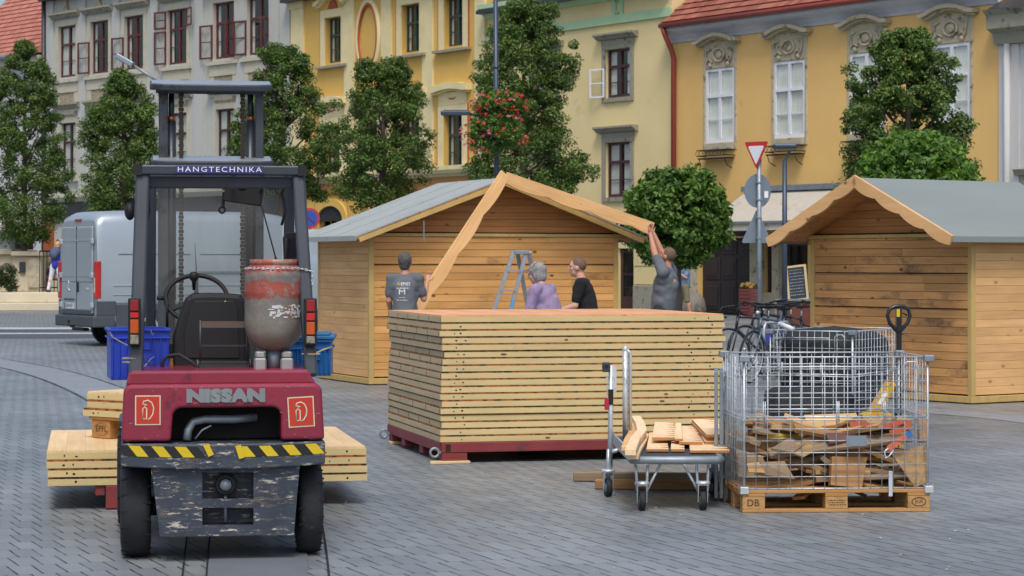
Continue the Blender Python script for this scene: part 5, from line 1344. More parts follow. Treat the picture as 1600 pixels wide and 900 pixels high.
tx = text_mesh('name_lettering', 'HANGTECHNIKA', .04, M['white_ink'], so_, Matrix.Translation(((sp0.x+sp1.x)/2, .3235, zr-.002)) @ FACE_CAM, ext=.0006, spacing=1.3); fit_text(tx, (sp1.x-sp0.x)*.95, .027)
cp_ = MB(); cp_.bx(xL-.002, xL+.045, .325, .329, zr-.032, zr+.024); cp_.bx(xR-.045, xR+.002, .325, .329, zr-.032, zr+.024); cp_.build('end_cap', M['black_plastic'], T)
# screen
gm_ = glass_mat('scratched_screen', (.80, .82, .80), .04, .12, .30)
p0_, p1_ = po(243, 560, 1.5), po(441, 285, 1.42)
MB().add([(p0_.x, 1.52, .95), (p1_.x, 1.52, .95), (p1_.x, 1.40, zr-.06), (p0_.x, 1.40, zr-.06)], [(0, 1, 2, 3)]).build('windscreen', gm_, T)
# mast
ym = 2.12
ms = MB()
for (a, b_) in ((248, 263), (399, 412)):
    x0m, x1m = po(a, 200, ym).x, po(b_, 200, ym).x
    ms.bx(x0m, x1m, ym, ym+.10, .15, po(345, 140, ym).z)
ms.build('inner_rail', M['mast_steel'], T, bevel=.004)
ms = MB()
for (a, b_) in ((247, 274), (383, 410)):
    x0m, x1m = po(a, 400, ym+.12).x, po(b_, 400, ym+.12).x
    ms.bx(x0m, x1m, ym+.12, ym+.24, .1, po(345, 258, ym).z)
ms.build('outer_rail', M['mast_steel'], T, bevel=.004)
def cross(py0, py1, px0, px1, nm, tilt=-10):
    a, b_ = po(px0, py0, ym-.12), po(px1, py1, ym-.12); w_ = b_.x-a.x; cx = (a.x+b_.x)/2; z = (a.z+b_.z)/2
    pts = []
    for t_ in [i/10 for i in range(11)]: pts.append((cx-w_/2+w_*t_, -.10-.05*math.sin(PI*t_)**.35))
    pts += [(cx+w_/2, .10), (cx-w_/2, .10)]
    Tm = Matrix.Translation((0, ym, z)) @ rotm('X', -tilt)
    MB(Tm).prism(pts, -.02, .018, 'xy').build(nm, M['mast_steel'], T, bevel=.006, seg=2)
    MB(Tm).prism([(cx+(x-cx)*.97, y*.97) for x, y in pts], .0185, .022, 'xy').build(nm+'_face', M['plate_light'], T)
    MB(Tm).prism([(cx+(x-cx)*.9, y*.5+.05) for x, y in pts], -.05, -.0205, 'xy').build(nm+'_lower', M['mast_steel'], T)
cross(127, 136, 234, 426, 'mast_crosshead'); cross(246, 256, 236, 427, 'mast_crosspiece')
cy = MB()
for a in (268, 391): p = po(a, 200, ym+.05); cy.cyl((p.x, ym+.05, po(a, 470, ym).z), (p.x, ym+.05, po(a, 188, ym).z), .028, 0, 14); cy.cyl((p.x, ym+.05, po(a, 188, ym).z), (p.x, ym+.05, po(a, 145, ym).z), .018, 1, 12); cy.cyl((p.x, ym+.05, po(a, 188, ym).z), (p.x, ym+.05, po(a, 181, ym).z), .024, 2, 12)
cy.build('lift_cylinder', [M['mast_steel'], M['mast_steel'], pm('brass_gland', H('c47a4a'), .35, .6)], T)
ch = MB()
for a in (283, 379):
    p = po(a, 200, ym-.02); z = .9; ztp = po(a, 148, ym-.02).z; k = 0
    while z < ztp:
        w_ = .016 if k % 2 else .012; ch.bx(p.x-w_, p.x+w_, ym-.03, ym-.012, z, z+.020); z += .022; k += 1
ch.build('chain', pm('greasy_chain', H('35291f'), .5, .3, var=.3), T)
# fork carriage and forks
fc = MB(); fc.bx(-.5, .5, 2.38, 2.42, .12, .2); fc.bx(-.5, .5, 2.38, 2.42, .5, .58)
for x in (-.3, .3): fc.bx(x-.05, x+.05, 2.421, 2.46, .08, .6)
fc.build('fork_carriage', M['mast_steel'], T, bevel=.004)
for x in (-.3, .3): MB().bx(x-.05, x+.05, 2.461, 3.5, .05, .085).build('fork', M['mast_steel'], T, bevel=.004)
# dash, steering wheel
MB().bx(-.35, .2, 1.42, 1.55, .6, 1.12).build('dashboard', M['black_plastic'], T, bevel=.02)
stc = po(307, 466, 1.12); Ts = Matrix.Translation(stc) @ rotm('X', 48)
sw = MB(Ts); sw.ring((0, 0, 0), .175, .0135, 'z', n=40, m=8)
for a in (90, 210, 330): sw.beam((0, 0, -.02), (.17*math.cos(R(a)), .17*math.sin(R(a)), 0), .025, .012)
sw.lathe([(.04, -.04), (.045, 0), (.02, .02)], 16); sw.cyl((0, 0, -.4), (0, 0, -.02), .02); sw.build('steering_wheel', M['black_plastic'], T)
kn = po(303, 437, 1.0); MB().lathe([(.008, -.06), (.012, -.01), (.026, .005), (.028, .03), (.015, .045)], 16, M=Matrix.Translation(kn)).build('steering_knob', M['black_plastic'], T)
# seat
sb = MB(); y = .62
def sp(px, py): q = po(px, py, y); return (q.x, q.z)
ol = [sp(271, 583), sp(270, 528), sp(276, 505), sp(284, 480), sp(290, 466), sp(300, 459), sp(325, 457.5), sp(352, 458), sp(375, 460), sp(383, 466), sp(386, 480), sp(388, 583)]
sb.prism(ol, y, y+.11); sb.build('seat_back', M['black_plastic'], T, bevel=.025, seg=3)
ol2 = [sp(288, 560), sp(287, 520), sp(297, 480), sp(303, 470), sp(365, 470), sp(372, 480), sp(374, 560)]
MB().prism(ol2, y-.008, y).build('seat_back_panel', pm('black_vinyl', H('14161a'), .6, var=.15), T, bevel=.005)
MB().bx(ol[0][0]+.02, ol[-1][0]-.01, y+.11, y+.55, zt_+.02, zt_+.14).build('seat', M['black_plastic'], T, bevel=.04, seg=3)
p = po(352, 471, y-.01); MB().ell(p, (.005, .003, .005), n=8, m=5).build('seat_screw', M['galv'], T)
# luggage bracket behind the seat
br = MB(); yy = .38
def bp(px, py, y=yy): return po(px, py, y)
for px in (313, 386): br.tube([bp(px, 500), bp(px, 575)], .0065, n=8)
br.beam(bp(313, 507), bp(386, 507), .004, .035, 1); br.beam(bp(313, 540), bp(386, 540), .008, .008); br.beam(bp(311, 566), bp(388, 566), .012, .014); br.beam(bp(311, 572), bp(388, 572), .03, .02)
br.beam(bp(311, 580), bp(392, 580), .06, .012); br.tube([bp(309, 562), bp(309, 583)], .008, n=8); br.tube([bp(391, 560), bp(393, 583)], .01, n=8); br.beam(bp(300, 582), bp(400, 582), .02, .008)
br.build('rear_bracket', [pm('bare_black_bracket', H('3c3f42'), .45, .5, dirt=H('6b4a35'), dirt_at=.66, dscale=8), pm('rusty_bar', H('5b5048'), .6, .3, var=.2, dirt=H('7a4528'), dirt_at=.58, dscale=10)], T)
# hoses
MB().tube([po(253, 582, .5), po(254, 565, .5), po(262, 556, .5), po(280, 554, .5), po(300, 566, .48), po(312, 578, .45)], .010, n=10).build('hose', M['black_rubber'], T)
MB().tube([po(231, 285, .55), po(232, 330, .6), po(226, 355, .6), po(218, 380, .55), po(214, 410, .5)], .011, n=8).build('cable', M['black_rubber'], T)
MB().tube([po(452, 285, .5), po(440, 300, .6), po(446, 330, .6), po(440, 352, .6)], .008, n=8).tube([po(404, 310, 1.0), po(412, 286, .9), po(428, 290, .8), po(433, 305, .8)], .004, n=6).build('cable', M['black_rubber'], T)
# lamp unit and gear hanging under the guard
lu = MB(); q = po(375, 303, 1.0); lu.beam(po(350, 300, 1.0), po(410, 309, 1.0), .10, .075, up=(0, 1, 0)); lu.ell(po(378, 292, 1.0), (.05, .05, .035)); lu.ring(po(347, 328, 1.0), .017, .008, 'y', n=12, m=6); lu.beam(po(351, 285, 1.0), po(348, 325, 1.0), .018, .018); lu.build('work_lamp', M['black_plastic'], T, bevel=.006)
MB().tube([po(352, 283, .99), po(355, 294, .98), po(349, 300, .98)], .006, n=6).build('yellow_tie', ty, T)
MB().tube([po(409, 322, 1.2), po(431, 404, 1.25)], .004, n=6).ell(po(431, 404, 1.25), (.008, .008, .012)).build('control_lever', M['black_plastic'], T)
MB().tube([po(245, 466, 1.0), po(257, 466, 1.0)], .011, n=8).tube([po(261, 466, 1.05), po(261, 515, 1.05)], .008, n=8).build('gear_lever', M['black_plastic'], T)
# mirror
mi_ = MB(); mi_.prism([(-.045, -.08), (.045, -.08), (.05, .05), (.035, .08), (-.035, .08), (-.05, .05)], -.01, .01, M=Matrix.Translation(po(456, 386, .42)) @ rotm('Z', 12)); mo_ = mi_.build('mirror', M['black_plastic'], T, bevel=.004)
mm_, n_, b_2, l_ = _base('mirror_face'); b_2.inputs['Metallic'].default_value = 1; b_2.inputs['Roughness'].default_value = .05; b_2.inputs['Base Color'].default_value = (.8, .8, .8, 1)
MB().prism([(-.038, -.072), (.038, -.072), (.043, .047), (-.043, .047)], -.013, -.0105, M=Matrix.Translation(po(456, 386, .42)) @ rotm('Z', 12)).build('mirror_face', mm_, mo_)
MB().ell(po(203, 330, .6), (.03, .05, .05)).build('round_mirror', M['black_plastic'], T)
# tail lamps
red_l = pm('red_lens', H('8f1f26'), .15, var=.1, coat=.5); red2 = pm('bright_red_lens', H('b8282c'), .12, var=.05, coat=.5); amb = pm('amber_lens', H('b9501c'), .15, var=.1, coat=.5); wh = pm('clear_lens', H('8f8b80'), .2, var=.1, dirt=H('5c564c'), dirt_at=.55, dscale=20)
for (a, b_, lst, nm_) in ((200, 220, ((467, 486, red_l), (486, 497, red2), (497, 521, amb), (521, 538, wh)), 0), (475, 495, ((467, 487, red_l), (487, 501, red2), (501, 523, amb), (523, 537, wh)), 1)):
    y = .10; p, q = po(a, 466, y), po(b_, 540, y)
    hs_ = MB().bx(p.x, q.x, y-.015, y+.04, q.z, p.z).build('tail_lamp', M['black_plastic'], T, bevel=.006, seg=2)
    for k, (t0_, t1_, mt) in enumerate(lst):
        zt2, zb2 = po(a, t0_, y).z-.006, po(a, t1_, y).z+.001
        MB().bx(p.x+.012, q.x-.012, y-.026, y-.0155, zb2, zt2-.001).build('lens', mt, hs_, bevel=.003)
# gas cylinder on its stand
M['gas'] = None
def gas_mat():
    m, n, b, l = _base('worn_gas_bottle'); c = _coord(n, l, 'Object'); sx = n.nodes.new('ShaderNodeSeparateXYZ'); l.new(c, sx.inputs[0])
    g1 = _noise(n, l, c, 9, 9, .75)
    zz = _math(n, l, 'ADD', sx.outputs[2], _math(n, l, 'MULTIPLY', _math(n, l, 'SUBTRACT', g1, .5), .16))
    mr = n.nodes.new('ShaderNodeMapRange'); mr.inputs[1].default_value = 0; mr.inputs[2].default_value = .5; l.new(zz, mr.inputs[0])
    gy, rd = H('7d7a74'), H('9a4b40')
    col = _ramp(n, l, mr.outputs[0], [(.0, H('857d6e')), (.40, gy), (.555, gy), (.565, rd), (.76, rd), (.77, H('77736e')), (.83, H('77736e')), (.85, rd), (1, rd)])
    g2 = _noise(n, l, c, 14, 10, .8)
    col = _mix(n, l, _ramp(n, l, g2, [(.50, (0, 0, 0)), (.60, (.85, .85, .85))]), col, H('8f8880'))
    g3 = _noise(n, l, c, 6, 10, .8)
    col = _mix(n, l, _ramp(n, l, g3, [(.60, (0, 0, 0)), (.66, (.6, .6, .6))]), col, H('5b4f47'))
    l.new(col, b.inputs['Base Color']); b.inputs['Roughness'].default_value = .5; b.inputs['Metallic'].default_value = .15; _bump(n, l, b, g2, .2, .002); return m
gc = po(428, 548, .30); gr = (po(474, 480, .30).x-po(382, 480, .30).x)/2; gh = po(428, 405, .30).z-gc.z
gs = thing('gas_cylinder', 'scuffed red and grey gas cylinder chained upright on the back of the truck', 'gas cylinder', fk.loc, fk.rz)
gb = MB().lathe([(.05, 0), (gr*.55, .015), (gr*.85, gh*.12), (gr*.97, gh*.22), (gr, gh*.32), (gr, gh*.62), (gr*1.015, gh*.64), (gr, gh*.66), (gr, gh*.80), (gr*1.01, gh*.82), (gr*.99, gh*.86), (gr*.9, gh*.92), (gr*.80, gh*.935), (gr*.82, gh*.94), (gr*.82, gh), (gr*.78, gh), (gr*.77, gh*.94), (gr*.3, gh*.93)], 48)
go = gb.build('bottle', gas_mat(), gs, loc=gc)
rnd = random.Random(3); lb_ = MB()
for i in range(70):
    a = R(-90+rnd.uniform(-10, 62)); z = gh*rnd.uniform(.37, .50) if rnd.random() < .8 else gh*rnd.uniform(.36, .54); rr_ = gr+.0012
    w_ = rnd.uniform(.004, .016); h_ = rnd.uniform(.003, .011); ca, sa = math.cos(a), math.sin(a)
    lb_.beam((ca*rr_-sa*-w_, sa*rr_+ca*-w_, z), (ca*rr_-sa*w_, sa*rr_+ca*w_, z), .0015, h_, 0 if rnd.random() < .93 else 1)
lb_.build('torn_label', [pm('label_white', H('c5c9cc'), .6, var=.1), M['terracotta']], go)
vs = MB()
for (a, b_) in ((397, 416), (438, 458)):
    p, q = po(a, 582, .24), po(b_, 549, .24); vs.bx(p.x, q.x, .2, .36, p.z, q.z-.035); vs.bx(p.x+.006, q.x-.006, .21, .35, q.z-.035, q.z)
vs.build('stand', pm('worn_aluminium', H('a9abac'), .4, .6, var=.1), gs, bevel=.008)
MB().cyl((gc.x, .3, gc.z-.1), (gc.x, .3, gc.z), .045).build('valve', M['galv_dull'], gs)
chn = MB()
def chain(mb, pts, r=.009, t_=.0028, step=.017):
    L = 0; seq = [Vector(p) for p in pts]; k = 0
    for a, b_ in zip(seq, seq[1:]):
        d = b_-a; n_ = max(1, int(d.length/step))
        for i in range(n_):
            c = a+d*(i+.5)/n_; q = d.to_track_quat('X', 'Z').to_matrix().to_4x4() @ (rotm('X', 90) if k % 2 else rotm('X', 15)); k += 1
            mb.ring(c, r, t_, 'z', n=8, m=4, rb=r*.55, M=q.to_3x3())
zc = gc.z+gh*.90
pts = [(gc.x+gr*1.0*math.cos(R(a)), gc.y+gr*1.0*math.sin(R(a)), zc+.004*math.sin(a)) for a in range(190, 331, 10)]+[po(488, 424, .22), po(488, 448, .22)]
chain(chn, pts); chn.build('chain', M['galv'], gs)
# decals, lettering
M['decal_red'] = pm('decal_red', H('b9342a'), .45, var=.05); M['decal_cream'] = pm('decal_cream', H('cfc7a4'), .5, var=.05, dirt=H('8f8871'), dirt_at=.66, dscale=10)
for (a, b_, c2, d2, tl, scr) in ((211, 251, 618, 664, 0, 1), (450, 491, 620, 667, -3, 0)):
    p, q = po(a, c2, -.002), po(b_, d2, -.002); w_, h_ = q.x-p.x, p.z-q.z; Tm = Matrix.Translation(((p.x+q.x)/2, -.0015, (p.z+q.z)/2)) @ rotm('Y', tl)
    o = MB(Tm).bx(-w_/2, w_/2, -.001, 0, -h_/2, h_/2).build('warning_decal', M['decal_cream'], T)
    MB(Tm).bx(-w_/2+.006, w_/2-.006, -.002, -.0012, -h_/2+.006, h_/2-.006).build('decal_field', M['decal_red'], o)
    ic = MB(Tm @ Matrix.Translation((0, -.003, 0)) @ Matrix.Diagonal((1, .12, 1, 1)))
    ic.tube([(-.026, 0, -.045), (-.026, 0, .008), (-.016, 0, .018), (-.006, 0, .008), (-.006, 0, -.045), (-.026, 0, -.045)], .0035, n=6)
    ic.tube([(-.016, 0, .018), (-.014, 0, .03), (-.026, 0, .033), (-.022, 0, .046), (0, 0, .052), (.02, 0, .040), (.03, 0, .012), (.026, 0, -.02), (.012, 0, -.042), (-.002, 0, -.05)], .0035, n=6)
    ic.tube([(-.014, 0, .03), (-.004, 0, .026)], .003, n=6)
    ic.build('decal_icon', M['decal_cream'], o)
tx = text_mesh('brand_lettering', 'NISSAN', .1, pm('grey_letters', H('878e92'), .4, .4, dirt=H('8f7a66'), dirt_at=.64, dscale=20), T, Matrix.Translation((po(353, 619, -.004).x, -.006, po(353, 619, 0).z)) @ FACE_CAM, ext=.004, bold=.008)
fit_text(tx, po(415, 619, 0).x-po(292, 619, 0).x, Zz(608)-Zz(630))
cs_ = MB(); rnd = random.Random(12)
for (a, b_, r) in ((414, 590, .006), (270, 592, .004), (366, 600, .003), (500, 640, .003), (262, 637, .004)): cs_.ell(po(a, b_, .02 if b_ > 601 else .05), (r, .002, r*.7), n=8, m=4)
for i in range(60):
    a, b_ = rnd.uniform(197, 500), rnd.uniform(604, 686)
    if 262 < a < 442 and b_ > 630: continue
    p = po(a, b_, -.0012); q = p+Vector((rnd.uniform(-.02, .02), 0, rnd.uniform(-.008, .008))); cs_.beam(p, q, .001, rnd.uniform(.001, .0035))
cs_.build('paint_chip', pm('chip_pink', H('a8807c'), .7), T)
# ---- crates tied to the truck -------------------------------------------------------------------
def tub(label, px0, px1, py0, py1, y, dp, col, seed, rot=0, lid=False):
    a, b_ = po(px0, py0, y), po(px1, py1, y); w_ = b_.x-a.x; h_ = a.z-b_.z
    t = thing('plastic_crate', label, 'plastic crate', fk.loc, fk.rz, 'blue crates tied to the truck')
    Tm = Matrix.Translation(((a.x+b_.x)/2, y, b_.z)) @ rotm('Z', rot); mb = MB(Tm); e = .006; tp = .012
    def wallq(x0, x1, y0, y1): mb.bx(x0, x1, y0, y1, 0, h_)
    wallq(-w_/2+tp, w_/2-tp, 0, e); wallq(-w_/2+tp, w_/2-tp, dp-e, dp); wallq(-w_/2+tp, -w_/2+tp+e, e, dp-e); wallq(w_/2-tp-e, w_/2-tp, e, dp-e); mb.bx(-w_/2+tp, w_/2-tp, 0, dp, -.004, .002)
    for (x0, x1, y0, y1) in ((-w_/2, w_/2, -.014, -.0005), (-w_/2, w_/2, dp+.0005, dp+.014), (-w_/2, -w_/2+tp-.0005, 0, dp), (w_/2-tp+.0005, w_/2, 0, dp)):
        mb.bx(x0, x1, y0, y1, h_-.014, h_); mb.bx(x0, x1, y0, y1, h_-.055, h_-.047)
    for k in range(9):
        x = -w_/2+.02+(w_-.04)*k/8
        if 2 < k < 6: continue
        mb.bx(x-.004, x+.004, -.012, -.0005, .01, h_-.056)
    mb.bx(-.06, -.055, -.013, -.0005, h_-.11, h_-.056); mb.bx(.055, .06, -.013, -.0005, h_-.11, h_-.056); mb.bx(-.06, .06, -.013, -.0005, h_-.115, h_-.1105)
    mb.build('shell', pm('blue_plastic', col, .42, var=.08, scale=5, dirt=tuple(min(1, c*1.6+.05) for c in col), dirt_at=.66, dscale=9, spec=.5), t, bevel=.002)
    if lid: MB(Tm).bx(-w_/2-.01, w_/2+.01, -.02, dp+.02, h_+.001, h_+.022).bx(-w_/2+.02, w_/2-.02, .02, dp-.02, h_+.022, h_+.034).build('lid', pm('blue_lid', H('2d6a9a'), .45, var=.1), t, bevel=.004)
    else: MB(Tm).bx(-.015, -.0, -.0145, -.0135, h_-.10, h_-.08).bx(.004, .016, -.0145, -.0135, h_-.10, h_-.08).build('handle_slot', M['black_plastic'], t)
    return t
tub('open royal blue plastic crate roped to the left post of the truck', 170, 268, 514, 592, .62, .42, H('2141b4'), 1, rot=4)
tub('lidded blue plastic crate roped to the right post of the truck', 452, 520, 531, 586, .75, .5, H('1763a8'), 2, rot=-6, lid=True)
rp = MB(); 
for k in range(2): 
    zc_ = po(205, 560+k*6, .2).z; c0 = po(206, 560+k*6, .17); rp.ring(c0, .048, .006, 'z', n=16, m=6)
rp.tube([po(172, 520, .55), po(176, 527, .45), po(190, 535, .3), po(200, 540, .2)], .004, n=6); rp.tube([po(236, 515, .55), po(237, 526, .55), po(240, 520, .55)], .003, n=6); rp.tube([po(218, 540, .3), po(226, 562, .5), po(236, 571, .52)], .004, n=6)
ro = rp.build('rope', pm('grey_speckled_rope', H('7f7d7b'), .8, var=.4, scale=40), T)
rp = MB(); rp.ring(po(486, 553, .17), .045, .005, 'z', n=16, m=6); rp.tube([po(492, 552, .2), po(504, 547, .5), po(519, 542, .7)], .005, n=6); rp.build('rope', M['shim'], T)
sz = MB(); sz.beam(po(222, 577, .56), po(236, 560, .56), .004, .018, 0, up=(0, 1, 0)); sz.beam(po(233, 563, .56), po(241, 557, .56), .004, .028, 1, up=(0, 1, 0)); so2 = sz.build('pliers', [M['galv'], M['galv_dull']], T)
yl = MB(); yl.beam(po(266, 583, .7), po(268, 560, .7), .02, .03, 0, up=(0, 1, 0)); yl.build('yellow_strap', pm('ochre_strap', H('b88a2c'), .6), T)
# =====================================================================
# MESH CAGES, SCRAP WOOD, PALLET JACK
# =====================================================================
def grid_panel(a, b_, z0, z1, nx, nz, parent, name='wire_panel', thick=(), r=.0028, br=.005, up=(0, 0, 1)):
    """wire panel between ground points a and b"""
    a, b_ = Vector((*a, 0)), Vector((*b_, 0)); mb = MB(); d = b_-a; off = Vector((-d.y, d.x, 0)).normalized()*.005
    for i in range(nx+1):
        p = a+d*i/nx; rr = br if i in (0, nx) else r
        mb.tube([p+Vector((0, 0, z0)), p+Vector((0, 0, z1))], rr, n=6)
    for j in range(nz+1):
        z = z0+(z1-z0)*j/nz; rr = br if (j in (0, nz) or j in thick) else r
        mb.tube([a+off+Vector((0, 0, z)), b_+off+Vector((0, 0, z))], rr, n=6)
        if j in thick: mb.tube([a-off+Vector((0, 0, z-.018)), b_-off+Vector((0, 0, z-.018))], br*.8, n=6)
    return mb.build(name, M['galv'], parent)
def euro_pallet(fr, label, w_=1.2, d=.8, stamps=True):
    t = thing('euro_pallet', label, 'pallet', fr.loc, fr.rz, 'euro pallets under the wire cages')
    for y in (0, d/2-.05, d-.1): MB().bx(0, w_, y, y+.1, .001, .022).build('bottom_board', M['pallet_wood'], t, bevel=.003)
    for x in (0, w_/2-.072, w_-.145):
        for y in (0, d/2-.05, d-.1): MB().bx(x+.001, x+.144, y+.001, y+.099, .0225, .1).build('block', M['pallet_block'], t, bevel=.003)
    for x in (0, w_/2-.072, w_-.145): MB().bx(x, x+.145, 0, d, .1005, .122).build('stringer', M['pallet_wood'], t, bevel=.003)
    for i in range(5): y = (d-.145)*i/4; MB().bx(0, w_, y, y+(.145 if i % 2 == 0 else .1), .1225, .144).build('deck_board', M['pallet_wood'], t, bevel=.003)
    if stamps:
        br_ = pm('burnt_brown', H('4a3020'), .9)
        text_mesh('stamp', 'DB', .062, br_, t, Matrix.Translation((.068, 0.0005, .062)) @ FACE_CAM, ext=.0008)
        MB().ring((w_-.072, .0002, .064), .045, .0025, 'y', n=24, m=4, rb=.026).build('stamp_ring', br_, t)
        text_mesh('stamp', 'EUR', .03, br_, t, Matrix.Translation((w_-.072, .0005, .064)) @ FACE_CAM, ext=.0008)
        k = MB(); rnd = random.Random(1)
        for j in range(3):
            x = w_/2-.05
            while x < w_/2+.05: q = rnd.uniform(.004, .014); k.bx(x, x+q, .0003, .0012, .045+j*.014, .051+j*.014); x += q+.005
        k.build('stamp_marks', br_, t)
    return t
def cage(fr, label, w_=1.2, d=.8, h0=.15, h1=.98, nx=16, ny=11, nz=11, plate=True, r=.0026):
    t = thing('wire_cage', label, 'wire cage', fr.loc, fr.rz, 'galvanised wire cages')
    mid = 6
    grid_panel((.015, .01), (w_-.015, .01), h0, h1, nx, nz, t, thick=(mid,), r=r)
    grid_panel((w_-.015, d-.01), (.015, d-.01), h0, h1, nx, nz, t, thick=(mid,), r=r)
    grid_panel((.01, d-.015), (.01, .015), h0, h1, ny, nz, t, thick=(mid,), r=r)
    grid_panel((w_-.01, .015), (w_-.01, d-.015), h0, h1, ny, nz, t, thick=(mid,), r=r)
    # upper flap outline and hooks on the front
    f = MB(); zf = h0+(h1-h0)*mid/nz
    f.tube([(.06, -.006, zf+.02), (.06, -.006, h1-.06), (w_-.22, -.006, h1-.06), (w_-.22, -.006, zf+.02)], .0045, n=6)
    f.tube([(w_-.17, -.006, h1-.22), (w_-.17, -.006, h1-.05), (w_-.15, -.006, h1-.03), (w_-.10, -.006, h1-.03), (w_-.08, -.006, h1-.05), (w_-.08, -.006, h1-.22)], .0045, n=6)
    for x in (.13, w_*.5, w_-.30): f.tube([(x, -.014, zf+.10), (x, -.014, zf-.06), (x+.012, -.014, zf-.06), (x+.012, -.014, zf+.1)], .0035, n=6)
    f.build('front_flap', M['galv'], t)
    for (x, y) in ((.01, .01), (w_-.01, .01), (.01, d-.01), (w_-.01, d-.01)):
        MB().bx(x-.03, x+.035, y-.03, y+.03, h1-.03, h1+.012).build('top_clamp', M['galv_dull'], t, bevel=.006, seg=2)
        MB().bx(x-.025, x+.03, y-.022, y+.022, .118, .165).build('foot_clamp', M['galv'], t, bevel=.005, seg=2)
    MB().bx(w_-.27, w_-.245, -.018, -.006, .10, .26).build('hasp', M['galv'], t, bevel=.002)
    if plate: MB().bx(.66, .79, -.012, -.009, .42, .485).build('label_plate', M['zinc'], t)
    return t
c1f = Frame(1.45, 14.5, 4)
euro_pallet(c1f, 'worn euro pallet under the front wire cage of scrap wood')
cage(c1f, 'front wire cage on a pallet, filled with scrap wood')
c2f = Frame(2.27, 20.4, -30)
euro_pallet(c2f, 'euro pallet under the rear wire cage with the black sheeting', .8, 1.2, stamps=False)
cage(c2f, 'rear wire cage bulging with black sheeting, closer to the bicycles', .8, 1.2, nx=11, ny=16, plate=False, r=.0019)
# black sheeting filling the rear cage
def crumple(name, size, seed, res=26, amp=.06, mat=None):
    rs = np.random.RandomState(seed); V = []; Fs = []
    n, m = res*2, res
    ph = rs.rand(14, 4)
    for j in range(m+1):
        t_ = -PI/2+PI*j/m
        for i in range(n):
            a = 2*PI*i/n; ct, st_ = math.cos(t_), math.sin(t_); e = .28
            sx = math.copysign(abs(ct)**e*abs(math.cos(a))**e, math.cos(a)); sy = math.copysign(abs(ct)**e*abs(math.sin(a))**e, math.sin(a)); sz = math.copysign(abs(st_)**e, st_)
            dsp = 0
            for q in ph: dsp += abs(math.sin(q[0]*9*sx+q[1]*9*sy+q[2]*9*sz+q[3]*6))-.6
            k = 1+amp*dsp/3
            V.append((sx*size[0]*k, sy*size[1]*k, sz*size[2]*k))
    for j in range(m):
        for i in range(n): l = (i+1) % n; Fs.append((j*n+i, j*n+l, (j+1)*n+l, (j+1)*n+i))
    return V, Fs
V, Fs = crumple('t', (.345, .54, .43), 3, amp=.035)
V = [(x+.40, y+.58, z*(1-.12*max(0, (x*.9+y*.3)/.5))+.56) for x, y, z in V]
o = MB().add(V, Fs, 0, True).build('sheeting', M['tarp'], loc=c2f.loc, rz=c2f.rz); tag(o, 'crumpled black plastic sheeting stuffed in the rear wire cage', 'sheeting')
V, Fs = crumple('t', (.30, .22, .22), 8)
V = [(x+.86, y+2.2, max(z, -.2)+.44) for x, y, z in V]
o = MB().add(V, Fs, 0, True).build('sheeting', M['tarp'], loc=c1f.loc, rz=c1f.rz); tag(o, 'second heap of black sheeting standing between the two wire cages', 'sheeting')
o = MB().bx(.3, 1.4, 1.95, 2.5, .001, .20).build('wooden_crate', M['scrap_b'], loc=c1f.loc, rz=c1f.rz, bevel=.01); tag(o, 'low dark wooden crate under the black heap between the cages', 'crate')
tb_ = MB(); a, b_ = P(1219, 506, 20.3), P(1240, 515, 20.2); tb_.cyl(a, b_, .022); tb_.ell(a, (.022, .022, .022)); tag(tb_.build('tube', pm('white_tube', H('c9ced2'), .4)), 'short white tube lying on the black sheeting in the rear cage', 'tube')

# scrap wood
def slabq(fr, pts, th, mat, label, group='scrap boards in the front cage', name='scrap_board'):
    """board face through four (px, py, depth) points"""
    q = [fr.p(*p) for p in pts]; n = (q[1]-q[0]).cross(q[2]-q[0]).normalized()
    if n.y < 0: n = -n
    k = [p+n*th for p in q]
    c = sum(q, Vector())/len(q); m_ = len(q)
    mb = MB().add([p-c for p in q]+[p-c for p in k], [tuple(range(m_)), tuple(range(m_, 2*m_))[::-1]]+[(i, m_+i, m_+(i+1) % m_, (i+1) % m_) for i in range(m_)])
    Mx = Matrix.Translation(fr.loc) @ Matrix.Rotation(fr.rz, 4, 'Z'); w0 = Mx @ c
    o = mb.build(name, mat, loc=w0, rz=fr.rz, bevel=.002)
    return tag(o, label, 'board', group)
f = c1f
slabq(f, [(1300, 713, .06), (1355, 715, .07), (1347, 763, .03), (1298, 758, .03)], .06, M['scrap_a'], 'squarish brown plank block standing upright in the middle of the front cage')
slabq(f, [(1392, 708, .08), (1450, 694, .10), (1452, 752, .05), (1430, 762, .04)], .018, M['osb'], 'triangular stained chipboard offcut in the right corner of the front cage')
slabq(f, [(1224, 702, .10), (1290, 668, .34), (1300, 690, .30), (1256, 714, .08)], .018, M['osb'], 'light chipboard offcut lying tilted above the middle of the heap')
slabq(f, [(1290, 676, .22), (1360, 676, .30), (1365, 685, .24), (1296, 692, .16)], .02, pm('faded_maroon_paint', H('6b4a48'), .7, var=.2, dirt=H('8f7b6a'), dirt_at=.6, dscale=10), 'faded maroon painted board near the top of the heap')
slabq(f, [(1256, 648, .45), (1338, 645, .50), (1342, 660, .36), (1264, 668, .36)], .03, M['scrap_c'], 'palest board lying across the very top of the heap')
slabq(f, [(1190, 722, .05), (1226, 720, .10), (1242, 748, .05), (1180, 740, .04)], .02, M['scrap_b'], 'grey board low at the left of the front cage')
slabq(f, [(1167, 724, .03), (1186, 722, .03), (1196, 739, .02), (1170, 738, .02)], .03, M['scrap_c'], 'small white-ended block at the left front corner of the front cage')
slabq(f, [(1194, 650, .40), (1240, 664, .42), (1238, 672, .30), (1196, 658, .30)], .02, M['scrap_a'], 'brown lath pointing up left at the top of the heap')
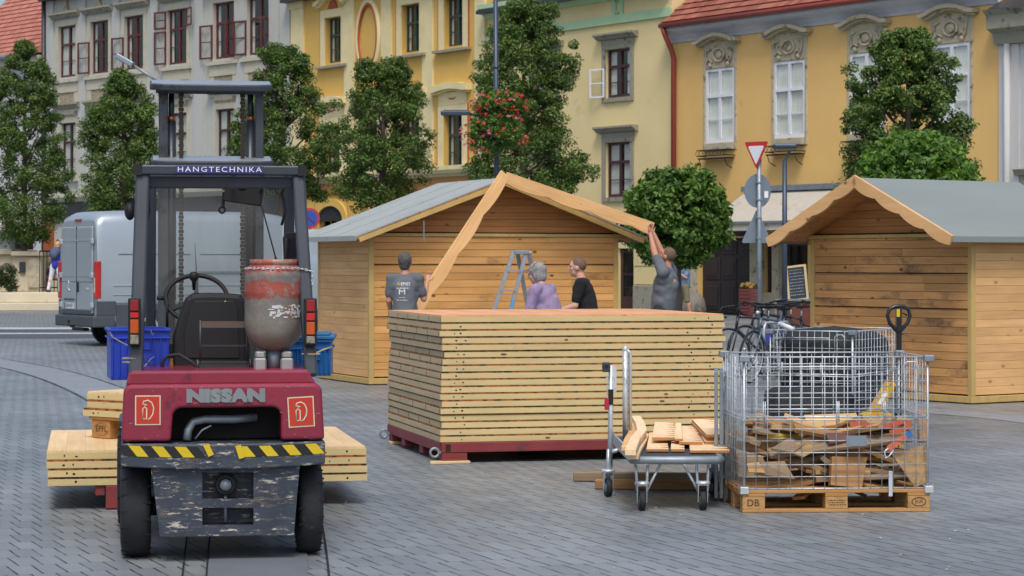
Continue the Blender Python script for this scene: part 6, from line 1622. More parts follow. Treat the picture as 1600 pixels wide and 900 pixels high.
slabq(f, [(1434, 640, .52), (1447, 640, .52), (1450, 690, .45), (1436, 690, .45)], .03, M['scrap_a'], 'dark upright post end in the back right of the front cage')
slabq(f, [(1401, 650, .5), (1418, 648, .5), (1420, 672, .42), (1402, 672, .42)], .03, M['scrap_a'], 'short brown post end beside the orange strap')
slabq(f, [(1168, 650, .5), (1182, 650, .5), (1184, 700, .42), (1170, 700, .42)], .03, M['scrap_a'], 'upright brown slat in the left rear of the front cage')
slabq(f, [(1200, 676, .3), (1256, 676, .34), (1256, 680, .3), (1200, 681, .28)], .02, pm('yellow_bar', H('b9a532'), .5), 'narrow yellow painted bar under the top boards')
slabq(f, [(1205, 700, .1), (1232, 684, .26), (1262, 690, .22), (1240, 706, .08)], .016, M['scrap_b'], 'flat grey-brown board left of the tilted chipboard')
rnd = random.Random(77)
mats_ = [M['scrap_a'], M['scrap_b'], M['scrap_c'], M['scrap_b'], M['osb']]
for i in range(56):
    lay = i/56; z = .165+.36*lay; L = rnd.uniform(.35, .95); w_ = rnd.uniform(.06, .13); th = rnd.uniform(.018, .035)
    rz = rnd.gauss(0, 22) if rnd.random() < .8 else rnd.uniform(50, 130)
    ex = abs(math.cos(R(rz)))*L/2+abs(math.sin(R(rz)))*w_/2; ey = abs(math.sin(R(rz)))*L/2+abs(math.cos(R(rz)))*w_/2
    ex = min(ex, .55); ey = min(ey, .37)
    if abs(math.sin(R(rz)))*L > .74: L = .7; 
    ex = abs(math.cos(R(rz)))*L/2+abs(math.sin(R(rz)))*w_/2; ey = abs(math.sin(R(rz)))*L/2+abs(math.cos(R(rz)))*w_/2
    cx = rnd.uniform(.03+ex, 1.17-ex) if ex < .56 else .6; cy = rnd.uniform(.12+ey, .77-ey) if ey < .32 else .45
    tilt = rnd.gauss(0, 9); roll = rnd.gauss(0, 18)
    Tm = Matrix.Translation(f.loc) @ Matrix.Rotation(f.rz, 4, 'Z') @ Matrix.Translation((cx, cy, z)) @ rotm('Z', rz) @ rotm('Y', tilt) @ rotm('X', roll)
    o = MB().bx(-L/2, L/2, -w_/2, w_/2, -th/2, th/2).build('scrap_board', mats_[i % 5], bevel=.002); o.matrix_world = Tm
    tag(o, 'weathered scrap board lying in the jumble of the front wire cage', 'board', 'jumbled scrap boards in the front cage')
# orange strap with blue end
stp = MB(); 
def strap(pts, wd, mi):
    q = [f.p(*p) for p in pts]
    for a, b_ in zip(q, q[1:]): stp.beam(a, b_, .006, wd, mi, up=(0, 0, 1))
strap([(1328, 664, .20), (1345, 660, .2), (1362, 666, .2), (1375, 664, .18), (1388, 666, .18), (1400, 660, .16), (1422, 668, .16)], .035, 0)
strap([(1390, 676, .1), (1410, 672, .1), (1424, 662, .12), (1410, 658, .14), (1395, 664, .15)], .03, 0)
strap([(1388, 702, .02), (1400, 692, .02), (1416, 682, .03)], .04, 0); strap([(1416, 682, .03), (1424, 677, .03)], .04, 1)
stp.tube([f.p(1388, 700, 0), f.p(1382, 706, 0), f.p(1384, 716, -.005), f.p(1390, 712, -.005), f.p(1396, 704, 0)], .005, 2, n=6)
o = stp.build('lashing_strap', [pm('faded_orange_webbing', H('c96a4c'), .85, var=.12, scale=9), pm('blue_webbing', H('2f6fae'), .8), M['galv']], loc=f.loc, rz=f.rz, fix=False); tag(o, 'faded orange lashing strap with a blue end, tangled on the scrap wood', 'strap')

# pallet jack
jk = Frame(2.70, 16.0, 8); t = thing('pallet_jack', 'yellow hand pallet jack with black loop handle behind the front cage', 'pallet jack', jk.loc, jk.rz)
M['jack_yellow'] = pm('jack_yellow', H('c99c17'), .4, var=.1, dirt=H('6b5420'), dirt_at=.64, dscale=8, coat=.2)
h_ = MB(); hp = [(1404, 520), (1390, 505), (1386.5, 493), (1390, 483), (1398, 479), (1404, 478.5), (1411, 479), (1419, 483), (1422, 493), (1418, 505), (1404, 520)]
h_.tube([jk.p(a, b_, 0) for a, b_ in hp], .014, n=10); h_.beam(jk.p(1404, 481, 0), jk.p(1404, 600, .03), .035, .04); h_.beam(jk.p(1404, 600, .03), jk.p(1403, 690, .1), .04, .045); h_.beam(jk.p(1410, 489, 0), jk.p(1418, 493, .01), .008, .01)
h_.build('handle', pm('black_jack_handle', H('15181f'), .35, coat=.3), t, bevel=.003)
a, b_ = jk.p(1401, 483, -.021), jk.p(1406, 495, -.021); MB().bx(a.x, b_.x, -.024, -.0205, b_.z, a.z).build('sticker', pm('yellow_sticker', H('c9b520'), .5), t)
yl = MB()
A = [jk.p(1345, 655, .02), jk.p(1391, 655, .02), jk.p(1391, 646, .02), jk.p(1372, 643, .02), jk.p(1398, 600, .02), jk.p(1387, 596, .02), jk.p(1358, 644, .02), jk.p(1345, 647, .02)]
yl.prism([(p.x, p.z) for p in A], -.03, .09); yl.build('jack_head', M['jack_yellow'], t, bevel=.006, seg=2)
lb = MB(); p = jk.p(1378, 622, -.01); lb.prism([(-.012, -.05), (.012, -.05), (.012, .05), (-.012, .05)], -.002, 0, M=Matrix.Translation((p.x, -.031, p.z)) @ rotm('Y', 32)); lb.build('warning_label', M['white_ink'], t)
p = jk.p(1404, 700, .1); MB().cyl((p.x, .1, .14), (p.x, .1, .50), .045).bx(p.x-.16, p.x+.16, .03, .2, .16, .22).build('pump', M['jack_yellow'], t, bevel=.004)
for sx in (-.17, .13): MB().bx(p.x+sx-.08, p.x+sx+.08, .2, 1.3, .06, .11).build('fork', M['jack_yellow'], t, bevel=.006); MB().cyl((p.x+sx-.03, 1.2, .04), (p.x+sx+.03, 1.2, .04), .04).build('roller', M['black_rubber'], t)
for sx in (-.05, .05): MB().cyl((p.x+sx-.02, .08, .09), (p.x+sx+.02, .08, .09), .09, n=24).build('wheel', M['black_rubber'], t)
# folded cage panels leaning at the left of the front cage
t = thing('folded_cage', 'folded galvanised cage panels standing upright between panel stack and front cage', 'cage panel', (1.355, 15.2, 0), R(-5))
for k in range(4):
    MB().bx(-.02+k*.035, .004+k*.035, 0, .02, .02, .86-(.0 if k < 3 else -.13)).bx(-.02+k*.035, .004+k*.035, .5, .52, .02, .86).bx(-.02+k*.035, .004+k*.035, .021, .499, .83, .855).bx(-.02+k*.035, .004+k*.035, .021, .499, .02, .045).build('panel_frame', M['galv_dull'], t, bevel=.003)

# =====================================================================
# TROLLEY
# =====================================================================
tr = Frame(.765, 14.62, 1.5); T2 = thing('platform_trolley', 'galvanised platform trolley on rubber castors with upright handle posts', 'trolley', tr.loc, tr.rz)
xr2 = tr.p(1132, 716, 0).x; zf = tr.p(1060, 719, 0).z
d_ = 1.75
fr_ = MB()
fr_.tube([(.0, d_, zf), (0, .03, zf), (.03, 0, zf), (xr2-.05, 0, zf), (xr2-.02, .03, zf), (xr2, d_, zf), (0, d_, zf)], .026, n=12)
for k in range(1, 5): fr_.beam((.02, d_*k/5, zf), (xr2-.02, d_*k/5, zf), .04, .02)
fr_.build('frame', M['galv_dull'], T2)
MB().bx(.03, xr2-.03, .04, d_-.02, zf+.012, zf+.02).build('deck', M['dark_zinc'], T2, bevel=.003)  # deck colour darkened to stand for dark wood and shadow under the slats
si = MB(); si.beam((-.02, 0.0, zf+.035), (-.03, d_, zf+.035), .012, .075); si.build('side_rail', M['galv'], T2, bevel=.003)
hp_ = MB(); p = tr.p(977, 688, 1.55); q = tr.p(977, 540, 1.55); hp_.tube([(p.x, 1.55, zf), (p.x, 1.55, q.z-.03)], .019, n=12); hp_.ell((p.x, 1.55, q.z-.03), (.02, .02, .03)); hp_.tube([(p.x+.035, 1.55, zf), (p.x+.035, 1.55, q.z-.05), (p.x, 1.55, q.z-.02)], .012, n=10); hp_.build('handle_post', M['galv'], T2)
hp_ = MB(); yy = .9; p = tr.p(953, 742, yy); q = tr.p(955, 571, yy); hp_.tube([(p.x, yy, p.z), (q.x, yy, q.z)], .017, n=12); hp_.bx(q.x-.01, q.x+.035, yy-.012, yy+.012, q.z-.18, q.z+.0); hp_.tube([(p.x, yy, .30), (0.0, yy, zf)], .015, n=8); hp_.build('lock_post', M['galv'], T2)
lk = MB(); p = tr.p(947, 573, yy-.02); lk.lathe([(.02, -.02), (.028, -.012), (.028, .02), (.022, .03)], 16, M=Matrix.Translation(p) @ rotm('X', 90)); lk.bx(p.x-.025, p.x+.025, yy-.05, yy, p.z-.035, p.z+.03); lo = lk.build('coin_lock', M['dark_zinc'], T2, bevel=.006, seg=2)
ck = MB(); pts = [tr.p(948, 586, yy-.03), tr.p(949, 606, yy-.03), tr.p(949, 622, yy-.03)]; chain(ck, pts, .006, .002, .011); ck.build('lock_chain', M['galv'], lo)
MB().bx(tr.p(944, 620, yy).x, tr.p(951, 620, yy).x, yy-.04, yy-.03, tr.p(948, 640, yy).z, tr.p(948, 621, yy).z).build('red_key', pm('red_key_plastic', H('a82436'), .4), lo, bevel=.004)
MB().bx(tr.p(950, 620, yy).x, tr.p(958, 620, yy).x, yy-.022, yy-.018, tr.p(948, 632, yy).z, tr.p(948, 608, yy).z).build('black_tape', M['black_plastic'], T2)
def castor(px, py, y, r=.062, ang=0, top=None):
    c = tr.p(px, py, y); c.z = r+.001; rt = Matrix.Translation(c) @ rotm('Z', ang)
    k = MB(rt @ rotm('Y', 90)); k.lathe([(r*.5, -.016), (r*.92, -.02), (r, -.01), (r, .01), (r*.92, .02), (r*.5, .016)], 28)
    w = k.build('castor', M['black_rubber'], T2)
    h = MB(rt @ rotm('Y', 90)); h.lathe([(.012, -.022), (r*.52, -.018), (r*.52, .018), (.012, .022)], 20); h.build('rim', M['galv_dull'], w)
    fk_ = MB(rt); 
    for sx in (-.032, .028): fk_.prism([(-.03, r+.035), (.03, r+.035), (.012, -.012), (-.012, -.012)], sx, sx+.004, 'yz')
    fk_.bx(-.034, .034, -.035, .035, r+.035, r+.04); fk_.lathe([(.045, r+.040), (.048, r+.05), (.04, r+.062)], 18); fk_.build('fork', M['galv'], w)
    return c
cs4 = [castor(1003, 803, .02), castor(1098, 804, .04), castor(950, 778, .9, ang=8), castor(1115, 782, .95, ang=14)]
for c in cs4[:2]:
    lg = MB(); sg = 1 if c.x < .3 else -1
    for sx in (-.03, .03): lg.tube([(c.x+sx, c.y, .125), (c.x+sx*1.3, c.y+.02, zf-.01)], .009, n=8)
    lg.tube([(c.x+sg*.03, c.y, .125), (c.x+sg*.12, c.y+.03, zf-.03)], .009, n=8); lg.bx(c.x-.04, c.x+.04, c.y-.03, c.y+.05, zf-.03, zf-.022); lg.build('leg_bracket', M['galv'], T2)
for c in cs4[2:]: MB().tube([(c.x, c.y, .125), (c.x*.98+.003, c.y, zf)], .014, n=8).build('leg_bracket', M['galv'], T2)
# notched slats
def notched(nl, nr, yn, fl, frr, yf, z, th, label, teeth=8, side=1, lift=0):
    def at(px, py, zz): Zc = (HC-zz)*F/(py-HZ); return Vector(((px-800)/F*Zc, Zc))
    a, b_, c, d = at(nl, yn, z), at(nr, yn, z), at(frr, yf, z), at(fl, yf, z)
    # limit the length
    def lim(p, q): v = q-p; L = v.length; return p+v*(min(L, 1.5)/L)
    d = lim(a, d); c = lim(b_, c)
    edge = []; n = teeth
    e0, e1, o0, o1 = (b_, c, a, d) if side > 0 else (a, d, b_, c)
    inn = (o0-e0)*.42
    for i in range(n):
        p = e0+(e1-e0)*i/n; q = e0+(e1-e0)*(i+.55)/n; r_ = e0+(e1-e0)*(i+.75)/n
        edge += [p, q, r_+inn]
    edge.append(e1)
    poly = [o0]+edge+[o1]
    cen = sum(poly, Vector((0, 0)))/len(poly)
    o = MB().prism([(p.x-cen.x, p.y-cen.y) for p in poly], 0, th, 'xy').build('notched_slat', M['slat_new'], loc=(cen.x, cen.y, z), bevel=.002)
    o.data.materials.append(M['slat_edge'])
    for pg in o.data.polygons:
        if abs(pg.normal.z) < .5: pg.material_index = 1
    if lift: o.rotation_euler = (0, R(lift), 0)
    return tag(o, label, 'slat', 'notched slats on the trolley')
zb0 = zf+.026
notched(1078, 1140, 708, 1075, 1118, 672, zb0, .018, 'lowest right notched slat lying flat on the trolley deck')
notched(1010, 1045, 706, 1016, 1040, 672, zb0, .018, 'low left notched slat under the others')
notched(1048, 1070, 706, 1050, 1066, 676, zb0, .018, 'low middle notched slat under the others')
notched(1101, 1140, 694, 1086, 1112, 664, zb0+.020, .018, 'second layer slat below the big top right slat')
notched(1061, 1098, 695, 1066, 1082, 665, zb0+.020, .020, 'notched slat in the centre with its teeth to the right')
notched(1019, 1058, 688, 1024, 1052, 659, zb0+.040, .020, 'wide notched slat left of centre on top of the pile')
notched(1054, 1067, 689, 1054, 1064, 659, zb0+.042, .018, 'narrow notched slat between the two wide ones', side=-1)
notched(1104, 1146, 688, 1072, 1106, 655, zb0+.040, .022, 'largest notched slat, topmost at the right of the pile')
notched(1104, 1144, 683, 1075, 1107, 652, zb0+.064, .018, 'thin notched slat lying on the largest one', teeth=8)
for i, (pts, th, lab) in enumerate((([(985, 712), (992, 694), (1003, 680), (1000, 668), (994, 658)], .04, 'curved pale offcut hanging over the left edge of the trolley'), ([(979, 705), (984, 690), (993, 675), (990, 668)], .03, 'orange-brown curved offcut at the far left of the trolley'), ([(989, 718), (996, 704), (1002, 694), (1006, 684)], .03, 'thick pale offcut sticking out at the left front of the trolley'))):
    z = zb0+(.045, .02, .0)[i]; q = []
    for (a, b_) in pts: Zc = (HC-z)*F/(b_-HZ); q.append(Vector(((a-800)/F*Zc, Zc, z)))
    mb = MB(); hw = .034; L_, R_ = [], []
    for j, p in enumerate(q):
        d = (q[min(j+1, len(q)-1)]-q[max(j-1, 0)]).normalized(); n = Vector((-d.y, d.x, 0)); L_.append(p+n*hw); R_.append(p-n*hw)
    poly = [(p.x-q[2].x, p.y-q[2].y) for p in L_+R_[::-1]]
    o = mb.prism(poly, 0, th, 'xy').build('curved_offcut', [M['slat_new'], M['fascia'], M['slat_new']][i], loc=q[2], bevel=.003); tag(o, lab, 'offcut', 'curved offcuts on the trolley')

# =====================================================================
# BICYCLES
# =====================================================================
def bicycle(x, y, deg, label, col, drop, lean=6, basket=False):
    t = thing('bicycle', label, 'bicycle', (x, y, 0), R(deg), 'bicycles parked at the sign post'); Lm = rotm('X', lean); fm = pm('bike_frame_paint', col, .35, .3, var=.06, coat=.3)
    r = .335
    for nm, cx in (('front_wheel', .52), ('rear_wheel', -.52)):
        w = MB(Lm @ Matrix.Translation((cx, 0, r+.015))); w.ring((0, 0, 0), r, .016, 'y', n=48, m=8); wo = w.build(nm, M['black_rubber'], t)
        w = MB(Lm @ Matrix.Translation((cx, 0, r+.015))); w.ring((0, 0, 0), r-.022, .008, 'y', n=40, m=6); w.cyl((0, -.04, 0), (0, .04, 0), .02)
        for k in range(24):
            a = 2*PI*k/24; w.tube([(.02*math.cos(a+.6), .02*(-1)**k, .02*math.sin(a+.6)), ((r-.025)*math.cos(a), 0, (r-.025)*math.sin(a))], .0012, n=4)
        w.build('rim', M['galv'], wo)
    f_ = MB(Lm); BB = (-.08, 0, .30); ST = (-.20, 0, .80); HT = (.33, 0, .86); HB = (.37, 0, .70); RA = (-.52, 0, .35); FA = (.52, 0, .35)
    for a, b_, rr in ((BB, (-.22, 0, .84), .016), (BB, HB, .018), (ST, HT, .015), (HT, HB, .02)): f_.tube([a, b_], rr, n=10)
    for s_ in (-.03, .03):
        f_.tube([(BB[0], s_*.6, BB[2]), (RA[0], s_*1.6, RA[2])], .009, n=8); f_.tube([(ST[0], s_*.5, ST[2]), (RA[0], s_*1.6, RA[2])], .008, n=8); f_.tube([(HB[0], s_, HB[2]), (.42, s_*1.3, .58), (FA[0], s_*1.4, FA[2])], .011, n=8)
    f_.build('frame', fm, t)
    s_ = MB(Lm); s_.tube([(-.22, 0, .84), (-.24, 0, .96)], .012, n=8); s_.build('seat_post', M['galv'], t)
    s_ = MB(Lm); s_.prism([(-.38, .07), (-.26, .06), (-.10, .015), (-.10, -.015), (-.26, -.06), (-.38, -.07)], .955, .995, 'xy'); s_.build('saddle', M['black_plastic'], t, bevel=.015, seg=2)
    hb = MB(Lm); hb.tube([HT, (.31, 0, .95), (.37, 0, 1.0)], .014, n=8)
    if drop:
        for sg in (-1, 1): hb.tube([(.37, 0, 1.0), (.38, sg*.19, 1.0), (.44, sg*.20, .99), (.48, sg*.205, .94), (.45, sg*.21, .87), (.36, sg*.21, .86)], .014, n=8); hb.tube([(.48, sg*.205, .97), (.52, sg*.205, .92), (.50, sg*.205, .85)], .007, n=6)
    else:
        for sg in (-1, 1): hb.tube([(.37, 0, 1.0), (.36, sg*.15, 1.03), (.28, sg*.29, 1.04)], .012, n=8); hb.tube([(.33, sg*.19, 1.03), (.27, sg*.31, 1.04)], .017, n=8); hb.tube([(.37, sg*.17, 1.02), (.36, sg*.26, .99)], .005, n=6)
    hb.build('handlebar', M['black_plastic'], t)
    ck = MB(Lm); ck.ring((BB[0], .045, BB[2]), .09, .006, 'y', n=24, m=5); ck.tube([(BB[0], .05, BB[2]), (BB[0]+.13, .06, BB[2]-.11)], .009, n=6); ck.tube([(BB[0], -.05, BB[2]), (BB[0]-.13, -.06, BB[2]+.11)], .009, n=6); ck.cb((BB[0]+.13, .10, BB[2]-.11), (.08, .08, .02)); ck.cb((BB[0]-.13, -.10, BB[2]+.11), (.08, .08, .02)); ck.tube([(BB[0], .045, BB[2]+.09), (RA[0], .045, RA[2]+.03)], .004, n=4); ck.tube([(BB[0], .045, BB[2]-.09), (RA[0], .045, RA[2]-.03)], .004, n=4)
    ck.build('crankset', M['iron'], t)
    if basket:
        b_ = MB(Lm); b_.ell((.44, 0, .93), (.035, .03, .03)); b_.build('headlamp', M['galv'], t)
        b_ = MB(Lm); b_.beam((.1, 0, .52), (.03, 0, .70), .06, .06); b_.build('bottle', pm('blue_bottle', H('2b3c9c'), .3), t)
    return t
def bike_at(px_front, Z, deg, *a, **k):
    xf = (px_front-800)/F*Z; c, s_ = math.cos(R(deg)), math.sin(R(deg))
    return bicycle(xf-.52*c, Z-.52*s_, deg, *a, **k)
bike_at(1171, 30.2, 236, 'slate grey upright bicycle nearest the front cage, blue bottle on its frame', H('5f6f80'), False, lean=-5, basket=True)
bike_at(1143, 31.3, 215, 'dark racing bicycle with drop handlebars at the left of the group', H('2b3036'), True, lean=6)
bike_at(1196, 32.4, 228, 'dark trekking bicycle half hidden between the grey and the black one', H('31363d'), False, lean=6, basket=True)
bike_at(1160, 32.9, 222, 'grey racing bicycle at the back of the row behind the sign post', H('4a535c'), True, lean=-4)
bike_at(1222, 31.2, 238, 'black city bicycle in the middle of the row by the sign post', H('23262b'), False, lean=4)
bike_at(1262, 30.6, 240, 'dark bicycle with raised handlebar, closest to the right hut', H('2f3137'), False, lean=-7)
# bar end rack they lean on
t = thing('bicycle_rack', 'low galvanised hoop rack between the parked bicycles', 'bicycle rack', (3.35, 30.6, 0), R(60))
MB().tube([(0, 0, 0), (0, 0, .72), (.05, 0, .78), (.75, 0, .78), (.8, 0, .72), (.8, 0, 0)], .02, n=10).build('hoop', M['galv'], t)
# =====================================================================
# VAN
# =====================================================================
vn = Frame(-8.88, 45.25, -58.5)      # local x from rear left to rear right corner, y forward
V_ = thing('delivery_van', 'silver high-roof delivery van seen from the rear, dark plastic bumper', 'van', vn.loc, vn.rz)
M['van_paint'] = pm('van_silver_paint', H('a6b1b9'), .30, .35, var=.03, scale=1, coat=.5)
M['van_rear'] = M['van_paint']
M['van_plastic'] = pm('van_grey_plastic', H('454b51'), .6, var=.08, scale=4)
W = 2.03; L = 5.9
def sect(y, top, low, ins, crown):
    """half profile, mirrored"""
    h = [(W/2-.03, low), (W/2, low+.12), (W/2, 1.15), (W/2-.02, 1.55), (W/2-.05-ins*.4, 1.95), (W/2-.075-ins, top-.20), (W/2-.11-ins, top-.08), (W/2-.20-ins, top-.015), (W/4, top+crown*.8), (0, top+crown)]
    pts = [(W/2+x, y, z) for x, z in h]+[(W/2-x, y, z) for x, z in h[::-1][1:]]
    return pts
stn = [(.0, 2.40, .42, .02, .0), (.03, 2.46, .40, .01, .03), (.15, 2.53, .38, 0, .04), (.8, 2.56, .38, 0, .04), (3.6, 2.56, .38, 0, .04), (4.0, 2.50, .38, .02, .04), (4.35, 2.28, .38, .05, .03), (4.75, 1.85, .38, .10, .02), (5.05, 1.42, .38, .08, .02), (5.6, 1.18, .38, .06, .02), (5.88, .95, .42, .08, .0)]
secs = [sect(*s) for s in stn]; n = len(secs[0]); mb = MB(); V = [p for s in secs for p in s]; Fs = []
for i in range(len(secs)-1):
    for k in range(n-1): Fs.append((i*n+k, i*n+k+1, (i+1)*n+k+1, (i+1)*n+k))
    Fs.append((i*n+n-1, i*n, (i+1)*n, (i+1)*n+n-1))
Fs.append(tuple(range(n))[::-1]); Fs.append(tuple((len(secs)-1)*n+k for k in range(n)))
mb.add(V, Fs, 0, True); vb = mb.build('body', M['van_paint'], V_)
for p_ in vb.data.polygons:
    if len(p_.vertices) > 8: p_.use_smooth = False
vp = lambda px, py, y=0: vn.p(px, py, y)
# rear doors
rd = MB(); rd.bx(.20, W/2-.008, -.045, -.001, .62, 2.28); rd.bx(W/2+.008, W-.20, -.045, -.001, .62, 2.28); rd.build('rear_door', M['van_paint'], V_, bevel=.02, seg=2)
rp_ = MB(); rp_.bx(.28, W/2-.07, -.052, -.046, 1.32, 1.92); rp_.bx(W/2+.07, W-.28, -.052, -.046, 1.32, 1.92); rp_.bx(.28, W-.28, -.050, -.046, 2.0, 2.03); rp_.build('door_pressing', M['van_paint'], V_, bevel=.004)
rp_ = MB(); rp_.bx(W/2-.006, W/2+.006, -.047, -.02, .62, 2.28); rp_.bx(.2, W-.2, -.046, -.03, 1.215, 1.225); rp_.build('door_seam', M['joint_black'], V_)
MB().bx(W/2+.08, W/2+.13, -.075, -.046, 1.02, 1.22).build('door_handle', M['black_plastic'], V_, bevel=.01)
hn = MB()
for x in (.13, W-.25):
    for z in (2.0, .78, 1.35):
        hn.bx(x, x+.12, -.07, -.03, z-.05, z+.05)
hn.build('hinge', M['galv'], V_, bevel=.008)
np_ = MB().bx(.42, .88, -.062, -.046, .70, .82).build('number_plate', pm('plate_white', H('c9ced2'), .4), V_)
MB().bx(.42, .455, -.064, -.0622, .70, .82).build('plate_band', pm('plate_blue', H('2b3f8f'), .4), np_)
tx = text_mesh('plate_lettering', 'LKH 417', .1, M['joint_black'], np_, Matrix.Translation((.665, -.0645, .76)) @ FACE_CAM, ext=.0008)
MB().bx(.38, .92, -.07, -.046, .87, .90).build('plate_trim', M['van_plastic'], V_, bevel=.006)
mk = MB(); mk.tube([(.60, -.05, 1.05), (.57, -.05, 1.12), (.62, -.05, 1.18), (.60, -.05, 1.24)], .012, n=6); mk.tube([(.57, -.05, 1.10), (.66, -.05, 1.05)], .01, n=6); mk.build('emblem', M['galv'], V_)
text_mesh('rear_lettering', 'HDi', .09, M['galv'], V_, Matrix.Translation((1.60, -.048, 1.08)) @ FACE_CAM, ext=.003)
bu = MB(); bu.bx(-.01, W+.01, -.10, .35, .36, .58); bu.bx(.22, W-.22, -.06, -.0, .581, .70); bu.build('bumper', M['van_plastic'], V_, bevel=.03, seg=3)
sd_ = MB(); sd_.bx(W-.02, W+.022, .36, 4.6, .34, .80); sd_.bx(-.022, .02, .36, 4.6, .34, .80); sd_.bx(W-.04, W+.02, -.02, .359, .581, .86); sd_.bx(-.02, .04, -.02, .359, .581, .86); sd_.build('side_cladding', M['van_plastic'], V_, bevel=.012, seg=2)
th = MB(); th.tube([(W/2, .05, .40), (W/2, -.16, .36), (W/2, -.20, .44)], .022, n=8); th.ell((W/2, -.20, .47), .03); th.bx(W/2-.3, W/2+.3, -.02, .1, .28, .34); th.build('tow_hook', M['iron'], V_)
for (x0, x1) in ((.0, .13), (W-.13, W+.0)):
    a = MB(); a.bx(x0-.006, x1+.006, -.045, .07, .90, 1.62); lo = a.build('tail_lamp', pm('van_red_lens', H('b02424'), .15, coat=.6), V_, bevel=.02, seg=2)
    MB().bx(x0+.03, x1-.03, -.050, -.046, 1.02, 1.30).build('clear_lens', pm('van_clear_lens', H('c9c5be'), .15, coat=.5), lo, bevel=.004)
MB().bx(W/2-.16, W/2+.16, -.02, .05, 2.38, 2.43).build('brake_lamp', pm('brake_red', H('8e2630'), .3), V_, bevel=.01)
# side pressings, door lines, rub strip
sl_ = MB()
for y in (.75, 2.0, 3.25): sl_.bx(W-.001, W+.006, y, y+.012, .82, 1.5); sl_.beam((W+.002, y+.006, 1.5), (W-.10, y+.006, 2.3), .012, .008)
sl_.bx(W, W+.005, .3, 3.3, .815, .825)
for (ya, yb) in ((.42, 1.9), (2.1, 3.15)):
    sl_.beam((W-.028, ya, 1.75), (W-.028, yb, 1.75), .006, .010); sl_.beam((W-.07, ya, 2.22), (W-.07, yb, 2.22), .006, .010)
sl_.build('panel_seam', M['joint_black'], V_)
sl_ = MB(); sl_.bx(W-.01, W+.012, .3, 4.4, 1.14, 1.17); sl_.bx(W-.01, W+.014, .3, 4.4, .97, .985); sl_.build('side_crease', M['van_paint'], V_, bevel=.006)
MB().bx(W, W+.02, 2.05, 3.3, 1.395, 1.425).build('slide_rail', M['galv_dull'], V_)
ww = MB(); ww.add([(W+.001, 3.45, 1.42), (W+.001, 4.4, 1.42), (W-.09, 4.15, 2.02), (W-.075, 3.45, 2.02)], [(0, 1, 2, 3)]); ww.build('side_window', pm('dark_glass', H('5f7f7a'), .08, spec=.8), V_)
ww = MB(); ww.add([(.18, 4.46, 2.22), (W-.18, 4.46, 2.22), (W-.10, 5.03, 1.50), (.10, 5.03, 1.50)], [(0, 1, 2, 3)]); ww.build('windscreen', pm('dark_glass2', H('6d8b86'), .08, spec=.8), V_)
for x in (-.12, W+.02): MB().bx(x, x+.14, 4.05, 4.15, 1.35, 1.72).build('mirror', M['black_plastic'], V_, bevel=.02)
for (x, y) in ((.12, 1.02), (W-.14, 1.02), (.12, 4.95), (W-.14, 4.95)):
    Tm = Matrix.Translation((x, y, .345)) @ rotm('Y', 90)
    w = MB(Tm).lathe([(.2, -.11), (.325, -.11), (.343, -.07), (.343, .07), (.325, .11), (.2, .11)], 36).build('wheel', M['black_rubber'], V_)
    MB(Tm).lathe([(.06, -.115), (.12, -.10), (.19, -.118), (.21, -.10), (.21, .10), (.19, .118), (.12, .10), (.06, .115)], 28).build('hubcap', M['galv'], w)
    MB(Tm).lathe([(.36, -.08), (.40, -.08), (.40, .08), (.36, .08)], 36).build('arch_liner', M['joint_black'], w)
ar = MB()
for y in (1.02, 4.95):
    for x in (-.024, W+.002):
        pts = [(y+.44*math.cos(a), .36+.46*math.sin(a)) for a in [PI*i/16 for i in range(17)]]; ar.prism(pts, x, x+.022, 'yz')
ar.build('wheel_arch', M['van_plastic'], V_)
ar = MB()
for y in (1.02, 4.95):
    for x in (-.029, W+.0245):
        pts = [(y+.37*math.cos(a), .345+.38*math.sin(a)) for a in [-.35+(PI+.7)*i/20 for i in range(21)]]; ar.prism(pts, x, x+.004, 'yz')
ar.build('arch_opening', M['joint_black'], V_)
for (y) in (1.02, 4.95):
    Tm = Matrix.Translation((W-.075, y, .345)) @ rotm('Y', 90)
    w = MB(Tm).lathe([(.2, -.1), (.325, -.1), (.343, -.07), (.343, .09), (.325, .112), (.2, .112)], 36).build('tyre_face', M['black_rubber'], V_)
    MB(Tm).lathe([(.05, .118), (.11, .10), (.18, .12), (.21, .108), (.21, .0)], 28).build('hubcap', M['galv'], w)

# =====================================================================
# STEP LADDER
# =====================================================================
ld = Frame((800-800)/F*28.6, 28.6, 8); t = thing('step_ladder', 'aluminium step ladder standing open before the boarded front of the left hut', 'ladder', ld.loc, ld.rz)
M['alu'] = pm('aluminium', H('a7afb6'), .35, .7, var=.1)
a0, a1 = ld.p(805, 392, .0), ld.p(824, 390, .0)
zf_ = 0
def leg(pt, px, py, y0, y1, nm, mat=None):
    a = ld.p(*pt, y0); b_ = ld.p(px, py, y1*.55); d = (b_-a); b_ = a+d*(a.z/(a.z-b_.z)); return MB().beam(a, b_, .05, .028, up=(0, 1, 0)).build(nm, mat or M['alu'], t, bevel=.003), a, b_
_, A1, B1 = leg((803, 392), 771, 487, 0, -.05, 'leg'); _, A2, B2 = leg((823, 392), 797, 487, 0, -.05, 'leg'); _, A3, B3 = leg((808, 392), 826, 487, .08, .5, 'leg'); _, A4, B4 = leg((826, 394), 846, 487, .08, .5, 'leg')
for k in range(1, 7):
    q = k/7; MB().beam(A1.lerp(B1, q), A2.lerp(B2, q), .07, .022).build('step', M['alu'], t); MB().beam(A3.lerp(B3, q), A4.lerp(B4, q), .03, .022).build('rung', M['alu'], t)
MB().cb(((A1+A4)/2)-Vector((0, 0, .01)), (.19, .16, .05)).build('top_cap', M['galv_dull'], t, bevel=.006)
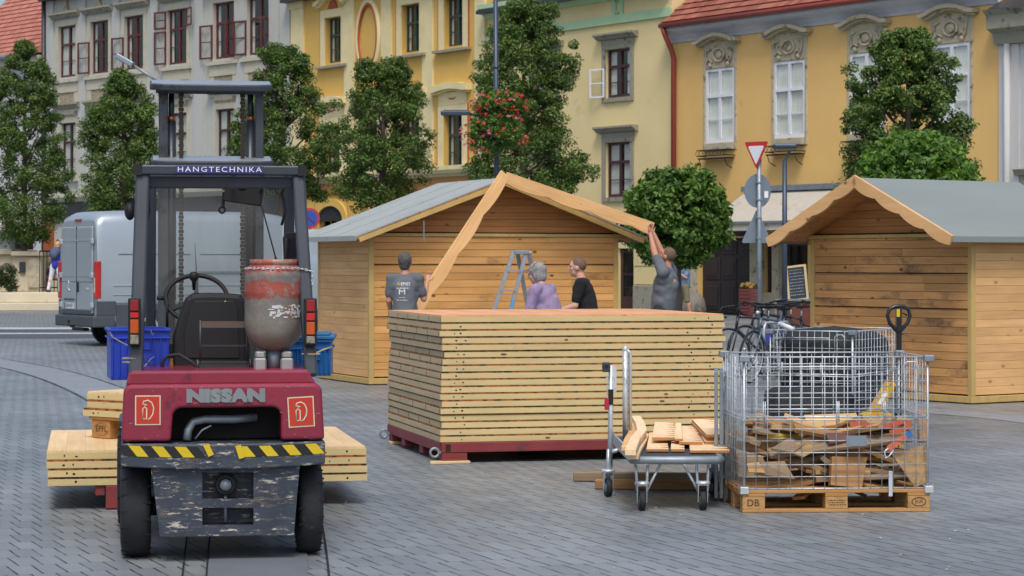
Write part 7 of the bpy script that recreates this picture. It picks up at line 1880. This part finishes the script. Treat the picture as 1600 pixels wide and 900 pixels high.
q0, q1 = A2.lerp(B2, .35), A2.lerp(B2, .5); MB().beam(q0+Vector((0, -.028, 0)), q1+Vector((0, -.028, 0)), .003, .026, up=(1, 0, 0)).build('blue_label', pm('blue_label', H('4a9ad4'), .5), t)
MB().beam(A2.lerp(B2, .55), A4.lerp(B4, .55), .012, .012).build('spreader', M['alu'], t)

# =====================================================================
# PEOPLE
# =====================================================================
def person(label, x, y, face_deg, h=1.75, build=1.0, lean=(0, 0), rel=(0, 0), rsh=None, rw=None, lel=None, lwr=None, head_tilt=0, head_turn=0, skin=None, hair=None, hair_style='short', shirt=None, trousers=None, sleeve='short', shorts=False, feet=((-.11, 0), (.11, .02)), z0=0, arm_r=None, arm_l=None, shoe=None, group='people building the huts', knees=0):
    """faces local +Y; arm_* = (elbow, wrist) in metres relative to the shoulder"""
    s = h/1.75; t = thing('person', label, 'person', (x, y, z0), R(face_deg), group); B_ = MB()
    def V3(a, b_, c): return Vector((a, b_, c))*s
    lx, ly = lean
    def bend(p):   # lean the trunk about the hips
        q = p-V3(0, 0, .95); q = rotm('X', -ly) @ (rotm('Y', lx) @ q); return q+V3(0, 0, .95)
    hip = V3(0, 0, .95); chest = bend(V3(0, 0, 1.28)); neck = bend(V3(0, -.01, 1.50)); shl = bend(V3(-.175*build, -.005, 1.435)); shr = bend(V3(.175*build, -.005, 1.435))
    hd_ = bend(V3(0, .03, 1.64)); Hm = Matrix.Translation(hd_) @ rotm('Z', head_turn) @ rotm('X', head_tilt-ly*.6) @ rotm('Y', lx*.4)
    b = build
    # trunk
    B_.ell(hip+V3(0, 0, .0), (.165*s*b, .115*s*b, .13*s)); B_.caps(hip+V3(0, 0, .03), chest, .135*s*b, .15*s*b, 16)
    B_.ell(bend(V3(0, .01, 1.20)), (.165*s*b, .115*s*b, .16*s)); B_.ell(bend(V3(0, .0, 1.34)), (.185*s*b, .12*s*b, .14*s))
    B_.caps(shl, shr, .065*s, .065*s); B_.caps(bend(V3(0, -.005, 1.42)), bend(V3(0, .015, 1.56)), .062*s, .055*s)
    # legs
    for sg, ft in ((-1, feet[0]), (1, feet[1])):
        h0 = hip+V3(sg*.09, 0, -.04); an = V3(ft[0], ft[1], .09); kn = (h0+an)/2+V3(0, .03+knees, .02)
        B_.caps(h0, kn, .092*s*b, .058*s); B_.caps(kn, an, .058*s, .038*s); B_.ell(kn+(an-kn)*.3+V3(0, -.02, 0), (.055*s, .058*s, .10*s)); B_.caps(an+V3(0, -.03, -.05), an+V3(0, .14, -.06), .038*s, .032*s)
    # arms and hands
    fing = []
    armdef = ((-1, shl, arm_l or ((-.06, .02, -.28), (-.03, .14, -.52))), (1, shr, arm_r or ((.06, .02, -.28), (.03, .14, -.52))))
    arms = []
    for sg, sh, (e, w_) in armdef:
        E = sh+V3(*e); Wr = sh+V3(*w_); arms.append((sg, sh, E, Wr))
        B_.caps(sh, E, .052*s*b, .041*s*b); B_.caps(E, Wr, .043*s*b, .027*s)
        d = (Wr-E).normalized(); side = d.cross(Vector((0, 1, 0))) if abs(d.y) < .9 else d.cross(Vector((0, 0, 1))); side.normalize(); nrm = side.cross(d).normalized()
        pc = Wr+d*.05*s; Mh = Matrix((side, nrm, d)).transposed().to_4x4()
        B_.ell(pc, (.040*s, .017*s, .05*s), M=Mh)
        for k, (o_, Lf) in enumerate(((-.030, .062), (-.010, .075), (.010, .072), (.030, .056))):
            a = pc+side*o_*s+d*.035*s; m_ = a+(d*.8-nrm*.35*1)*Lf*.55*s; e_ = m_+(d*.35-nrm*.8)*Lf*.5*s; B_.caps(a, m_, .0095*s, .009*s, 8); B_.caps(m_, e_, .009*s, .0075*s, 8)
        a = pc+side*(-sg)*.032*s-d*.02*s; m_ = a+(side*(-sg)*.8+d*.6-nrm*.3).normalized()*.035*s; e_ = m_+(side*(-sg)*.2+d*.8-nrm*.6).normalized()*.03*s; B_.caps(a, m_, .012*s, .010*s, 8); B_.caps(m_, e_, .010*s, .008*s, 8)
    # head with face
    def hp_(a, b2, c): return Hm @ Vector((a*s, b2*s, c*s))
    HR = Hm.to_3x3().to_4x4()
    B_.ell(hp_(0, -.005, .02), (.077*s, .097*s, .10*s), n=24, m=16, M=HR); B_.ell(hp_(0, .025, -.05), (.056*s, .065*s, .068*s), n=20, m=12, M=HR); B_.ell(hp_(0, .055, -.095), (.028*s, .026*s, .022*s), M=HR)
    B_.caps(hp_(0, .088, .015), hp_(0, .108, -.022), .010*s, .015*s, 8); B_.ell(hp_(0, .086, -.058), (.026*s, .012*s, .009*s), M=HR); B_.ell(hp_(0, .082, .028), (.055*s, .018*s, .011*s), M=HR)
    for sg in (-1, 1): B_.ell(hp_(sg*.078, -.005, -.01), (.010*s, .020*s, .031*s), M=HR); B_.ell(hp_(sg*.04, .06, -.025), (.022*s, .022*s, .02*s), M=HR)
    B_.build('body', skin or M['skin'], t, remesh=.0085, smooth_it=3)
    for sg in (-1, 1):
        e = MB().ell(hp_(sg*.032, .085, .008), (.011*s, .007*s, .006*s), M=HR).build('eye', M['eye'], t)
    # hair
    hm = MB()
    if hair_style == 'crop': hm.ell(hp_(0, -.014, .032), (.0805*s, .0975*s, .098*s), n=24, m=14, M=HR)
    elif hair_style == 'short': hm.ell(hp_(0, -.02, .038), (.088*s, .104*s, .102*s), n=24, m=14, M=HR); hm.ell(hp_(0, -.055, -.02), (.072*s, .058*s, .078*s), M=HR); hm.ell(hp_(0, .03, .10), (.055*s, .055*s, .035*s), M=HR)
    elif hair_style == 'bob': hm.ell(hp_(0, -.02, .035), (.094*s, .108*s, .105*s), n=24, m=14, M=HR); hm.ell(hp_(0, -.05, -.03), (.084*s, .066*s, .09*s), M=HR); hm.ell(hp_(.06, -.02, -.03), (.03*s, .05*s, .07*s), M=HR); hm.ell(hp_(-.06, -.02, -.03), (.03*s, .05*s, .07*s), M=HR)
    ho = hm.build('hair', hair or M['hair_short'], t, remesh=.010, smooth_it=2)
    tx_ = bpy.data.textures.new('tuft', 'CLOUDS'); tx_.noise_scale = .02
    k = ho.modifiers.new('d', 'DISPLACE'); k.texture = tx_; k.strength = .012 if hair_style != 'crop' else .003; k.mid_level = .5
    # shirt
    S_ = MB(); g_ = .014*s
    S_.ell(bend(V3(0, .008, 1.05)), (.178*s*b, .135*s*b, .14*s)); S_.caps(bend(V3(0, 0, .94)), bend(V3(0, 0, 1.26)), .142*s*b+g_, .155*s*b+g_*.4, 18)
    S_.ell(bend(V3(0, .01, 1.20)), (.18*s*b, .132*s*b, .17*s)); S_.ell(bend(V3(0, .0, 1.345)), (.198*s*b, .134*s*b, .145*s)); S_.caps(shl, shr, .077*s, .077*s); S_.ell(bend(V3(0, -.012, 1.465)), (.085*s, .07*s, .04*s))
    for sg, sh, E, Wr in arms:
        if sleeve == 'short': S_.caps(sh, sh+(E-sh)*.72, .075*s*b, .064*s*b)
        elif sleeve == 'long': S_.caps(sh, E, .072*s*b, .056*s*b); S_.caps(E, E+(Wr-E)*.85, .056*s*b, .042*s*b)
    so3 = S_.build('shirt', shirt, t, remesh=.013, smooth_it=4)
    tx_ = bpy.data.textures.new('folds', 'CLOUDS'); tx_.noise_scale = .14; tx_.noise_depth = 1
    k = so3.modifiers.new('d', 'DISPLACE'); k.texture = tx_; k.strength = .028; k.mid_level = .5
    # trousers
    Tm = MB(); Tm.ell(hip+V3(0, 0, -.005), (.18*s*b, .13*s*b, .14*s))
    for sg, ft in ((-1, feet[0]), (1, feet[1])):
        h0 = hip+V3(sg*.09, 0, -.04); an = V3(ft[0], ft[1], .09); kn = (h0+an)/2+V3(0, .03+knees, .02)
        if shorts: Tm.caps(h0, kn+V3(0, 0, .0), .108*s*b, .088*s)
        else: Tm.caps(h0, kn, .106*s*b, .075*s); Tm.caps(kn, an+V3(0, 0, .0), .073*s, .058*s)
    Tm.build('shorts' if shorts else 'trousers', trousers or M['trousers'], t, remesh=.013, smooth_it=3)
    for ft in feet:
        an = V3(ft[0], ft[1], .09); MB().caps(an+V3(0, -.045, -.045), an+V3(0, .15, -.055), .047*s, .038*s).build('shoe', shoe or M['black_plastic'], t, smooth_it=0)
    return t, so3, s
# man in grey with printed back, steadying the hanging board
X_ = (633-800)/F*28.35
t, so3, s = person('man in grey printed T-shirt seen from behind, holding up the hanging wavy board', X_, 28.35, 0, h=1.69, build=.95, hair=M['hair_grey'], hair_style='short', shirt=M['shirt_grey'], head_tilt=12, head_turn=-8,
    arm_r=((.07, .04, -.26), (.11, .20, -.04)), arm_l=((-.04, .02, -.28), (-.02, .17, -.46)), group='people building the huts')
def back_print(body, size, x, z, mat, w_, hh, nm):
    o = text_mesh(nm, body, size, mat, so3, Matrix.Translation((x, -.30, z)) @ FACE_CAM, ext=0)
    fit_text(o, w_, hh)
    k = o.modifiers.new('w', 'SHRINKWRAP'); k.target = so3; k.wrap_method = 'PROJECT'; k.use_project_y = True; k.use_positive_direction = True; k.use_negative_direction = False; k.offset = .004; k.wrap_mode = 'ABOVE_SURFACE'
    return o
def shear(o, kx):
    zc = sum(v.co.z for v in o.data.vertices)/len(o.data.vertices)
    for v in o.data.vertices: v.co.x += (v.co.z-zc)*kx
z_ = lambda py: HC-(py-HZ)*28.2/F
xx_ = lambda px: (px-633)*28.2/F
o = back_print('N', .05, xx_(624), z_(444), M['yellow_ink'], .030, .038, 'yellow_letter'); shear(o, .2)
o = back_print('EMES', .05, xx_(634.5), z_(444), M['white_ink'], .110, .038, 'white_lettering'); shear(o, .2)
o = back_print('M', .07, xx_(629), z_(456.5), M['white_ink'], .075, .062, 'monogram')
rl = MB()
for (a, b_, w_) in ((450, 451, .15), (464.5, 465.3, .08), (468.5, 469.5, .14)):
    n_ = 18
    for i in range(n_):
        if (i*7) % 5 == 0: continue
        x0 = xx_(629)-w_/2+w_*i/n_; rl.add([(x0, -.3, z_(b_)), (x0+w_/n_*.8, -.3, z_(b_)), (x0+w_/n_*.8, -.3, z_(a)), (x0, -.3, z_(a))], [(0, 1, 2, 3)])
o = rl.build('small_print', M['white_ink'], so3)
k = o.modifiers.new('w', 'SHRINKWRAP'); k.target = so3; k.wrap_method = 'PROJECT'; k.use_project_y = True; k.use_positive_direction = True; k.use_negative_direction = False; k.offset = .004; k.wrap_mode = 'ABOVE_SURFACE'
# woman in purple
t, so3, s = person('grey-haired woman in a purple knit top facing left, glasses pushed up', (862-800)/F*24.2, 24.2, 62, h=1.59, build=1.08, lean=(0, 14), hair=M['hair_silver'], hair_style='bob', shirt=M['shirt_purple'], skin=M['skin_pale'], sleeve='long', head_tilt=-4,
    arm_r=((.05, .05, -.26), (-.02, .24, -.38)), arm_l=((-.05, .06, -.26), (.02, .25, -.38)), head_turn=10)
hd_ = Vector((0, .10, 1.50))
gl_ = MB(); hx = bpy.data.objects[t.name]
gl_.ring((0, .13, 1.585), .088, .003, 'z', n=24, m=6, M=Matrix.Rotation(R(-35), 3, 'X'), rb=.10, a0=-10, a1=190); gl_.build('glasses', pm('brown_glasses', H('6a3b2c'), .3), t)
# young man in black
person('young man with cropped hair in a black T-shirt facing left', (918-800)/F*26.6, 26.6, 80, h=1.64, build=.98, lean=(0, 8), hair=M['hair_short'], hair_style='crop', shirt=M['shirt_black'], skin=M['skin_pale'], head_tilt=8,
    arm_r=((.03, .02, -.28), (-.02, .25, -.34)), arm_l=((-.05, .06, -.27), (-.02, .28, -.34)))
# man reaching up
person('man in grey T-shirt beside the round tree, arms stretched up to the roof board', (1036-800)/F*30.6, 30.6, 66, h=1.78, build=1.05, lean=(0, -7), hair=M['hair_short'], hair_style='crop', shirt=M['shirt_grey2'], head_tilt=22,
    arm_r=((-.06, .13, .26), (-.11, .22, .50)), arm_l=((.05, .13, .25), (.10, .21, .50)), feet=((-.12, .12), (.12, -.12)))
# man behind the round tree
person('man in khaki shorts and pale blue shirt standing behind the round tree', (1070-800)/F*66, 66, 100, h=1.76, shirt=M['shirt_blue'], shorts=True, trousers=M['khaki'], hair=M['hair_short'], hair_style='short', sleeve='short',
    arm_r=((.05, -.02, -.27), (.02, .20, -.16)), arm_l=((-.05, .02, -.27), (.02, .22, -.14)), feet=((-.1, -.15), (.1, .18)), group='people in the square behind')
# woman with the backpack on the steps
t, so3, s = person('blonde woman in royal blue top and white trousers with a small backpack on the steps', (87-800)/F*78.5, 78.5, -8, h=1.72, shirt=M['shirt_royal'], trousers=M['white_cloth'], hair=M['hair_blond'], hair_style='bob', skin=M['skin_pale'], z0=.60,
    lean=(4, 8), arm_r=((.08, .10, -.22), (.02, .30, -.20)), arm_l=((-.10, .05, -.24), (-.12, .22, -.40)), feet=((-.26, -.02), (.16, .04)), group='people in the square behind')
bp_ = MB(); bp_.ell((0, -.10, 1.34), (.17, .12, .20)); bp_.ell((0, -.20, 1.28), (.12, .06, .12)); o = bp_.build('backpack', pm('grey_blue_backpack', H('4d5a72'), .8, var=.2), remesh=.012, loc=t.location, rz=R(-8)); tag(o, 'small grey-blue backpack worn by the blonde woman on the steps', 'backpack')
